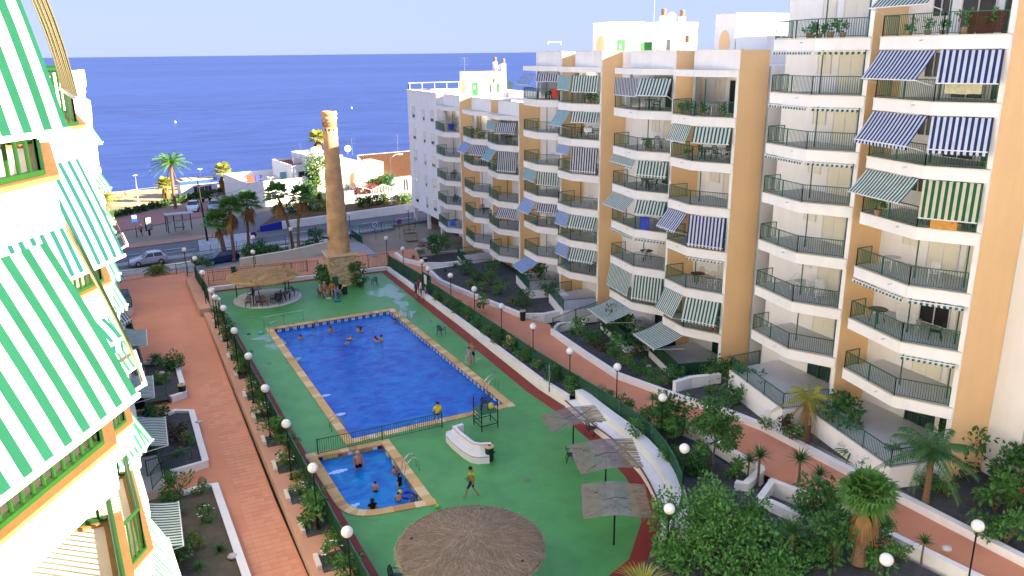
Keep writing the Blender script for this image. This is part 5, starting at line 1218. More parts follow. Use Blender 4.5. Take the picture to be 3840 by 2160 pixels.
tree('young_tree', (yt.x, yt.y, .3), 'young tree with a slim pale trunk and dark glossy crown beside the right walk', [((0, 0, 3.1), .9, .8), ((.8, .2, 2.9), .8, .7), ((-.8, .1, 2.7), .75, .7), ((.3, -.6, 2.3), .7, .6), ((.2, .6, 3.7), .6, .55), ((-.9, -.3, 2.0), .45, .4), ((1.1, -.2, 2.1), .5, .45)], 1.9, .07, [LEAFD, LEAFM], 3200, .19)
# --- palms
def fan_blade(mb, base, d, up, pet, Rr, nl=16, spread=1.9, k=0, droop=.35):
    d = d.normalized(); s_ = d.cross(up)
    if s_.length < 1e-2: s_ = Vector((1, 0, 0))
    s_.normalize(); nn = s_.cross(d); c = base + d * pet; mb.beam(base, c, .03, .015, k)
    for i in range(nl):
        a = lerp(-spread, spread, i / (nl - 1)); dd = d * math.cos(a) + s_ * math.sin(a); l = Rr * (.72 + .28 * math.cos(a * .7)) * rnd.uniform(.9, 1.05)
        w = Rr * .075; t = dd.cross(nn).normalized() * w; m1 = c + dd * (l * .6) - nn * (.05 * l); e = c + dd * l - Vector((0, 0, droop * l * rnd.uniform(.5, 1.1)))
        mb.quad(c, m1 + t, e, m1 - t, k)
def fan_palm(name, height, n_green, n_dead, Rr, pet, mg, r0=.22, lean=0, dead=None, seed=0):
    root = empty(name, (0, 0, 0), 'palm', 'palm'); pts = [(lean * (i / 6) ** 2, 0, height * i / 6) for i in range(7)]
    tm = MB(); rr = [r0 * (1.25 if i == 0 else 1.0 - .05 * i) for i in range(7)]
    tm.tube(pts, rr, 10)
    for i in range(int(height * 7)):         # old leaf bases
        t = rnd.random(); a = rnd.uniform(0, 6.28); z = height * t; c = Vector((lean * t * t, 0, z)); u = Vector((math.cos(a), math.sin(a), 0)); tm.beam(c + u * r0 * .8, c + u * (r0 * 1.15) + Vector((0, 0, .12)), .09, .03)
    tm.build('trunk', PALMBARK, root, local=True)
    top = Vector((lean, 0, height)); cm = MB()
    for i in range(n_green):
        a = 2.39996 * i; e = lerp(1.35, -.35, (i + .5) / n_green); d = Vector((math.cos(a) * math.cos(e), math.sin(a) * math.cos(e), math.sin(e)))
        fan_blade(cm, top + Vector((0, 0, .1)), d, Vector((0, 0, 1)), pet * rnd.uniform(.8, 1.15), Rr * rnd.uniform(.85, 1.1))
    cm.build('crown', mg, root, local=True)
    if n_dead:
        dm = MB()
        for i in range(n_dead):
            a = 2.39996 * i + .5; e = rnd.uniform(-1.35, -.75); d = Vector((math.cos(a) * math.cos(e), math.sin(a) * math.cos(e), math.sin(e)))
            fan_blade(dm, top - Vector((0, 0, rnd.uniform(0, .9))), d, Vector((0, 0, 1)), pet * rnd.uniform(.35, .8), Rr * rnd.uniform(.7, 1.1), 7, .55, 0, .9)
        dm.build('dead_fronds', dead or PALMD, root, local=True)
    return root
def feather_palm(name, height, n, L_, mg, r0=.18, elev=(1.2, -.5), nl=26, lw=.045, ll=.5, hang=.9, lean=0, dead=0):
    root = empty(name, (0, 0, 0), 'palm', 'palm'); pts = [(lean * (i / 6) ** 2, 0, height * i / 6) for i in range(7)]
    tm = MB(); tm.tube(pts, [r0 * (1.3 if i == 0 else 1) for i in range(7)], 10)
    for i in range(int(height * 4)): z = height * i / (height * 4); tm.tube([(lean * (z / height) ** 2, 0, z), (lean * (z / height) ** 2, 0, z + .03)], r0 * 1.08, 10)
    tm.build('trunk', PALMBARK, root, local=True)
    cm = MB(); dm = MB()
    for i in range(n + dead):
        mb = cm if i < n else dm
        a = 2.39996 * i + rnd.uniform(-.2, .2); e = lerp(elev[0], elev[1], (i + .5) / n) if i < n else rnd.uniform(-1.3, -.8); d = Vector((math.cos(a) * math.cos(e), math.sin(a) * math.cos(e), math.sin(e))); s_ = Vector((-math.sin(a), math.cos(a), 0))
        base = Vector((lean, 0, height)); pv = None; l = L_ * rnd.uniform(.85, 1.1)
        for j in range(9):
            t = j / 8; p = base + d * (l * t) + Vector((0, 0, -l * hang * .5 * t * t)); 
            if pv is not None: mb.beam(pv, p, .035 * (1.1 - t), .02)
            if j > 0:
                dirn = (p - pv).normalized()
                for kx in range(nl // 8 + 1):
                    q = pv.lerp(p, kx / (nl // 8 + 1)); lw_ = ll * (1.05 - .55 * t) * rnd.uniform(.85, 1.1)
                    for sgn in (-1, 1):
                        dd = (s_ * sgn * .8 + dirn * .55 + Vector((0, 0, -.35 - .3 * rnd.random()))).normalized(); e2 = q + dd * lw_ + Vector((0, 0, -.2 * lw_)); m1 = q + dd * lw_ * .5; w = dirn * (lw * .5)
                        mb.quad(q - w * .5, m1 + w, e2, m1 - w)
            pv = p
    cm.build('crown', mg, root, local=True)
    if dead: dm.build('dead_fronds', PALMD, root, local=True)
    return root
def put(root, p, label, group, rz=0, s_=1.0):
    root.location = p; root.rotation_euler = (0, 0, rz); root.scale = (s_,) * 3; tag(root, label, None, group); return root
def trunk_h(x0, y0, z0, xt, yt_):
    b = g(x0, y0, z0); t = gy(xt, yt_, b.y); return b, t.z - z0, t.x - b.x
GP = 'palms along the street'
b, h, ln = trunk_h(567, 655, -.9, 545, 560); put(fan_palm('fan_palm', h, 32, 4, 1.03, .9, [PALMG], .3, ln), b, 'short thick fan palm by the blue car, leftmost of the roadside palms', GP)
b, h, ln = trunk_h(590, 655, -.9, 578, 525); put(fan_palm('fan_palm', h, 28, 26, 1.08, .9, [PALMG], .19, ln), b, 'tall fan palm with a skirt of dead fronds, second of the roadside palms', GP)
b, h, ln = trunk_h(628, 640, -.9, 622, 512); put(fan_palm('fan_palm', h, 28, 14, 1.08, .9, [PALMG], .18, ln), b, 'straight fan palm in the middle of the roadside palms', GP)
b, h, ln = trunk_h(738, 636, -.6, 696, 490); put(fan_palm('fan_palm', h, 26, 8, 1.03, .9, [PALMG], .2, ln), b, 'leaning fan palm left of the chimney', GP)
b, h, ln = trunk_h(752, 636, -.6, 757, 495); put(fan_palm('fan_palm', h, 26, 8, 1.03, .9, [PALMG], .18, ln), b, 'upright fan palm just left of the chimney', GP)
b, h, ln = trunk_h(442, 524, -1.1, 428, 408); put(feather_palm('date_palm', h, 34, 3.2, [PALMG], .22, (1.2, -.3), 32, .06, .55, .75, ln, 4), b, 'tall lone date palm standing at the seaside walk', GP)
b, h, ln = trunk_h(425, 505, -1.2, 415, 465); put(fan_palm('fan_palm', h, 26, 20, 1.1, .7, [PALMYEL], .25, ln), b, 'short yellowing palm on the beach beside the tall date palm', GP)
b, h, ln = trunk_h(565, 487, -1.2, 560, 432); put(fan_palm('fan_palm', h, 24, 30, 1.19, .9, [PALMYEL], .25, ln), b, 'palm with golden dead fronds before the white beach house', GP)
b, h, ln = trunk_h(800, 470, -1.0, 798, 350); put(fan_palm('fan_palm', h, 20, 30, 1.29, .9, [PALMYEL], .25, ln), b, 'palm with golden skirt rising behind the chimney', GP)
b, h, ln = trunk_h(272, 540, -1.0, 262, 497); put(feather_palm('date_palm', h, 26, 2.2, [PALMYEL], .25, (1.1, -.5), 24, .06, .5, .9, ln, 8), b, 'palm half hidden by the left building near the beach', GP)
b = g(397, 692, -.2); put(feather_palm('date_palm', .5, 34, 1.7, [LEAFY], .15, (1.3, .1), 24, .05, .4, 1.1), b, 'small weeping yellow green palm at the street fence', GP)
# garden palms on the right
b = g(2160, 1415, .8); t = gy(2170, 1235, b.y); put(fan_palm('fan_palm', t.z - .8 - .3, 42, 16, .85, .55, [PALMG], .3, 0, PALMD), b, 'bushy fan palm with a shaggy trunk at the lower right', 'palms in the garden')
b, h, ln = trunk_h(2328, 1262, 1.05, 2345, 1130); put(feather_palm('feather_palm', h, 17, 2.5, [PALMGD], .15, (1.1, -.35), 40, .05, .62, 1.0, ln), b, 'tall arching feathery palm before the tallest terrace', 'palms in the garden')
b, h, ln = trunk_h(2025, 1095, 1.05, 2035, 1000); put(feather_palm('feather_palm', h, 12, 1.9, [PALMYEL], .1, (1.2, -.2), 30, .045, .5, 1.1, ln, 10), b, 'thin palm with hanging golden fronds beside the tallest block', 'palms in the garden')
q = g(1615, 1490, 2.2); yp = spiky('fan_palm', 190, 1.9, .05, [PALMYEL], .45, 2.0, PALMBARK, (.1, 1.45), 5); yp['category'] = 'palm'; put(yp, (q.x, q.y, .2), 'palm crown tinted sunlit yellow poking up from the bottom edge', 'palms in the garden')  # sunlight put into the frond colour; the crown itself stands in shade
# low hedge along the seaside walk
mb = MB(); d = (h1 - h0)
for i in range(1600):
    t = rnd.uniform(-.35, 1); p = h0 + d * t + Vector((rnd.uniform(-.5, .5), rnd.uniform(-.7, .7), rnd.uniform(0, .55))); leaf(mb, p, rdir() + Vector((0, 0, .5)), rdir(), .55, .4)
mb.build('beach_hedge', [HEDGE], label='low green hedge along the seaside walk', cat='hedge')
# ================================================================ FURNITURE, PARASOLS, SMALL THINGS
def chair_proto(m):
    r_ = empty('plastic_chair', (0, 0, 0), 'chair', 'chair')       # faces -Y
    MB().prism([(-.23, -.25), (.23, -.25), (.21, .2), (-.21, .2)], .41, .44).build('seat', m, r_, local=True)
    bk = MB().tube([(-.22, .2, .42), (-.23, .27, .7), (-.15, .31, .88), (0, .325, .92), (.15, .31, .88), (.23, .27, .7), (.22, .2, .42)], .022, 6)
    for x in (-.14, -.07, 0, .07, .14): bk.beam((x, .2, .44), (x, .31, .88), .035, .012)
    bk.build('backrest', m, r_, local=True)
    for sx in (-1, 1):
        MB().tube([(sx * .24, .25, .64), (sx * .27, 0, .66), (sx * .26, -.24, .62), (sx * .24, -.27, .42)], .022, 6).build('armrest', m, r_, local=True)
        MB().beam((sx * .22, -.24, .42), (sx * .25, -.28, 0), .045, .035).build('leg', m, r_, local=True)
        MB().beam((sx * .2, .2, .42), (sx * .24, .3, 0), .045, .035).build('leg', m, r_, local=True)
    return r_
def table_proto(m, r0=.45, cloth=None):
    r_ = empty('round_table', (0, 0, 0), 'table', 'table')
    MB().lathe((0, 0, .69), [(r0 - .02, 0), (r0, .01), (r0, .03), (r0 - .02, .04)], 20).build('table_top', m, r_, local=True)
    for i in range(4):
        a = PI / 4 + i * PI / 2; MB().beam((math.cos(a) * r0 * .5, math.sin(a) * r0 * .5, .69), (math.cos(a) * r0 * .75, math.sin(a) * r0 * .75, 0), .05, .03).build('leg', m, r_, local=True)
    return r_
def lounger_proto(m):
    r_ = empty('reclining_chair', (0, 0, 0), 'lounge chair', 'chair')
    s_ = MB()
    for i in range(7): s_.beam((-.24, -.3 + i * .09, .38 - i * .005), (.24, -.3 + i * .09, .38 - i * .005), .07, .02)
    s_.build('seat', m, r_, local=True)
    b_ = MB()
    for x in (-.2, -.1, 0, .1, .2): b_.beam((x, .3, .36), (x, .62, 1.05), .07, .015)
    b_.beam((-.25, .62, 1.05), (.25, .62, 1.05), .05, .03).build('backrest', m, r_, local=True)
    for sx in (-1, 1):
        MB().beam((sx * .26, -.3, .38), (sx * .26, .35, 0), .04, .03).build('leg', m, r_, local=True); MB().beam((sx * .26, .3, .38), (sx * .26, -.35, 0), .04, .03).build('leg', m, r_, local=True)
        MB().beam((sx * .28, -.3, .58), (sx * .28, .42, .62), .05, .03).build('armrest', m, r_, local=True)
    return r_
CREAMPL = mat('cream_plastic', (.62, .5, .3), rough=.5)
PR = {'nchair': chair_proto(NPLAST), 'wchair': chair_proto(WPLAST), 'gchair': chair_proto(GPLAST), 'cchair': chair_proto(CREAMPL), 'wtable': table_proto(WPLAST), 'gtable': table_proto(GPLAST, .5), 'ntable': table_proto(NPLAST, .55), 'btable': table_proto(WOOD, .5), 'wlounge': lounger_proto(WPLAST)}
PU = {k: [] for k in PR}
def fur(kind, p, rz, label, group): return place(PR[kind], PU[kind], p, rz, label, group)
KN = {'nchair': 'navy plastic armchair', 'wchair': 'white plastic armchair', 'gchair': 'green plastic armchair', 'cchair': 'cream padded armchair', 'wtable': 'round white table', 'gtable': 'round green table', 'ntable': 'round navy table', 'btable': 'round brown table', 'wlounge': 'white slatted reclining chair'}
BN = {'T': 'right column of the tallest block', 'T2': 'left column of the tallest block', 'M3': 'ochre flank column of the middle block', 'M2': 'second column of the middle block', 'M1': 'third column of the middle block', 'M0': 'fourth column of the middle block', 'N4': 'nearest column of the far block', 'N3': 'middle column of the far block', 'N2': 'last column of the far block'}
ODT = ['top', 'second', 'third', 'fourth', 'fifth', 'sixth', 'seventh']
def bpos(bn, lv, u, v):
    y0, yk, yc, fl_ = BAYS[bn]; y = lerp(y0 + .4, yc - .3, u)
    xf = lerp(FX, KX, (y - y0) / (yk - y0)) if y < yk else lerp(KX, CX_, (y - yk) / (yc - yk))
    return Vector((lerp(xf + .35, BX - .45, v), y, fl_[lv] - .055))
BF = [('T', 4, [('wchair', .38, .55, 2.2)]), ('T', 5, [('gtable', .86, .35, 0), ('wlounge', .66, .6, -1.2), ('wlounge', .55, .6, -1.2), ('gchair', .28, .5, .6)]), ('T', 4, [('wtable', .8, .4, 0)]),
      ('T2', 5, [('wtable', .62, .5, 0), ('wchair', .75, .6, 2.2), ('wchair', .5, .6, -2), ('wlounge', .3, .45, 2.6)]),
      ('M3', 0, [('wtable', .5, .4, 0), ('cchair', .35, .4, .8), ('gchair', .65, .4, -2), ('cchair', .55, .6, 2.8)]), ('M3', 1, [('gtable', .6, .4, 0), ('gchair', .75, .5, -1.6), ('gchair', .5, .6, 3), ('wlounge', .3, .5, .6)]), ('M3', 4, [('btable', .62, .4, 0), ('cchair', .72, .7, 3), ('cchair', .45, .6, 2), ('wchair', .3, .4, .4), ('wchair', .2, .5, .4)]),
      ('M2', 0, [('gtable', .5, .4, 0), ('gchair', .35, .4, .8)]), ('M2', 1, [('gtable', .55, .4, 0), ('wchair', .68, .55, -2), ('wchair', .4, .6, 3), ('gchair', .48, .65, 2.7)]), ('M2', 2, [('ntable', .5, .4, 0), ('nchair', .35, .4, .7), ('nchair', .65, .5, -2)]), ('M2', 3, [('wlounge', .35, .3, 2.4)]), ('M2', 4, [('btable', .62, .6, 0), ('wlounge', .55, .25, .5)]),
      ('M1', 0, [('wtable', .35, .4, 0), ('gchair', .6, .5, 1)]), ('M1', 1, [('wtable', .3, .4, 0), ('gchair', .75, .4, 2), ('gchair', .55, .6, 3)]), ('M1', 3, [('wchair', .45, .5, 2.5)]), ('M1', 4, [('wchair', .3, .4, 2)]), ('M1', 5, [('ntable', .4, .5, 0)]),
      ('M0', 0, [('gchair', .5, .4, 2), ('gchair', .65, .5, 1)]), ('M0', 1, [('wtable', .5, .4, 0), ('wchair', .65, .5, -2), ('wchair', .35, .5, 2)]), ('M0', 2, [('wchair', .5, .5, 2.4)]), ('M0', 4, [('wtable', .4, .4, 0), ('wchair', .55, .5, 3)]), ('M0', 5, [('wtable', .5, .4, 0), ('wchair', .3, .4, 1), ('wchair', .65, .5, 2.6)]),
      ('N4', 0, [('btable', .5, .4, 0), ('wchair', .25, .4, .6)]), ('N4', 1, [('gchair', .5, .4, 2)]), ('N4', 4, [('wtable', .5, .5, 0)]), ('N3', 1, [('ntable', .5, .4, 0)]), ('N3', 3, [('btable', .5, .5, 0), ('gchair', .75, .5, 2.5)]), ('N2', 0, [('gchair', .6, .4, 2), ('gtable', .5, .4, 0)]), ('N2', 2, [('nchair', .7, .5, 2.3), ('wchair', .35, .5, 2.6), ('ntable', .5, .4, 0)]), ('N2', 3, [('nchair', .6, .4, .4), ('nchair', .4, .4, .4)]), ('N2', 4, [('wchair', .4, .4, 1)])]
for bn, lv, items in BF:
    for kd_, u, v, rz in items:
        same = sorted(w[1] for w in items if w[0] == kd_); pre = '' if len(same) < 2 else ('right-hand ' if u == same[0] else 'left-hand ')
        fur(kd_, bpos(bn, lv, u, v), rz + PI, '%s%s on the %s balcony, %s' % (pre, KN[kd_], ODT[lv], BN[bn]), 'furniture on the balconies')
fur('wtable', (32.6, 60.2, .5), 0, 'round white table on the ground terrace left of the ribbed panels', 'furniture on the balconies'); fur('wchair', (33.0, 61.2, .5), 2.5, 'white plastic armchair on the ground terrace left of the ribbed panels', 'furniture on the balconies')
fur('gtable', (32.3, 49.6, .5), 0, 'round green table under the first large terrace awning', 'furniture on the balconies'); fur('wchair', (33.2, 49.2, .5), 2.0, 'white plastic armchair under the first large terrace awning', 'furniture on the balconies')
# towels and cloths on rails
def towel(a, b, ztop, hgt, m, label, off=-.06):
    mb = MB(); a = Vector(a); b = Vector(b); n = 10; d = b - a; nn = Vector((-d.y, d.x, 0)).normalized()
    if nn.x > 0: nn = -nn
    prof_ = [(-.05, -hgt * .45), (-.05, 0), (0, .04), (.05, 0), (.05, -hgt * .5), (.045, -hgt)]
    for i in range(n + 1):
        p = a + d * (i / n); w = .015 * math.sin(i * 1.7)
        for o_, z_ in prof_: q = p + nn * (o_ + w); mb.v.append((q.x, q.y, ztop + z_ + .012 * math.sin(i * .9)))
    L_ = len(prof_)
    for i in range(n):
        for j in range(L_ - 1): mb.f.append((i * L_ + j, i * L_ + j + 1, (i + 1) * L_ + j + 1, (i + 1) * L_ + j)); mb.mi.append(0)
    mb.build('towel', m, label=label, cat='towel', smooth=True)
TW = lambda n, c: mat('towel_' + n, c, tuple(v * .75 for v in c), rough=.95, spec=.05, scale=6)
def rail_pt(bn, u): 
    y0, yk, yc, f_ = BAYS[bn]; y = lerp(y0 + .3, yk, u) if u <= 1 else lerp(yk, yc - .06, u - 1)
    return Vector((lerp(FX, KX + .07, u) if u <= 1 else lerp(KX + .07, CX_ + .06, u - 1), y, 0))
for bn, lv, u0, u1, hgt, m_, lb in [('T', 3, .32, .78, 1.15, TW('orange', (.70, .36, .08)), 'orange towel hung over the rail under the cream striped awning'), ('T', 1, .25, .85, .6, TW('cream', (.6, .58, .38)), 'long cream sheet drying on the rail under the blue awnings'), ('M2', 3, .55, .85, .95, TW('blue', (.06, .1, .5)), 'bright blue printed towel on the second balcony column'), ('M1', 1, .25, .55, .35, TW('white', (.75, .75, .75)), 'white towel on the rail of the third balcony column'), ('M0', 0, .1, .35, .75, TW('red', (.65, .08, .05)), 'red towel on the top floor rail of the fourth balcony column'), ('M1', 5, 1.25, 1.5, .7, TW('sky', (.1, .3, .75)), 'sky blue towel on the side rail low on the middle block'), ('N2', 4, .45, .8, .75, TW('royal', (.05, .15, .6)), 'royal blue towel on the lowest balcony of the far block'), ('N2', 0, .4, .7, .7, TW('navy', (.03, .06, .3)), 'navy washing on the top balcony of the far block'), ('M3', 5, .12, .2, .8, TW('crimson', (.4, .03, .03)), 'narrow crimson cloth beside the low green awning')]:
    z_ = BAYS[bn][3][lv] + .95; towel(rail_pt(bn, u0), rail_pt(bn, u1), z_, hgt, m_, lb)
# dark cane matting on the top rail
a, b = rail_pt('T', .05), rail_pt('T', .62); mm = MB(); z_ = 22.55
for i in range(40): p = a.lerp(b, i / 40); mm.beam((p.x - .05, p.y - .03, z_ + .05), (p.x - .05, p.y - .03, z_ + .92), .03, .02, up=Vector((0, 1, .01)))
mm.build('cane_mat', mat('cane_mat_brown', (.10, .05, .03), (.06, .03, .02), rough=.9, scale=8), label='dark brown cane mat tied to the top right rail', cat='mat')
# pots with plants
def pot_plant(p, label, s_=1.0, m=(LEAFM, LEAFD), fl_=None):
    r_ = empty('potted_plant', p, label, 'potted plant', 'potted plants on the balconies'); r_.scale = (s_,) * 3
    MB().lathe((0, 0, 0), [(.1, 0), (.15, .22), (.16, .26), (.13, .26)], 12).build('pot', TERRA, r_, local=True)
    mb = MB(); cloud(mb, (0, 0, .5), .26, .26, .26, 120, .13, 6, 0, 1); mb.build('foliage', list(m), r_, local=True)
    if fl_:
        f_ = MB(); cloud(f_, (0, 0, .58), .22, .22, .18, 40, .07, 5); f_.build('flowers', fl_, r_, local=True, kind='stuff')
k_ = 0
for bn, lv, us in [('T', 0, (.1, .25, .4, .55, .75)), ('T', 3, (.12, .2, .85)), ('T2', 0, (.3, .4, .5, .55, .2)), ('M3', 0, (.15, .4, .75, .85, .95)), ('M3', 1, (.7,)), ('N3', 0, (.15, .25, .5)), ('M2', 1, (.25,)), ('M1', 0, (.12, .2))]:
    for i, u in enumerate(us): pot_plant(bpos(bn, lv, u, .0), '%s potted plant from the right, %s balcony, %s' % (['first', 'second', 'third', 'fourth', 'fifth'][i], ODT[lv], BN[bn]), rnd.uniform(.9, 1.5), fl_=FLR if k_ % 4 == 1 else None); k_ += 1

# --- straw shelters
STRAWN = mat('straw_gold', (.70, .45, .18), (.50, .30, .10), rough=1, spec=.05, scale=3, detail=8)
STRAWG = mat('straw_grey', (.32, .25, .185), (.19, .145, .105), rough=1, spec=.05, scale=2, detail=8)
STRAWL = mat('straw_light', (.44, .36, .26), (.36, .29, .20), rough=1, spec=.05); STRAWDK = mat('straw_dark', (.20, .15, .10), (.26, .2, .13), rough=1, spec=.05)
def thatch(name, c, R_, zt, ze, m, label, posts, n, disc=None, pr=.05):
    root = empty(name, (c[0], c[1], 0), label, 'shelter')
    base = MB(); rings = 7; seg = 48
    for i in range(rings + 1):
        t = i / rings
        for j in range(seg):
            a = 2 * PI * j / seg; r = R_ * (.03 + .97 * t) * (1 + .012 * math.sin(7 * a) * t + .008 * math.sin(17 * a) * t); base.v.append((c[0] + r * math.cos(a), c[1] + r * math.sin(a), zt - (zt - ze) * t ** 1.35 + .02 * math.sin(5 * a + i)))
    for i in range(rings):
        for j in range(seg): q = (j + 1) % seg; base.f.append((i * seg + j, (i + 1) * seg + j, (i + 1) * seg + q, i * seg + q)); base.mi.append(0)
    base.build('roof', m, root)
    rim = MB()
    for j in range(120):
        a = 2 * PI * j / 120; b_ = 2 * PI * (j + .9) / 120; r0_, r1_ = R_ * rnd.uniform(.985, 1.015), R_ * .93; h_ = rnd.uniform(.13, .2)
        rim.quad((c[0] + r0_ * math.cos(a), c[1] + r0_ * math.sin(a), ze + .03), (c[0] + r0_ * math.cos(b_), c[1] + r0_ * math.sin(b_), ze + .03), (c[0] + r0_ * .985 * math.cos(b_), c[1] + r0_ * .985 * math.sin(b_), ze - h_), (c[0] + r0_ * .985 * math.cos(a), c[1] + r0_ * .985 * math.sin(a), ze - h_))
    rim.build('rim_fringe', m, root)
    st = MB()
    for i in range(n):
        t = rnd.random() ** .6; a = rnd.uniform(0, 6.2832); l = rnd.uniform(.25, .6) * (R_ / 3); r = R_ * t; aa = a + rnd.uniform(-.5, .5) * .5
        z = zt - (zt - ze) * t ** 1.35 + .02; r2 = r + l; r2 = min(r2, R_ * rnd.uniform(1.0, 1.025)); t2 = r2 / R_; z2 = zt - (zt - ze) * t2 ** 1.35 + rnd.uniform(.02, .07) - (.1 if t2 > 1 else 0)
        p = Vector((c[0] + r * math.cos(a), c[1] + r * math.sin(a), z)); a2 = a + rnd.uniform(-.14, .14) * min(3, R_ / max(r, .4)); e = Vector((c[0] + r2 * math.cos(a2) + rnd.uniform(-.12, .12), c[1] + r2 * math.sin(a2) + rnd.uniform(-.12, .12), z2)); s_ = Vector((-math.sin(a), math.cos(a), 0)) * rnd.uniform(.008, .02)
        st.quad(p - s_, p + s_, e + s_ * .4, e - s_ * .4, rnd.choice((0, 0, 1, 2)))
    st.build('straw', [m, STRAWL, STRAWDK], root, kind='stuff')
    for a in posts: MB().tube([(c[0] + R_ * .82 * math.cos(a), c[1] + R_ * .82 * math.sin(a), 0), (c[0] + R_ * .82 * math.cos(a), c[1] + R_ * .82 * math.sin(a), ze + .2)], pr, 8).build('post', BLACK, root)
    return root
thatch('straw_shelter', (8.75, 75.2), 3.2, 2.72, 2.25, STRAWN, 'round golden straw shelter at the far end of the deck', [2.7, 4.2, 5.6, .6], 6000)
thatch('straw_shelter', (10.35, 27.1), 3.05, 2.85, 2.3, STRAWG, 'large round grey thatched shelter at the bottom of the deck', [1.0, 2.6, 3.9, 5.3], 15000)
CONC = mat('pale_concrete', (.60, .60, .58), (.52, .52, .50), rough=.9, scale=1)
for cx_, cy_, rx_, lb in ((9.0, 75.1, 3.1, 'pale concrete disc under the golden straw shelter'), (10.35, 27.1, 2.6, 'pale concrete disc under the grey thatched shelter')):
    MB().lathe((cx_, cy_, 0), [(rx_, 0), (rx_, .06), (rx_ - .03, .075)], 48).build('concrete_disc', CONC, label=lb, cat='paving')
REED = [mat('reed_%d' % i, c, c2, rough=1, spec=.05, scale=2.2, detail=8) for i, (c, c2) in enumerate((((.28, .24, .19), (.19, .16, .13)), ((.26, .24, .23), (.17, .16, .155)), ((.31, .25, .17), (.21, .165, .11))))]
def reed_parasol(cs, z, label, sag):
    a, b, c, d = [Vector((p[0], p[1], z)) for p in cs]; ctr = (a + b + c + d) / 4
    root = empty('reed_parasol', (ctr.x, ctr.y, 0), label, 'parasol', 'reed parasols by the bench')
    MB().tube([(ctr.x, ctr.y, 0), (ctr.x, ctr.y, z)], .045, 8).build('post', BLACK, root)
    for ang in ((a, c), (b, d)): MB().beam(ang[0].lerp(ang[1], .06) - Vector((0, 0, .06)), ang[1].lerp(ang[0], .06) - Vector((0, 0, .06)), .05, .04).build('frame_bar', BLACK, root)
    for s_, (u0, u1, k_) in enumerate(((0, .27, 0), (.27, .72, 1), (.72, 1, 2))):
        mb = MB(); n = 90
        zz = lambda u: .16 * (1 - abs(u - .5) * 2) + sag * (u - .5)
        if s_ == 1:       # middle mat: reeds run across
            for i in range(n):
                v0, v1 = i / n, (i + .92) / n; pts = []
                e0, e1 = rnd.uniform(-.012, .012), rnd.uniform(-.012, .012); hz_ = rnd.uniform(.02, .035)
                P_ = lambda u, v: a.lerp(b, u).lerp(d.lerp(c, u), v) + Vector((0, 0, zz(u) + hz_))
                mb.quad(P_(u0 + e0, v0), P_(u0 + e0, v1), P_(.5, v1), P_(.5, v0)); mb.quad(P_(.5, v0), P_(.5, v1), P_(u1 + e1, v1), P_(u1 + e1, v0))
        else:
            for i in range(n):
                v0, v1 = i / n - .002, (i + .94) / n + .002; e0, e1 = rnd.uniform(-.02, .01), rnd.uniform(-.01, .02); hz_ = rnd.uniform(0, .018); sk = rnd.uniform(-.02, .02)
                P_ = lambda u, v: a.lerp(b, u).lerp(d.lerp(c, u), v) + Vector((0, 0, zz(u) + hz_))
                mb.quad(P_(u0 + e0, v0), P_(u0 + e0, v1), P_(u1 + e1, v1 + sk), P_(u1 + e1, v0 + sk))
        mb.build('reed_mat', REED[k_], root)
    w = MB().tube([a.lerp(b, .3).lerp(d.lerp(c, .3), .55) + Vector((0, 0, .12)), ctr + Vector((0, 0, .2)), a.lerp(b, .7).lerp(d.lerp(c, .7), .5) + Vector((0, 0, .13))], .015, 5); w.build('tie_wire', BLACK, root)
reed_parasol([(18.56, 36.95), (21.95, 36.77), (21.49, 34.68), (18.17, 34.84)], 2.3, 'reed parasol farthest from the camera of the three', .05)
reed_parasol([(18.3, 33.2), (21.58, 32.21), (20.41, 29.4), (17.4, 30.26)], 2.3, 'middle reed parasol with a frayed left edge', .08)
reed_parasol([(16.94, 29.4), (19.56, 28.06), (18.27, 25.51), (15.57, 26.81)], 2.3, 'reed parasol nearest the camera, next to the leafy bush', .0)

# --- white tiled bench, bins, lifeguard chair
TILEW = mat('white_mosaic', (.72, .72, .74), (.64, .65, .70), rough=.35, spec=.5, scale=8)
br = empty('tiled_bench', (14.6, 39, 0), 'white tiled L shaped bench with tan edging in the middle of the deck', 'bench')
def arc_band(pts, w, z0, z1, nm, m, edge=None):
    P3 = [Vector((p[0], p[1], 0)) for p in pts]; Q3 = offset_line(P3, w); mb = MB(); n = len(P3)
    for i in range(n):
        for q, z_ in ((P3[i], z0), (Q3[i], z0), (Q3[i], z1), (P3[i], z1)): mb.v.append((q.x, q.y, z_))
    for i in range(n - 1):
        a_ = 4 * i; b_ = a_ + 4
        for k in range(4): l = (k + 1) % 4; mb.f.append((a_ + l, b_ + l, b_ + k, a_ + k)); mb.mi.append(0)
    mb.f += [(3, 2, 1, 0), (4 * n - 4, 4 * n - 3, 4 * n - 2, 4 * n - 1)]; mb.mi += [0, 0]
    o = mb.build(nm, m, br)
    if edge:
        for aa, bb_ in zip(P3[:-1], P3[1:]): MB().beam((aa.x, aa.y, z1 - .03), (bb_.x, bb_.y, z1 - .03), .05, .05).build('edge_tile', edge, o)
sp = [(14.75, 41.0), (14.3, 40.9), (14.1, 40.5), (14.12, 39.6), (14.3, 38.2), (14.5, 37.5), (14.8, 37.2), (15.4, 37.0)]
arc_band(sp, .62, 0, .45, 'seat', TILEW, COPE)
arc_band([(a_ + (.42 if i < 5 else .3), b_ + (.45 if i > 4 else (-.42 if i < 2 else 0))) for i, (a_, b_) in enumerate(sp)], .2, .45, .95, 'backrest', TILEW, COPE)
MB().box(15.0, 16.2, 38.0, 39.3, .0, .035).build('dark_mat', mat('green_rubber', (.015, .05, .055), rough=.8), label='dark green rubber mat behind the tiled bench', cat='mat')
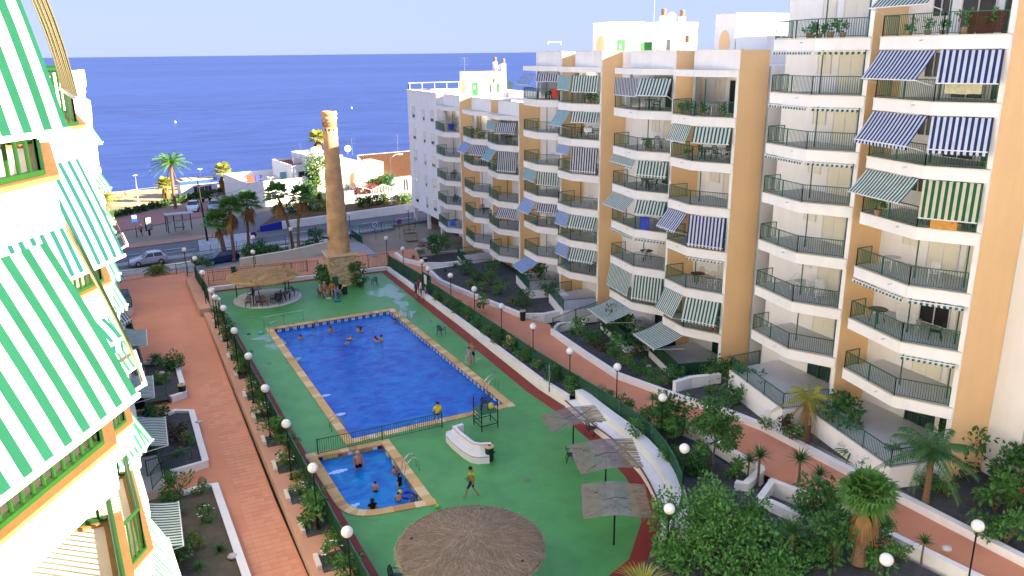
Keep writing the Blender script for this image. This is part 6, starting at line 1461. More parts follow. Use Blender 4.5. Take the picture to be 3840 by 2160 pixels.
BINC = mat('bin_green', (.008, .03, .022), rough=.5); BINT = mat('bin_lid', (.55, .42, .25), rough=.7)
def bin_(p, label):
    r_ = empty('litter_bin', p, label, 'bin', 'green litter bins with tan lids'); MB().lathe(p, [(.2, 0), (.23, .05), (.25, .8), (.24, .82)], 16).build('drum', BINC, r_, smooth=False)
    MB().lathe(Vector(p) + Vector((0, 0, .82)), [(.26, 0), (.27, .04), (.24, .1), (.1, .11)], 16).build('lid', BINT, r_); MB().lathe(Vector(p) + Vector((0, 0, .93)), [(.09, 0), (.09, .006)], 12).build('slot', BLACK, r_)
bin_((15.55, 37.35, 0), 'green litter bin at the end of the tiled bench'); bin_(tuple(g(461, 998, 0)), 'green litter bin at the corner of the cycad planter'); bin_(tuple(g(326, 834, 0)), 'green litter bin far along the left walk'); bin_(tuple(gr(1315, 806)), 'green litter bin beside the first bed on the right walk'); bin_(tuple(g(868, 740, 0)), 'green litter bin in front of the chimney base'); bin_(tuple(gr(1070, 668)), 'green litter bin on the far right walk'); bin_(tuple(g(588, 688, -.2)), 'green litter bin by the fence behind the straw shelter')
lg_ = empty('lifeguard_chair', (17.0, 41.4, 0), 'dark metal lifeguard platform by the corner of the large pool', 'platform')
for x, y in ((16.45, 41.9), (17.6, 42.0), (16.5, 40.75), (17.6, 40.85)): MB().beam((x, y, 0), (x, y, 1.9), .05, .05, up=Vector((0, 1, .01))).build('leg', BLACK, lg_)
MB().box(16.42, 17.63, 40.72, 42.03, 1.12, 1.16).build('platform_floor', GREEN, lg_)
for z_ in (.3, .6, .9): MB().beam((16.45, 41.9, z_), (16.5, 40.75, z_), .04, .04).build('rung', BLACK, lg_)
for (p_, q_) in (((16.5, 40.75, .35), (17.6, 40.85, .35)), ((17.6, 40.85, .35), (17.6, 42, .35)), ((16.45, 41.9, .35), (17.6, 42, .35))): MB().beam(p_, q_, .04, .04).build('brace', BLACK, lg_)
fur('nchair', (17.05, 41.45, 1.16), PI * .8, 'navy plastic armchair standing on the lifeguard platform', 'navy plastic chairs on the deck')
MB().ball((17.3, 41.15, 1.4), .2, 12, 8, sz=1.1).build('bag', mat('yellow_bag', (.6, .5, .08), rough=.7), smooth=True, label='yellow bag on the lifeguard platform', cat='bag')
# chairs and tables under the straw shelter
GC = 'navy plastic chairs on the deck'
for (x, y), rz, lb in [((652, 770), .1, 'navy armchair at the front of the shelter with a purple striped towel'), ((626, 772), -.3, 'navy armchair at the front left of the shelter'), ((665, 770), .2, 'navy armchair at the front of the shelter holding a red bag'), ((690, 762), -1.4, 'navy armchair left of the shelter table'), ((702, 765), -.8, 'navy armchair in front of the shelter table'), ((700, 752), -2.0, 'navy armchair behind the shelter table'), ((722, 745), 3.0, 'navy armchair on the far side of the shelter table'), ((741, 742), 2.2, 'navy armchair beside the right post of the shelter'), ((633, 752), -1.2, 'navy armchair deep under the shelter on the left')]:
    fur('nchair', g(x, y, .07), rz, lb, GC)
fur('ntable', g(712, 757, .07), 0, 'round navy table under the shelter', 'tables on the deck'); fur('ntable', g(645, 745, .07), 0, 'round navy table deep under the shelter', 'tables on the deck')
fur('nchair', g(1110, 842, 0), 2.2, 'lone navy armchair beside the right edge of the pool', GC); fur('nchair', g(943, 717, 0), PI, 'lone navy armchair right of the chimney', GC); fur('nchair', g(906, 722, 0), .5, 'navy armchair heaped with clothes beside the chimney bush', GC)
fur('nchair', g(1487, 1092, 0), .6, 'navy armchair under the farthest reed parasol', GC); fur('nchair', g(1437, 1160, 0), 1.2, 'navy armchair at the edge of the middle reed parasol', GC); fur('nchair', (7.6, 29.0, 0), 1, 'navy armchair at the rim of the grey thatched shelter', GC)
def lump(name, p, r, m, label, cat, sz=.5):
    mb = MB().ball((0, 0, r * sz), r, 12, 8, sz=sz); mb.v = [(x * (1 + .15 * math.sin(5 * x / r + 3 * z / r)), y * (1 + .12 * math.sin(4 * y / r + 1)), max(z, 0)) for x, y, z in mb.v]
    return mb.build(name, m, smooth=True, loc=p, label=label, cat=cat)
q = g(665, 772, .07); lump('bag', (q.x, q.y + .05, .52), .2, mat('red_bag', (.55, .03, .03), rough=.7), 'red bag on a chair under the straw shelter', 'bag'); q = g(690, 762, .07)
lump('cloth_heap', g(850, 758, .0), .35, TW('bluegreen', (.05, .2, .35)), 'blue towels lying on the deck before the chimney', 'towel', .25); lump('cloth_heap', g(828, 752, 0), .3, TW('pale', (.5, .5, .55)), 'pale towels on the deck beside the seated people', 'towel', .2)
lump('cloth_heap', (g(906, 722, 0) + Vector((0, 0, .48))), .26, TW('linen', (.6, .6, .62)), 'white clothes heaped on a chair by the chimney bush', 'clothes', .6); lump('flip_flops', g(626, 841, 0), .16, BLACK, 'pair of dark flip flops on the deck left of the pool', 'shoes', .2); lump('beach_toys', g(656, 838, 0), .25, TW('cyan', (.15, .5, .7)), 'light blue swim toys by the pool steps', 'toy', .25)
MB().box(.0, .6, -.05, .05, 0, .02).build('white_plate', FRAME, loc=g(1275, 1025, 0), label='white drain cover beside the near right pool corner', cat='cover')
MB().ball((0, 0, .11), .11, 12, 8).build('ball', mat('lime_ball', (.35, .6, .03), rough=.5), smooth=True, loc=g(1101, 1278, 0), label='lime green ball beside the paddling pool corner', cat='ball')
lump('white_rock', g(1345, 800, -.28), .35, STONEW, 'white rock in the first right bed', 'rock', .5)
for (x, y, z_), lb in (((407, 942, .3), 'white stones in the cycad planter'), ((500, 1067, .3), 'white stones at the back of the red flower planter'), ((585, 1405, .3), 'white stone by the edge of the nearest left planter'), ((2381, 1385, 1.06), 'pair of white stones by the lower right walk'), ((1200, 745, -.28), 'pale rock behind the first bed wall'), ((680 * 2.4, 925, .03), 'small white rock in the second right bed')):
    lump('white_rock', g(x, y, z_), .22, STONEW, lb, 'rock', .55)
MB().lathe(g(510, 1221, .42), [(.08, 0), (.2, .1), (.24, .25), (.18, .4), (.09, .46), (.11, .5)], 16).build('terracotta_jar', TERRA, smooth=True, label='round terracotta jar on the nearest left planter wall', cat='jar')
# lifebuoys on the right fence
RING = mat('ring_orange', (.62, .22, .07), (.55, .18, .05), rough=.6)
for (x, y), lb in (((1166, 768), 'orange lifebuoy on the fence nearer the gate'), ((1283, 855), 'orange lifebuoy on the fence nearer the pool corner')):
    q = gx(x, y, 23.35); r_ = empty('lifebuoy', q, lb, 'lifebuoy'); t_ = MB(); n = 20
    t_.tube([(q.x - .08, q.y + .33 * math.cos(2 * PI * i / n), q.z + .33 * math.sin(2 * PI * i / n)) for i in range(n + 1)], .075, 8).build('ring', RING, r_, smooth=True)
    for i in range(4): a = PI / 4 + i * PI / 2; MB().cbox((q.x - .08, q.y + .33 * math.cos(a), q.z + .33 * math.sin(a)), .17, .07, .17, 0, 0, a).build('band', FRAME, r_)
sb = gx(1383, 930, 22.62); MB().tube([(22.6, sb.y, .3), (22.6, sb.y, 2.2)], .06, 8).build('grey_post', STEEL, label='grey steel post standing on the right wall', cat='post')
MB().box(0, .03, -.35, .35, 0, .9).build('notice_board', FRAME, loc=(22.9, 70.0, .9), label='white notice board on the gate by the waiting group', cat='notice')
fence('pool_gate', [Vector((22.95, 71.0, .3)), Vector((23.1, 69.0, .3))], 1.6, 'dark green gate in the right pool fence', screen=DKGREEN, posts=2.2, cat='gate')
MB().lathe(g(845, 738, 0), [(.5, 0), (.52, .03), (.3, .1), (.28, .3), (.42, .34)], 18).build('foot_basin', CONC, smooth=True, label='grey round basin at the chimney base', cat='basin')
# pool jets: pale churned water streaks at the inlets
JET = mat('jet_foam', (.45, .6, .95), (.30, .5, .92), rough=.4, scale=5)
for (x, y), (x2, y2), lb in (((826, 1192), (875, 1180), 'upper foam streak from a jet in the paddling pool'), ((855, 1290), (905, 1265), 'lower foam streak from a jet in the paddling pool'), ((803, 998), (832, 992), 'far foam streak at the left edge of the large pool'), ((840, 1046), (870, 1039), 'near foam streak at the left edge of the large pool')):
    a, b = g(x, y, WZ + .012), g(x2, y2, WZ + .012); mb = MB(); n = 14; s_ = Vector((-(b - a).y, (b - a).x, 0)).normalized()
    for i in range(n):
        t0, t1 = i / n, (i + 1) / n; w0, w1 = .05 + .16 * math.sin(PI * t0) + .04 * math.sin(i * 2.1), .05 + .16 * math.sin(PI * t1) + .04 * math.sin((i + 1) * 2.1); w1 = .01 if i == n - 1 else w1
        mb.quad(a.lerp(b, t0) - s_ * w0, a.lerp(b, t1) - s_ * w1, a.lerp(b, t1) + s_ * w1, a.lerp(b, t0) + s_ * w0)
    mb.build('jet_foam', JET, kind='stuff', label=lb)
# wet patches on the deck
WET = mat('wet_deck', (.10, .27, .16), (.16, .33, .22), rough=.12, spec=.6, scale=2.5, detail=8)
for (x, y), rx_, ry_ in (((975, 735), 1.6, 2.2), ((1010, 765), .5, 1.6), ((700, 870), .7, 1.3), ((668, 850), .8, .8), ((1025, 790), .7, .9), ((735, 905), .5, .6), ((1185, 905), .6, .5)):
    c_ = g(x, y, .004); mb = MB(); n = 26; ph = rnd.uniform(0, 6)
    mb.v = [(c_.x + rx_ * (1 + .35 * math.sin(3 * a + ph) + .2 * math.sin(7 * a)) * math.cos(a), c_.y + ry_ * (1 + .35 * math.sin(3 * a + ph) + .2 * math.sin(7 * a)) * math.sin(a), .008) for a in [2 * PI * i / n for i in range(n)]]; mb.f = [tuple(range(n))]; mb.mi = [0]
    mb.build('wet_patch', WET, kind='stuff')
# ================================================================ PEOPLE
EDG = [('pelvis', 'spine', 'torso'), ('spine', 'chest', 'torso'), ('chest', 'neck', 'torso'), ('neck', 'head', 'head'), ('head', 'crown', 'head')]
for s_ in 'LR': EDG += [('pelvis', 'hip' + s_, 'hip'), ('hip' + s_, 'knee' + s_, 'thigh'), ('knee' + s_, 'ankle' + s_, 'calf'), ('ankle' + s_, 'toe' + s_, 'foot'), ('chest', 'sho' + s_, 'torso'), ('sho' + s_, 'elb' + s_, 'uarm'), ('elb' + s_, 'wri' + s_, 'farm'), ('wri' + s_, 'hand' + s_, 'hand')]
RAD = {'pelvis': .135, 'spine': .12, 'chest': .145, 'neck': .058, 'head': .098, 'crown': .075, 'hip': .09, 'knee': .06, 'ankle': .042, 'toe': .035, 'sho': .07, 'elb': .046, 'wri': .032, 'hand': .036}
def pose(kind):
    J = {'pelvis': (0, 0, .96), 'spine': (0, .01, 1.15), 'chest': (0, 0, 1.34), 'neck': (0, 0, 1.49), 'head': (0, -.02, 1.6), 'crown': (0, -.01, 1.68)}
    for s_, k in (('L', 1), ('R', -1)):
        J['hip' + s_] = (k * .1, 0, .9); J['knee' + s_] = (k * .11, -.02, .49); J['ankle' + s_] = (k * .11, .02, .08); J['toe' + s_] = (k * .13, -.14, .04)
        J['sho' + s_] = (k * .19, .01, 1.40); J['elb' + s_] = (k * .25, .04, 1.13); J['wri' + s_] = (k * .26, -.05, .90); J['hand' + s_] = (k * .25, -.08, .81)
    if kind == 'walk':
        J.update(kneeL=(.1, -.2, .52), ankleL=(.1, -.3, .1), toeL=(.11, -.46, .07), kneeR=(-.1, .06, .5), ankleR=(-.11, .32, .16), toeR=(-.12, .22, .04), elbL=(.25, .16, 1.15), wriL=(.24, .12, .92), handL=(.23, .1, .84), elbR=(-.25, -.04, 1.13), wriR=(-.2, -.22, 1.0), handR=(-.17, -.3, .97), head=(0, -.06, 1.59), crown=(0, -.06, 1.67))
    if kind == 'akimbo': J.update(elbL=(.38, .1, 1.15), wriL=(.2, .0, 1.02), handL=(.15, -.05, 1.0), elbR=(-.38, .1, 1.15), wriR=(-.2, 0, 1.02), handR=(-.15, -.05, 1.0))
    if kind == 'hug': J.update(elbL=(.2, -.22, 1.2), wriL=(.0, -.32, 1.2), handL=(-.08, -.34, 1.22), elbR=(-.2, -.22, 1.18), wriR=(0, -.34, 1.12), handR=(.08, -.35, 1.1), head=(.02, -.06, 1.58), crown=(.02, -.06, 1.66))
    if kind == 'float': J.update(elbL=(.42, -.1, 1.3), wriL=(.55, -.25, 1.28), handL=(.6, -.33, 1.28), elbR=(-.42, -.1, 1.3), wriR=(-.55, -.25, 1.28), handR=(-.6, -.33, 1.28))
    if kind in ('sit', 'perch'):
        dz = -.46; 
        for k_ in list(J): x, y, z = J[k_]; J[k_] = (x, y + .06, z + dz)
        for s_, k in (('L', 1), ('R', -1)):
            J['hip' + s_] = (k * .1, .04, .47); J['knee' + s_] = (k * .14, -.42, .5); J['ankle' + s_] = (k * .14, -.52, .1); J['toe' + s_] = (k * .15, -.68, .05)
            J['elb' + s_] = (k * .27, .02, .70); J['wri' + s_] = (k * .2, -.2, .62); J['hand' + s_] = (k * .15, -.28, .60)
        J['chest'] = (0, .13, .88); J['neck'] = (0, .14, 1.03); J['spine'] = (0, .11, .68); J['head'] = (0, .1, 1.14); J['crown'] = (0, .11, 1.22); J['shoL'] = (.19, .14, .94); J['shoR'] = (-.19, .14, .94); J['pelvis'] = (0, .06, .50)
        if kind == 'perch':
            for s_, k in (('L', 1), ('R', -1)): J['knee' + s_] = (k * .13, -.3, .3); J['ankle' + s_] = (k * .13, -.26, -.08); J['toe' + s_] = (k * .14, -.38, -.12)
    if kind == 'lie':
        J = {k_: (x, z - .9, .14 + y * .6) for k_, (x, y, z) in J.items()}; J['head'] = (0, .7, .22); J['crown'] = (0, .78, .22)
    if kind == 'swim':
        J = {k_: (x, -(z - .9), .12 + y * .4) for k_, (x, y, z) in J.items()}
        J.update(head=(0, -.68, .26), crown=(0, -.76, .28), neck=(0, -.58, .2), chest=(0, -.44, .16), elbL=(.4, -.62, .12), wriL=(.42, -.85, .1), handL=(.42, -.95, .08), elbR=(-.35, -.6, .1), wriR=(-.25, -.8, .08), handR=(-.2, -.9, .06))
    return J
SPEC = []
def person(label, p, rz, kind='stand', h=1.72, skin=SKIN, hair=HAIR, dress=None, fat=1.0, long_hair=False, extra=None, group='people at the pool'):
    SPEC.append(dict(label=label, p=p, rz=rz, kind=kind, h=h, skin=skin, hair=hair, dress=dress or {}, fat=fat, long_hair=long_hair, extra=extra, group=group))
CL = lambda n, c: mat('cloth_' + n, c, tuple(v * .8 for v in c), rough=.95, spec=.05, scale=8)
SW_BLACK, SW_NAVY, SW_BLUE, SW_RED, SW_ORANGE, C_YEL, C_WHITE, C_GREY, C_BLUE, C_LIME = CL('black', (.012, .012, .015)), CL('navy', (.02, .03, .1)), CL('blue', (.07, .14, .4)), CL('red', (.4, .04, .04)), CL('orange', (.55, .22, .04)), CL('yellow', (.75, .55, .02)), CL('white', (.7, .7, .7)), CL('grey', (.3, .33, .36)), CL('blue_shirt', (.05, .08, .3)), CL('lime', (.32, .6, .05))
SHORTS = lambda m: {'hip': m, 'thigh': m, 'pelvis': m}
TRUNK = lambda m: {'hip': m, 'pelvis': m, 'thigh_up': m}
ONEP = lambda m: {'hip': m, 'pelvis': m, 'torso': m}
q = g(1187, 1252, 0); person('dark haired man walking with a lime towel over his shoulder and blue shorts', q, -2.2, 'walk', 1.78, SKINT, HAIR, SHORTS(SW_NAVY), extra='towel')
q = g(1189, 917, 0); person('bald man in black trunks embracing a child by the pool', q, 2.4, 'hug', 1.75, SKINT, None, TRUNK(SW_BLACK)); person('child wrapped in a grey towel held by the bald man', q + Vector((-.32, -.12, 0)), -.8, 'stand', 1.45, SKIN, HAIR, {**ONEP(C_GREY), 'thigh': C_GREY, 'uarm': C_GREY})
q = g(1101, 1075, 0); person('lifeguard in a yellow shirt perched on the divider fence, back to the camera', Vector((14.35, 42.62, .42)), PI * .98, 'perch', 1.75, SKINT, HAIR, {'torso': C_YEL, 'uarm': C_YEL, 'hip': SW_NAVY, 'pelvis': SW_NAVY, 'thigh': SW_NAVY})
for x, y, kd_, h, dr, lb, rz in [(1047, 750, 'stand', 1.72, {**SHORTS(SW_BLACK), 'torso': C_BLUE, 'uarm': C_BLUE}, 'person in a blue shirt and dark shorts with a backpack at the gate', 1.0), (1060, 752, 'akimbo', 1.78, {**SHORTS(SW_BLUE), 'torso': C_WHITE, 'uarm': C_WHITE}, 'person in a white shirt and cap standing at the gate', 1.2), (1071, 752, 'stand', 1.35, TRUNK(SW_BLUE), 'child in blue trunks standing at the gate', 1.4), (1055, 744, 'stand', 1.7, ONEP(SW_RED), 'woman in a red swimsuit behind the group at the gate', .5)]:
    person(lb, g(x, y, 0), rz, kd_, h, SKIN, HAIR, dr, long_hair='woman' in lb)
for x, y, rz, dr, lb, hr, lh in [(810, 749, .9, TRUNK(SW_RED), 'bare chested man lounging in the leftmost chair by the chimney', HAIRG, False), (820, 741, .5, TRUNK(SW_BLUE), 'grey haired man in blue trunks sitting by the chimney', HAIRG, False), (837, 740, 0, ONEP(SW_ORANGE), 'woman in an orange swimsuit sitting by the chimney', HAIR, True), (856, 742, -.7, ONEP(SW_BLACK), 'person in a dark swimsuit seated at the right by the chimney bin', HAIRG, False)]:
    p = g(x, y, 0); fur('nchair', p, rz, 'navy armchair under the ' + lb.split(' sitting')[0].split(' lounging')[0].split(' seated')[0], GC); person(lb, p, rz, 'sit', 1.7, SKIN, hr, dr, long_hair=lh)
fur('nchair', g(846, 750, 0), PI - .3, 'navy armchair draped with a blue towel before the seated people', GC); q = g(846, 750, 0); towel((q.x - .2, q.y - .3, 0), (q.x + .2, q.y - .24, 0), .9, .5, TW('babyblue', (.2, .32, .65)), 'blue towel over a chair back by the chimney')
FZ = -1.6
def wade(lb, x, y, rz, kd_='stand', h=1.7, dr=None, above=.42, skin=SKIN, hair=HAIR, lh=False, fat=1.0):
    p = g(x, y, WZ); z = WZ + above - h; person(lb, Vector((p.x, p.y, z)), rz, kd_, h, skin, hair, dr or TRUNK(SW_NAVY), fat, lh)
wade('child seen from behind in the water near the pool steps', 757, 854, PI, above=.42, h=1.55)
wade('head of a swimmer just off the far pool wall', 788, 829, 2.5, above=.24)
wade('man holding a child chest deep by the far pool wall', 831, 834, .4, 'hug', above=.5, fat=1.05)
wade('man in the facing pair by the far pool wall', 901, 834, -1.2, above=.48); wade('woman in the facing pair by the far pool wall', 909, 832, 1.6, above=.36, lh=True)
wade('woman of the three bathers in the pool', 944, 858, -1.6, above=.4, lh=True); wade('small child between the two adults in the pool', 950, 860, 2.6, above=.3, h=1.3); wade('man of the three bathers in the pool', 960, 858, 1.8, above=.52)
wade('lone swimmer by the far right pool ladder', 994, 808, -2.0, above=.25)
p = g(877, 858, WZ); person('swimmer doing breaststroke in the middle of the pool', Vector((p.x, p.y, WZ - .12)), 2.6, 'swim', 1.7, SKIN, HAIR, TRUNK(SW_NAVY))
p = g(705, 817, WZ); person('child lying on a white float by the pool steps', Vector((p.x, p.y, WZ + .06)), 1.4, 'lie', 1.3, SKIN, HAIR, TRUNK(SW_RED)); wade('child sitting in the water at the pool steps', 738, 822, .8, above=.3, h=1.3)
MB().lathe((0, 0, 0), [(.3, -.06), (.36, 0), (.3, .08), (.05, .09)], 20, sx=2.4).build('pool_float', FRAME, smooth=True, loc=(p.x, p.y, WZ), label='long white float by the pool steps', cat='float')
bpy.context.view_layer.update()
wade('heavy bare chested man in black trunks wading in the paddling pool', 903, 1178, .1, 'stand', 1.75, TRUNK(SW_BLACK), above=1.05, fat=1.35, hair=HAIRG)
wade('child seen from behind in the middle of the paddling pool', 945, 1237, PI - .3, h=1.2, above=.62); wade('small girl with a green ball near the paddling pool ladder', 992, 1193, .5, h=1.1, above=.45); wade('dark haired woman crouching near the paddling pool tiles', 1006, 1220, .9, h=1.65, above=.7, dr=ONEP(SW_BLACK), lh=True)
wade('child facing away at the near side of the paddling pool', 1003, 1262, PI - .5, h=1.15, above=.55); wade('woman with tied hair seen from behind at the rounded corner', 938, 1288, PI, h=1.65, above=.78, dr=ONEP(SW_BLACK), lh=True); wade('child in blue beside the inflatable at the paddling pool corner', 1038, 1262, -.4, h=1.1, above=.5, dr=ONEP(SW_BLUE))
fp = g(1027, 1246, WZ); fl_ = empty('inflatable_ring', (fp.x, fp.y, WZ), 'blue inflatable with a yellow head floating in the paddling pool', 'inflatable'); n = 18
MB().tube([(fp.x + .32 * math.cos(2 * PI * i / n), fp.y + .32 * math.sin(2 * PI * i / n), WZ + .08) for i in range(n + 1)], .12, 8).build('ring', mat('inflatable_blue', (.03, .08, .5), rough=.4), fl_, smooth=True); MB().ball((fp.x - .4, fp.y + .1, WZ + .25), .13, 10, 8).build('head', mat('inflatable_yellow', (.7, .55, .05), rough=.4), fl_, smooth=True)
# beach and street people
person('bare chested man walking past the bus stop sign', g(357, 597, -.87), 2.4, 'walk', 1.72, SKINT, HAIRG, SHORTS(SW_NAVY), group='people by the street')
for i, (x, y, lb) in enumerate(((306, 497, 'sunbather sitting on the sand nearest the left building'), (318, 496, 'sunbather beside the one nearest the left building'), (545, 512, 'dark haired person sitting at the low hedge by the beach'), (549, 511, 'second person sitting at the low hedge by the beach'))): person(lb, g(x, y, -1.5 if i < 2 else -1.1), 2 + i, 'sit' if i else 'lie', 1.7, SKIN, HAIR, TRUNK(SW_RED if i < 2 else SW_BLACK), group='people by the street')

def build_people():
    tmp = []
    for i, S in enumerate(SPEC):
        J = pose(S['kind']); names = list(J); idx = {n_: k for k, n_ in enumerate(names)}
        me = bpy.data.meshes.new('body'); me.from_pydata([J[n_] for n_ in names], [(idx[a], idx[b]) for a, b, _ in EDG], [])
        o = bpy.data.objects.new('tmp_body', me); COL.objects.link(o); mod = o.modifiers.new('Skin', 'SKIN'); mod.use_smooth_shade = True
        sv_ = me.skin_vertices[0].data
        for n_ in names:
            r = RAD[n_.rstrip('LR')] * (S['fat'] if n_ in ('pelvis', 'spine', 'chest') else (1 + (S['fat'] - 1) * .5))
            sv_[idx[n_]].radius = (r * (1.18 if n_ in ('chest', 'pelvis', 'spine') and S['kind'] not in ('lie', 'swim') else 1), r * (.85 if n_ in ('chest', 'pelvis') else 1)); sv_[idx[n_]].use_root = n_ == 'pelvis'
        sm = o.modifiers.new('Sub', 'SUBSURF'); sm.levels = 1; sm.render_levels = 1
        tmp.append((o, J))
    dg = bpy.context.evaluated_depsgraph_get()
    for S, (o, J) in zip(SPEC, tmp):
        me = bpy.data.meshes.new_from_object(o.evaluated_get(dg)); me.name = 'person'
        mats = [S['skin']] + list(dict.fromkeys(S['dress'].values())); me.materials.clear()
        for mm in mats: me.materials.append(mm)
        segs = [(Vector(J[a]), Vector(J[b]), c_, RAD[a.rstrip('LR')]) for a, b, c_ in EDG]
        for f in me.polygons:
            best = None; c = f.center
            for a, b, cl_, r in segs:
                ab = b - a; t = max(0, min(1, (c - a).dot(ab) / max(ab.length_squared, 1e-6))); dd = (c - (a + ab * t)).length / (r + .03)
                if best is None or dd < best[0]: best = (dd, cl_, t)
            cl_, t = best[1], best[2]; mm = None
            if cl_ == 'torso' and 'pelvis' in S['dress'] and (c - Vector(J['pelvis'])).length < .13: mm = S['dress']['pelvis']
            elif cl_ == 'thigh' and t < .35 and 'thigh_up' in S['dress']: mm = S['dress']['thigh_up']
            elif cl_ == 'thigh' and t > .85: mm = None
            else: mm = S['dress'].get(cl_)
            f.material_index = mats.index(mm) if mm else 0; f.use_smooth = True
        bpy.data.objects.remove(o)
        p = bpy.data.objects.new('person', me); COL.objects.link(p); k = S['h'] / 1.73
        p.location = S['p']; p.rotation_euler = (0, 0, S['rz']); p.scale = (k, k, k); tag(p, S['label'], 'person', S['group'])
        hd, cr = Vector(J['head']), Vector(J['crown']); up = (cr - hd).normalized(); ch_ = Vector(J['chest']); fwd = (hd - Vector(J['neck'])); fwd = (Vector((0, -1, 0)) if S['kind'] not in ('lie', 'swim') else Vector((0, 0, 1)) if S['kind'] == 'lie' else Vector((0, -1, -.2)))
        side = up.cross(fwd).normalized()
        if S['hair']:
            hm = MB(); c = hd + up * .045 - fwd * .018; n1, n2 = 12, 6
            for i in range(n2 + 1):
                th = 1.75 * i / n2
                for j in range(n1):
                    ph = 2 * PI * j / n1; dirn = up * math.cos(th) + (side * math.cos(ph) + fwd * math.sin(ph)) * math.sin(th)
                    rr = .118 if not (dirn.dot(fwd) > .45 and th > .9) else .085; hm.v.append(tuple(c + dirn * rr))
            for i in range(n2):
                for j in range(n1): q_ = (j + 1) % n1; hm.f.append((i * n1 + j, (i + 1) * n1 + j, (i + 1) * n1 + q_, i * n1 + q_)); hm.mi.append(0)
            if S['long_hair']: hm.tube([hd - fwd * .09, hd - fwd * .12 - up * .15, hd - fwd * .1 - up * .32], [.07, .06, .02], 8)
            hm.build('hair', S['hair'], p, smooth=True)
        fm = MB(); c = hd + fwd.normalized() * .085
        for sg in (-1, 1): fm.ball(c + side * (.033 * sg) + up * .03, .011, 6, 4)
        fm.tube([c + up * .03, c + fwd.normalized() * .03 - up * .005], [.008, .014], 5); fm.beam(c - side * .025 - up * .04 - fwd.normalized() * .005, c + side * .025 - up * .04 - fwd.normalized() * .005, .015, .008)
        fm.build('face', mat('face_features', (.10, .045, .035), rough=.6), p)
        hn = MB()
        for s_ in 'LR':
            h0, h1 = Vector(J['wri' + s_]), Vector(J['hand' + s_]); d = (h1 - h0).normalized(); sd = d.cross(Vector((0, 1, .2))).normalized()
            for fi, (off, l) in enumerate(((-.026, .062), (-.009, .075), (.009, .07), (.025, .055))): b_ = h1 + d * .02 + sd * off; hn.tube([b_, b_ + d * l * .6, b_ + d * l * .95 + Vector((0, -.012, 0))], [.0095, .0085, .006], 5)
            hn.tube([h1 - d * .02 + sd * .03, h1 + d * .015 + sd * .055, h1 + d * .045 + sd * .06], [.011, .0095, .007], 5)
        hn.build('fingers', S['skin'], p)
        if S['extra'] == 'towel':
            t_ = MB(); pts = [(.17, -.12, 1.0), (.16, -.15, 1.25), (.14, -.1, 1.44), (.12, .03, 1.49), (.14, .16, 1.4), (.15, .19, 1.15), (.14, .2, .95)]
            for (a, b) in zip(pts[:-1], pts[1:]):
                w = .14; t_.quad((a[0] - w, a[1], a[2]), (a[0] + w * .7, a[1], a[2] - .03), (b[0] + w * .7, b[1], b[2] - .03), (b[0] - w, b[1], b[2]))
            t_.build('shoulder_towel', C_LIME, p)
build_people()
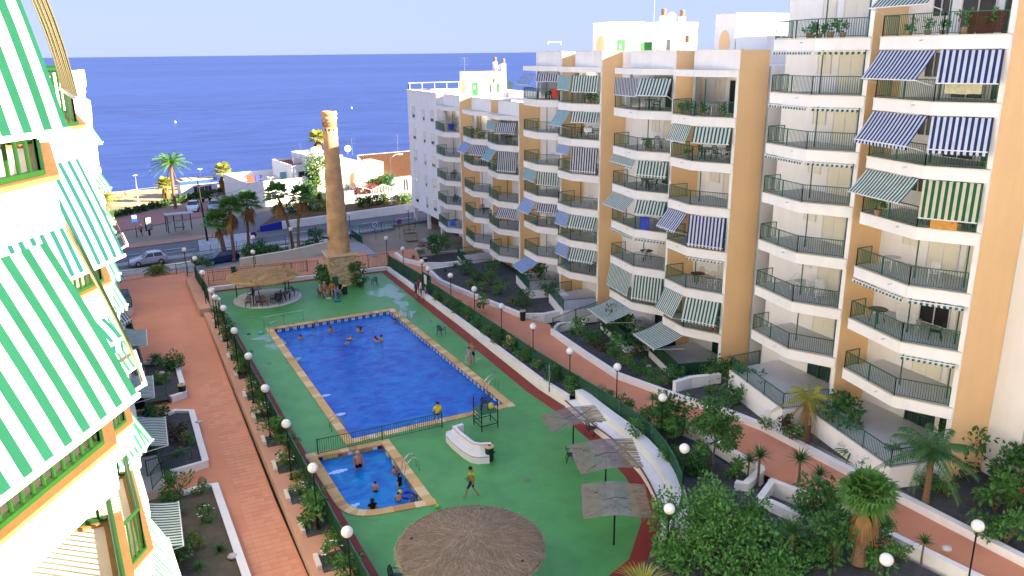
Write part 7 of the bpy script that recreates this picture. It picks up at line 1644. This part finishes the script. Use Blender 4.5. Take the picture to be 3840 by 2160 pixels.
# ================================================================ STREET, HOUSES, CARS
def gp(x, y, y0, k=.165):
    d = _ray(x, y); t = y0 / (d.y - k * d.x); return Vector((d.x * t, d.y * t, CAM_H + d.z * t))
E_ = Vector((1, .165, 0)).normalized(); N_ = Vector((-E_.y, E_.x, 0))
def obox(mb, p, w, dep, z0, z1, k=0):
    a = Vector((p.x, p.y, 0)); b = a + E_ * w; c = b + N_ * dep; d = a + N_ * dep
    mb.prism([a, b, c, d], z0, z1, k); return a, b, c, d
CARP = {}
def car(name, p, rz, paint, label, L_=4.0, s_=1.0):
    r_ = empty(name, p, label, 'car', 'cars in the street', rz); st = [(0, .5, .62), (.12, .66, .72), (.9, .82, .78), (1.22, .93, .8), (1.95, 1.42, .56), (2.9, 1.46, .56), (3.45, 1.36, .56), (3.82, .98, .74), (4.0, .8, .7)]
    mb = MB(); L0 = len(st)
    for x, zt, wr in st:
        zb = min(zt, .93); pw = .84 - .14 * abs(x / 2 - 1) ** 4
        ring = [(-wr * .98, zt), (-pw, zb - .02), (-pw - .02, .58), (-pw, .32), (-pw * .9, .2), (pw * .9, .2), (pw, .32), (pw + .02, .58), (pw, zb - .02), (wr * .98, zt)]
        for y, z in ring: mb.v.append((x - 2, y, z))
    n = 10
    for i in range(L0 - 1):
        for j in range(n): q = (j + 1) % n; mb.f.append((i * n + j, i * n + q, (i + 1) * n + q, (i + 1) * n + j)); mb.mi.append(0)
    mb.f.append(tuple(reversed(range(n)))); mb.f.append(tuple((L0 - 1) * n + j for j in range(n))); mb.mi += [0, 0]
    body = mb.build('body', paint, r_, local=True, smooth=False)
    e = .012
    MB().quad((1.26 - 2, -.76, .97 + e), (1.26 - 2, .76, .97 + e), (1.92 - 2, .55, 1.41 + e), (1.92 - 2, -.55, 1.41 + e)).build('windscreen', GLASS, r_, local=True)
    MB().quad((3.8 - 2 + e, .68, 1.02), (3.8 - 2 + e, -.68, 1.02), (3.48 - 2 + e, -.54, 1.35), (3.48 - 2 + e, .54, 1.35)).build('rear_window', GLASS, r_, local=True)
    for sg in (-1, 1):
        for xa, xb, xc, xd in ((1.42, 2.45, 2.45, 1.98), (2.53, 3.5, 3.35, 2.53)):
            f_ = lambda x, z: (x - 2, sg * (.84 - (z - .93) / .5 * .285 + e), z)
            MB().quad(f_(xa, .97), f_(xb, .97), f_(xc, 1.36), f_(xd, 1.36)).build('side_window', GLASS, r_, local=True)
        MB().cbox((.07 - 2 + .06, sg * .55, .6), .12, .26, .12, 0).build('headlight', mat('headlight_glass', (.6, .62, .65), rough=.15, spec=.6), r_, local=True)
        MB().cbox((3.95 - 2, sg * .62, .75), .08, .16, .22, 0).build('tail_light', mat('tail_light', (.4, .02, .02), rough=.3), r_, local=True)
        MB().cbox((1.35 - 2, sg * .95, .98), .12, .16, .1).build('mirror', paint, r_, local=True)
        for x in (.75, 3.2):
            w = MB(); w.tube([(x - 2, sg * .68, .31), (x - 2, sg * .87, .31)], .31, 18); t_ = w.build('wheel', mat('tyre', (.015, .015, .016), rough=.9), r_, local=True)
            MB().tube([(x - 2, sg * .865, .31), (x - 2, sg * .885, .31)], .19, 14).build('rim', STEEL, t_)
    MB().cbox((-2.0, 0, .42), .03, .5, .11).build('number_plate', FRAME, r_, local=True); MB().cbox((2.01, 0, .55), .03, .5, .11).build('number_plate', FRAME, r_, local=True)
    return r_
PAINTC = lambda n, c, m_=.3: mat('paint_' + n, c, tuple(v * .9 for v in c), rough=.25, spec=.6, metal=m_)
sl = math.atan(.165)
car('parked_car', g(375, 664, ROAD_Z), sl, PAINTC('silver', (.50, .51, .58)), 'silver hatchback parked on the near side of the street')
car('parked_car', g(556, 660, -1.05), sl + .1, PAINTC('blue', (.015, .035, .13)), 'dark blue car below the ramp beside the roadside palms')
car('parked_car', g(487, 529, -1.08), sl + 1.25, PAINTC('white', (.68, .70, .74), 0), 'white hatchback parked on the earth lot behind the bus shelter')
car('parked_car', g(541, 527, -1.08), sl + 1.2, PAINTC('greyblue', (.36, .40, .46)), 'grey blue hatchback parked next to the white one')
car('parked_car', g(1000, 513, -1.0), sl, PAINTC('grey', (.42, .44, .46)), 'grey car parked in front of the white garden wall')
car('parked_car', g(820, 507, -1.0), sl + 1.4, PAINTC('dark', (.02, .022, .025)), 'dark car beside the vine covered house, half behind the chimney')
# street furniture
def sign(p, h, label, plate, pm, shape='disc', face=-PI / 2, r=.35):
    r_ = empty('road_sign', p, label, 'sign'); MB().tube([p, Vector(p) + Vector((0, 0, h))], .035, 8).build('pole', STEEL if shape == 'disc' else BLACK, r_)
    c = Vector(p) + Vector((0, -.06, h - .1))
    if shape == 'disc':
        n = 24; a = MB(); a.tube([c, c + Vector((0, .03, 0))], r, n).build('plate', plate, r_); MB().tube([c - Vector((0, .012, 0)), c - Vector((0, .002, 0))], r * .78, n).build('face', pm, r_)
    return r_, c
BLUES = mat('sign_blue', (.02, .08, .42), rough=.4); REDS = mat('sign_red', (.45, .02, .02), rough=.4); SGW = mat('sign_white', (.72, .74, .76), rough=.4)
def no_park(p, label, h=2.3):
    r_, c = sign(p, h, label, REDS, BLUES); MB().beam(c + Vector((-.2, -.02, .2)), c + Vector((.2, -.02, -.2)), .06, .012, up=Vector((0, 1, 0))).build('bar', REDS, r_)
no_park(g(1006, 602, -.8), 'no parking sign by the far end of the right walk', 2.4); no_park(g(642, 628, -.9), 'no parking sign beside the roadside palms', 2.0)
r_, c = sign(g(946, 604, -.8), 2.1, 'blue round arrow sign at the street behind the chimney', SGW, BLUES); MB().beam(c + Vector((.16, -.02, .16)), c + Vector((-.14, -.02, -.14)), .07, .012, up=Vector((0, 1, 0))).build('arrow', SGW, r_); MB().tri(c + Vector((-.2, -.025, -.2)), c + Vector((.02, -.025, -.16)), c + Vector((-.16, -.025, .02))).build('arrow_head', SGW, r_)
bs = g(345, 598, -.87); r_ = empty('bus_stop_sign', bs, 'blue bus stop sign with a white bus symbol on a dark pole', 'sign'); MB().tube([bs, bs + Vector((0, 0, 3.1))], .05, 8).build('pole', BLACK, r_)
c = bs + Vector((0, -.08, 2.6)); MB().box(c.x - .35, c.x + .35, c.y, c.y + .06, c.z - .48, c.z + .48).build('plate', BLUES, r_)
MB().box(c.x - .26, c.x + .26, c.y - .012, c.y - .001, c.z - .02, c.z + .4).build('symbol_panel', SGW, r_); MB().box(c.x - .2, c.x + .2, c.y - .022, c.y - .013, c.z + .1, c.z + .26).box(c.x - .17, c.x - .09, c.y - .022, c.y - .013, c.z + .05, c.z + .1).box(c.x + .09, c.x + .17, c.y - .022, c.y - .013, c.z + .05, c.z + .1).build('bus_symbol', BLUES, r_)
ap = g(377, 592, -.87); r_ = empty('advert_panel', ap, 'upright advert panel beside the bus stop sign', 'sign', rz=.7); MB().box(-.5, .5, -.08, .08, .7, 2.5).build('case', BLACK, r_, local=True); MB().box(-.42, .42, -.095, -.081, .8, 2.4).build('poster', mat('poster_grey', (.34, .36, .35), (.26, .28, .27), rough=.5, scale=3), r_, local=True); MB().box(-.12, .12, -.06, .06, 0, .7).build('stand', BLACK, r_, local=True)
# bus shelter
s0, s1 = g(420, 583, -.87), g(483, 577, -.87); r_ = empty('bus_shelter', s0, 'open bus shelter with dark posts and a glass back', 'bus shelter'); dv = (s1 - s0)
GLS = bpy.data.materials.new('shelter_glass'); GLS.use_nodes = True; _n = GLS.node_tree; _t = _n.nodes.new('ShaderNodeBsdfTransparent'); _t.inputs[0].default_value = (.8, .88, .9, 1); _m = _n.nodes.new('ShaderNodeMixShader'); _m.inputs[0].default_value = .25; _n.links.new(_t.outputs[0], _m.inputs[1]); _n.links.new(_n.nodes['Principled BSDF'].outputs[0], _m.inputs[2]); _n.links.new(_m.outputs[0], _n.nodes['Material Output'].inputs['Surface']); _n.nodes['Principled BSDF'].inputs['Roughness'].default_value = .1
for i in range(4):
    q = s0 + dv * (i / 3); MB().tube([q, q + Vector((0, 0, 2.45))], .06, 8).build('post', BLACK, r_)
f0 = s0 - N_ * 1.3; MB().tube([f0, f0 + Vector((0, 0, 2.3))], .06, 8).build('post', BLACK, r_)
MB().prism([s0 - N_ * 1.5 - E_ * .2, s1 - N_ * 1.5 + E_ * .2, s1 + N_ * .2 + E_ * .2, s0 + N_ * .2 - E_ * .2], s0.z + 2.45, s0.z + 2.52).build('roof', mat('shelter_roof', (.4, .42, .44), rough=.4), r_)
for i in range(3): a, b = s0 + dv * (i / 3 + .01), s0 + dv * ((i + 1) / 3 - .01); MB().quad(a + Vector((0, 0, .3)), b + Vector((0, 0, .3)), b + Vector((0, 0, 2.2)), a + Vector((0, 0, 2.2))).build('glass_pane', GLS, r_)
MB().beam(s0 + dv * .35 - N_ * .3 + Vector((0, 0, .5)), s0 + dv * .72 - N_ * .3 + Vector((0, 0, .5)), .35, .05).build('bench', BLACK, r_); MB().beam(s0 + dv * .2 - N_ * .05 + Vector((0, 0, 1.2)), s0 + dv * .8 - N_ * .05 + Vector((0, 0, 1.2)), .04, .08).build('rail', SGW, r_)
# lamp standards
def standard(x, y, z, xt, yt_, label, arm=0.0, m=FRAME, r=.09):
    b = g(x, y, z); t = gy(xt, yt_, b.y); r_ = empty('street_light', b, label, 'street light'); h = t.z - z
    MB().tube([b, b + Vector((t.x - b.x, 0, h))], [r, r * .6], 8).build('pole', m, r_)
    tp = b + Vector((t.x - b.x, 0, h))
    if arm: MB().tube([tp, tp + Vector((arm * .5, 0, .5)), tp + Vector((arm, 0, .55))], [.05, .045, .04], 6).build('arm', m, r_); tp = tp + Vector((arm, 0, .5))
    MB().cbox(tp, .7, .3, .14).build('lamp_head', m, r_)
standard(349, 518, -1.2, 340, 441, 'tall white lamp standard on the beach left of the date palm'); standard(508, 485, -1.1, 503, 425, 'tall white lamp standard beside the blue beach kiosk')
standard(985, 515, -.2, 982, 398, 'tall curved lamp standard before the tiled roof house', 1.6); standard(942, 480, -1, 939, 425, 'short curved lamp standard by the balcony house', .8, r=.06)
b = g(522, 605, -.95); t = gy(497, 455, b.y); r_ = empty('utility_pole', b, 'dark wooden utility pole beside the crossing', 'pole'); MB().tube([b, (t.x, b.y, t.z)], [.13, .09], 8).build('pole', BLACK, r_); MB().beam((t.x, b.y, t.z - .8), (t.x + 1.2, b.y, t.z - .6), .06, .06).build('cross_arm', STEEL, r_)
for k_, (xe, ye) in enumerate(((628, 462), (700, 466))):
    e = gp(xe, ye, 127); pts = [Vector((t.x, b.y, t.z - .6 - .3 * k_)).lerp(e, i / 10) - Vector((0, 0, 1.2 * math.sin(PI * i / 10))) for i in range(11)]; MB().tube(pts, .018, 4).build('overhead_wire', BLACK, label='%s overhead wire from the utility pole to the white beach house' % ('upper' if k_ == 0 else 'lower'), cat='wire')
# beach kiosk
k0, k1 = g(458, 498, -1.2), g(540, 486, -1.2); r_ = empty('beach_kiosk', k0, 'blue and white beach kiosk with a canvas top', 'kiosk'); w = (k1 - k0).length
mb = MB(); a, b, c, d = obox(mb, k0, w, 3, -1.3, .95); mb.build('body', SGW, r_); mb = MB(); obox(mb, k0 - E_ * .1 - N_ * .1, w + .2, 3.2, .96, 1.5); mb.build('fascia', mat('kiosk_blue', (.03, .09, .4), rough=.6), r_)
mb = MB(); 
for i in range(8): q = k0 + E_ * (w * (i + .5) / 8); mb.prism([q - E_ * .6, q + E_ * .6, q + E_ * .6 + N_ * 2.9, q - E_ * .6 + N_ * 2.9], 1.51, 1.6 + .2 * math.sin(i * 1.7) ** 2)
mb.build('canvas_top', mat('canvas_tan', (.45, .38, .27), (.36, .3, .2), rough=.9), r_)
for i in range(5): q = k0 + E_ * (w * (.35 + .1 * i)) - N_ * .02; MB().prism([q, q + E_ * .5, q + E_ * .5 - N_ * .03, q - N_ * .03], -.6, .5).build('shutter', GLASS, r_)
q = k0 + E_ * (w * .5) - N_ * .05; MB().prism([q, q + E_ * .25, q + E_ * .25 - N_ * .02, q - N_ * .02], -.3, .7).build('red_cross', REDS, r_); MB().prism([q - E_ * .2, q + E_ * .45, q + E_ * .45 - N_ * .024, q - E_ * .2 - N_ * .024], .05, .35).build('red_cross', REDS, r_)
bt = g(588, 487, -1.2); r_ = empty('beach_tent', bt, 'blue canopy tent before the white beach house', 'tent'); 
for dx, dy in ((0, 0), (2.6, .4), (0, 2.4), (2.6, 2.8)): MB().tube([bt + Vector((dx, dy, 0)), bt + Vector((dx, dy, 1.9))], .04, 6).build('post', FRAME, r_)
MB().tri(bt + Vector((-.2, -.2, 1.9)), bt + Vector((2.8, .2, 1.9)), bt + Vector((1.3, 1.4, 2.9))).tri(bt + Vector((2.8, .2, 1.9)), bt + Vector((2.8, 3, 1.9)), bt + Vector((1.3, 1.4, 2.9))).tri(bt + Vector((2.8, 3, 1.9)), bt + Vector((-.2, 2.6, 1.9)), bt + Vector((1.3, 1.4, 2.9))).tri(bt + Vector((-.2, 2.6, 1.9)), bt + Vector((-.2, -.2, 1.9)), bt + Vector((1.3, 1.4, 2.9))).build('canopy', mat('tent_blue', (.02, .09, .5), rough=.7), r_)
mb_ = g(520, 508, -1.1); r_ = empty('motorbike', mb_, 'dark motorbike parked by the seaside walk', 'motorbike', rz=.4)
for x in (-.65, .65): MB().tube([(x, -.06, .3), (x, .06, .3)], .3, 14).build('wheel', mat('tyre', (.01, .01, .01)), r_, local=True)
MB().tube([(-.6, 0, .35), (-.2, 0, .75), (.3, 0, .8), (.6, 0, .4)], [.1, .18, .2, .08], 8).tube([(.35, 0, .8), (.45, 0, 1.1)], .04, 6).tube([(.42, -.3, 1.08), (.42, .3, 1.08)], .025, 6).build('frame', BLACK, r_, local=True)
# --- walls by the street
BW = mat('blue_wall_paint', (.02, .04, .40), (.018, .035, .34), rough=.8, scale=.6)
xa, xb = 13.2, 46
r_ = empty('garden_wall', (xa, rf(xa), -1), 'long white retaining wall beyond the road with a blue painted end', 'wall')
for x0, x1, z1a, z1b, mm in ((xa, 16.2, -.25, .05, BW), (16.2, xb, .05, .35, WHITE)):
    mb = MB(); p = [(x0, rf(x0) + .05), (x1, rf(x1) + .05), (x1, rf(x1) + .4), (x0, rf(x0) + .4)]; mb.v = [(a, b, -1.2) for a, b in p] + [(p[0][0], p[0][1], z1a), (p[1][0], p[1][1], z1b), (p[2][0], p[2][1], z1b), (p[3][0], p[3][1], z1a)]
    for q in ((0, 1, 5, 4), (1, 2, 6, 5), (2, 3, 7, 6), (3, 0, 4, 7), (4, 5, 6, 7)): mb.f.append(q); mb.mi.append(0)
    mb.build('wall_face', mm, r_)
sheet('garden_soil', [(13.2, rf(13.2) + .4), (46, rf(46) + .4), (46, 123.5), (24, 121.8), (16.4, 118.5)], -.28, SOILW)
for i, (x, y, kd_) in enumerate([(900, 520, 'yellow'), (912, 520, 'round'), (925, 516, 'yellow'), (940, 518, 'red'), (958, 512, 'round'), (973, 512, 'yellow'), (1005, 515, 'yellow'), (1018, 512, 'round'), (820, 527, 'yellow'), (800, 530, 'low'), (780, 527, 'round'), (762, 530, 'loose'), (735, 535, 'round'), (700, 545, 'loose')]):
    sh(kd_, g(x, y, -.28), 'roadside shrub %s from the far block along the white wall' % (od + ['tenth', 'eleventh', 'twelfth', 'thirteenth', 'fourteenth'])[13 - i if i < 8 else 13 - i], 1.9, 'shrubs above the white street wall')
fence('street_fence', [Vector((x, rn(x) - 2.1, -.9)) for x in (-6, 0, 6, 12, 18, 24, 30)], 1.15, 'long dark picket fence along the near pavement of the street', step=.18)
wall_line('ramp_wall', [(-6, 94.2), (3, 95.6), (9.3, 97.3)], .3, -1.2, -.55, WHITE, 'white ramp wall beyond the street fence on the left', .04); wall_line('ramp_wall', [(11.0, 96.5), (22, 98.6)], .3, -1.2, -.2, WHITE, 'white wall behind the roadside palms', .04)
wall_line('ramp_wall', [(8.5, 91.2), (14.0, 92.6), (19.5, 95.3)], .5, -1.2, .2, CREAM, 'sloping cream wall behind the brick chimney', .05)
sheet('drive', [(-8, 90.5), (24, 90.5), (24, 99), (-8, 95)], -1.04, mat('grey_paving', (.36, .37, .38)))
for i, (x, y, s_) in enumerate([(645, 640, 1.9), (665, 645, 1.8), (630, 650, 1.6), (800, 625, 1.9), (690, 638, 1.3), (715, 640, 1.1), (770, 630, 1.2), (500, 668, 1.2), (520, 670, 1.2)]): sh('round' if i != 3 else 'dark', g(x, y, -.7), 'hedge shrub %s along the wall between the palms' % od[i], s_, 'shrubs along the street wall')
fence('street_fence', [gr(885, 600), gr(912, 618)], 1.2, 'short green screen fence right of the chimney shaft', screen=DKGREEN); fence('street_fence', [g(905, 590, -.8), g(960, 580, -.8), g(1045, 570, -.8)], 1.1, 'dark fence along the street below the far block', step=.2)
# --- houses by the sea
def windows(root, p, w, z, items):
    for u, dz, ww, hh in items:
        a = Vector((p.x, p.y, 0)) + E_ * u - N_ * .03; o = MB().prism([a, a + E_ * ww, a + E_ * ww + N_ * .02, a + N_ * .02], z + dz, z + dz + hh).build('window', GLASS, root)
        fr = MB()
        for uu in (0, ww / 2 - .03, ww - .06): q = a + E_ * uu - N_ * .025; fr.prism([q, q + E_ * .06, q + E_ * .06 + N_ * .02, q + N_ * .02], z + dz, z + dz + hh)
        fr.build('frame', FRAME, o)
def flat_house(x0, y0_, x1, y1_, plane, dep, base, label, par=.5, roofm=CREAM, wins=()):
    a = gp(x0, y0_, plane); b = gp(x1, y1_, plane); zt = (a.z + b.z) / 2; w = (b - a).dot(E_); r_ = empty('beach_house', (a.x, a.y, base), label, 'house')
    mb = MB(); obox(mb, a, w, dep, base, zt - par); mb.build('wall', WHITE, r_)
    mb = MB(); obox(mb, a + E_ * .26 + N_ * .26, w - .52, dep - .52, zt - par + .001, zt - par + .03); mb.build('roof', roofm, r_)
    for (q, ww, dd) in ((a, w, .25), (a + N_ * (dep - .25), w, .25), (a + N_ * .25, .25, dep - .5), (a + E_ * (w - .25) + N_ * .25, .25, dep - .5)): mb = MB(); obox(mb, q, ww, dd, zt - par + .002, zt); mb.build('parapet', WHITE, r_)
    windows(r_, a, w, base, wins); return r_, a, w, zt
REDR = mat('red_roof_paint', (.28, .07, .035), (.22, .055, .03), rough=.85)
h1_, a1, w1_, z1_ = flat_house(618, 457, 774, 449, 128, 13, -1.2, 'long low white beach house with a cluttered roof terrace', .9, wins=((3.0, 1.0, 1.6, 1.2), (9, 1.0, 1.4, 1.2)))
h2_, a2, w2_, z2_ = flat_house(733, 415, 815, 410, 130, 10, -1.2, 'white two storey house with a red flat roof', .35, REDR, ((1.0, 3.2, 2.2, 1.6),))
h3_, a3, w3_, z3_ = flat_house(790, 396, 862, 391, 127.5, 11, -1.2, 'white house covered in a climbing vine behind the chimney', .5, wins=((1.4, 3.3, .9, 1.2), (1.4, .8, .9, 1.3)))
h4_, a4, w4_, z4_ = flat_house(856, 407, 900, 405, 128.5, 9, -1.2, 'white house with an ochre door right of the chimney', .5)
h5_, a5, w5_, z5_ = flat_house(896, 432, 944, 428, 127.5, 7, -1.2, 'low house with a white railed roof terrace beside the tiled roof', .15)
mb = MB(); obox(mb, a4 + E_ * 1.6 - N_ * .04, 1.6, .03, z4_ - 4.2, z4_ - 2); mb.build('door', ORANGE, h4_)
rl = MB(); 
for i in range(26): q = a5 + E_ * (w5_ * i / 25); rl.beam(q + Vector((0, 0, z5_ - a5.z)), q + Vector((0, 0, z5_ - a5.z + .95)), .05, .05)
rl.beam(Vector((a5.x, a5.y, z5_ + .95)), Vector((a5.x, a5.y, z5_ + .95)) + E_ * w5_, .1, .08).build('terrace_rail', FRAME, h5_)
mb = MB(); obox(mb, a5 + E_ * (w5_ + .05), 1.5, 5, -1.2, z5_ + 1.3); mb.build('ochre_wall', CREAM, h5_)
# tiled-roof house
TILER = mat('roof_tile', (.24, .115, .055), (.17, .08, .038), rough=.9, scale=2)
el, er = gp(957, 446, 127), gp(1034, 440, 127); ez = (el.z + er.z) / 2; rl_, rr_ = gp(912, 390, 136), gp(990, 386, 136); rz_ = (rl_.z + rr_.z) / 2
r_ = empty('tiled_house', (el.x, el.y, -1.2), 'white house with a large sloping terracotta tiled roof', 'house'); W = (er - el).dot(E_)
mb = MB(); obox(mb, el, W + 8, 9, -1.2, ez - .15); mb.build('wall', WHITE, r_); windows(r_, el, W, -1.2, ((1.0, .8, 1.0, 1.3), (4.2, .2, 1.0, 2.1)))
n = 38; hi = Vector((el.x, el.y, rz_)) + N_ * 9
a0 = Vector((el.x, el.y, ez)) - N_ * .4
for i in range(n):
    u = (W + 8) * i / n; st_ = (W + 8) / n; mb = MB(); p0 = a0 + E_ * u; p1 = Vector((hi.x, hi.y, rz_)) + E_ * u
    mb.tube([p0 + E_ * st_ / 2, p1 + E_ * st_ / 2], st_ * .34, 6, cap=True); mb.build('tile_row', TILER, r_)
mb = MB(); mb.quad(a0, a0 + E_ * (W + 8), hi + E_ * (W + 8), hi); mb.build('roof', TILER, r_)
gab = MB(); q0 = Vector((el.x, el.y, 0)); gab.v = [tuple(q0 + Vector((0, 0, ez - .2))), tuple(q0 + N_ * 9 + Vector((0, 0, ez - .2))), tuple(q0 + N_ * 9 + Vector((0, 0, rz_ - .05))),]; gab.f = [(2, 1, 0)]; gab.mi = [0]; gab.build('gable', WHITE, r_)
mb = MB(); obox(mb, Vector((el.x, el.y, 0)) + N_ * 9.05, W + 8, .3, -1.2, rz_ + .1); mb.build('ridge_wall', WHITE, r_)
# clutter on the roof terrace
for (u, v, w, d_, h, c, nm, lb) in ((2.2, 5, 1.0, .4, 1.2, (.55, .06, .03), 'washing', 'red washing hung on the roof terrace'), (3.6, 5.2, 1.0, .4, 1.1, (.05, .06, .3), 'washing', 'navy washing hung on the roof terrace'), (5.6, 4.6, 1.5, .8, .9, (.6, .6, .6), 'cabinet', 'white cabinet on the roof terrace'), (7.6, 5, 1.0, .5, 1.3, (.2, .42, .5), 'screen', 'pale blue screen on the roof terrace'), (9.2, 5, 2.2, 1.2, .9, (.03, .1, .4), 'boat_cover', 'blue covered dinghy on the roof terrace')):
    p = a1 + E_ * u + N_ * v; o = MB(); zb = z1_ - .9 + .03
    o.lathe((p.x, p.y, zb), [(w * .5, 0), (w * .52, h * .5), (w * .4, h * .85), (w * .15, h)], 10, sy=.6) if nm == 'boat_cover' else o.cbox((p.x, p.y, zb + h / 2), w, d_ * .5, h, sl).cbox((p.x, p.y, zb + h + .03), w * 1.1, .06, .05, sl)
    o.build(nm, mat('roof_' + lb[:6], c, rough=.8), label=lb, cat=nm.replace('_', ' '))
for u, lb in ((2.2, 'left air conditioner on the red roof'), (5.0, 'right air conditioner on the red roof')): p = a2 + E_ * u + N_ * 4; o = empty('air_conditioner', (p.x, p.y, z2_ - .3), lb, 'air conditioner'); MB().cbox((p.x, p.y, z2_ + .15), .9, .5, .9, sl).build('case', FRAME, o); MB().lathe((p.x + .1, p.y - .27, z2_ + .2), [(.01, 0), (.01, .01)], 12).build('fan', BLACK, o)
MB().ball((a3.x + 1.2, a3.y + 5, z3_ + .1), 1.3, 16, 10, sz=.85).build('dome', WHITE, h3_, smooth=True); dish(h3_, (a3.x + 6.5, a3.y + 4, z3_), .55); aerial(h3_, (a3.x - 1.2, a3.y + 5, z3_ - .5), 2.5); aerial(r_, (el.x + 6, el.y + 9, rz_), 3.4); aerial(h3_, (a3.x + 7.5, a3.y + 5, z3_ - .5), 2.8)
# climbing vine, garden of the tiled house
vm = MB(); 
for i in range(9): 
    t = i / 8; p = gp(795 + 12 * math.sin(i * 1.9) , 395 + 100 * t, 127); cloud(vm, p, 1.3, .6, 1.3, 170, .42, 7, 0, 1)
rv = empty('climbing_vine', gp(795, 495, 127), 'bushy climbing vine on the white house left of the chimney', 'vine'); vm.build('foliage', [LEAFM, mat('leaf_bronze', (.22, .15, .04), (.15, .12, .03), trans=.2, scale=3)], rv); MB().tube([gp(797, 500, 127), gp(795, 400, 127)], .09, 6).build('stem', BARK, rv)
for x, y, z_, kd_, s_, lb in [(872, 480, -1, 'yucca', 2.4, 'tall yucca like plant at the house right of the chimney'), (878, 490, -1, 'yellow', 3.0, 'yellow green bush at the house right of the chimney'), (960, 488, -1, 'yellow', 3.4, 'tall yellow green bush before the tiled roof house'), (975, 490, -1, 'dark', 2.6, 'dark bush before the tiled roof house'), (945, 490, -1, 'loose', 2.4, 'loose bush between bougainvillea and tiled house'), (700, 470, -1, 'yucca', 1.6, 'small palm like plant on the beach house terrace')]: sh(kd_, g(x, y, z_), lb, s_, 'garden plants of the beach houses')
bg_ = MB(); cloud(bg_, gp(918, 478, 125), 2.4, 1.2, 1.1, 800, .32, 14, 0, 1); rb_ = empty('bougainvillea', gp(918, 492, 125), 'magenta bougainvillea by the white garden wall', 'shrub'); bg_.build('foliage', [LEAFP, LEAFM], rb_); MB().tube([gp(918, 496, 125), gp(918, 480, 125)], .08, 6).build('stem', BARK, rb_)
cp0, cp1 = gp(895, 462, 125.5), gp(935, 470, 125.5); r_ = empty('canvas_pergola', (cp0.x, cp0.y, -1), 'grey canvas pergola between the house and the bougainvillea', 'pergola'); MB().quad(cp0 + Vector((0, -1.5, -.4)), cp1 + Vector((0, -1.5, -.4)), cp1 + Vector((0, 2, .3)), cp0 + Vector((0, 2, .3))).build('canvas', mat('canvas_grey', (.4, .38, .34), rough=.9), r_)
for q in (cp0 + Vector((0, -1.4, -.4)), cp1 + Vector((0, -1.4, -.4))): MB().tube([(q.x, q.y, -1.1), q], .05, 6).build('post', WOOD, r_)
# white garden wall with gate
w0, w1v = gp(868, 508, 121.5), gp(990, 497, 121.5); r_ = empty('garden_wall', (w0.x, w0.y, -1), 'white garden wall with a gabled gate before the bougainvillea', 'wall'); Lw = (w1v - w0).dot(E_); w0.z = 0
mb = MB(); obox(mb, w0, Lw, .25, -1.1, .15); mb.build('wall_face', WHITE, r_); mb = MB(); obox(mb, w0, 1.6, .3, .16, 1.0); mb.build('pier', WHITE, r_)
gp_ = w0 + E_ * (Lw * .52) - N_ * .05; mb = MB(); mb.prism([gp_, gp_ + E_ * 4.4, gp_ + E_ * 4.4 - N_ * .06, gp_ - N_ * .06], -1.05, .2); mb.build('gate', FRAME, r_)
mb = MB()
for i in range(15): u = .25 + i * .28; hh = .55 + .75 * (1 - abs(u / 2.2 - 1)); q = gp_ + E_ * u - N_ * .03; mb.beam(Vector((q.x, q.y, .2)), Vector((q.x, q.y, .2 + hh)), .07, .05)
q1, q2, q3 = (gp_ + E_ * 0, gp_ + E_ * 2.2, gp_ + E_ * 4.4); mb.beam(Vector((q1.x, q1.y, .7)), Vector((q2.x, q2.y, 1.5)), .12, .1).beam(Vector((q2.x, q2.y, 1.5)), Vector((q3.x, q3.y, .7)), .12, .1).build('gate_bars', FRAME, r_)
# cluttered garden below the far block: racks, boxes, sunlounger
for i, (x, y, w, d_, h, c, lb) in enumerate(((1035, 610, 1.6, .6, 1.6, (.3, .28, .2), 'plant rack with shelves in the cluttered garden'), (1030, 590, 1.4, .5, 1.3, (.42, .28, .12), 'rack with yellow crates in the cluttered garden'), (1060, 622, .9, .7, .8, (.2, .13, .1), 'brown box in the cluttered garden'), (1052, 632, 1.0, .7, .5, (.45, .47, .5), 'pale covered heap in the cluttered garden'), (1075, 612, 1.3, .9, .9, (.3, .36, .42), 'blue sheeted pile in the cluttered garden'))):
    p = g(x, y, -1.3); o = empty('garden_rack' if i < 2 else 'covered_pile', p, lb, 'rack' if i < 2 else 'pile'); mm = mat('clutter_%d' % i, c, rough=.8, scale=3)
    if i < 2:
        for k_ in range(3): MB().cbox((p.x, p.y, p.z + .3 + k_ * h / 3), w, d_, .06).build('shelf', mm, o)
        for sx in (-1, 1):
            for sy in (-1, 1): MB().beam((p.x + sx * w / 2, p.y + sy * d_ / 2, p.z), (p.x + sx * w / 2, p.y + sy * d_ / 2, p.z + h), .05, .05, up=Vector((0, 1, .01))).build('leg', mm, o)
    else: lm = MB().ball((p.x, p.y, p.z + h * .4), w * .5, 12, 8, sz=h / w); lm.build('cover', mm, o, smooth=True); MB().cbox((p.x, p.y, p.z + .12), w * .9, d_, .24, .3).build('base', WOOD, o)
fur('wlounge', g(1092, 628, -1.2), .3, 'lilac striped deck chair on the far block terrace', 'furniture on the balconies'); fur('wchair', g(1110, 618, -1.2), 2, 'white plastic armchair on the far block terrace', 'furniture on the balconies')
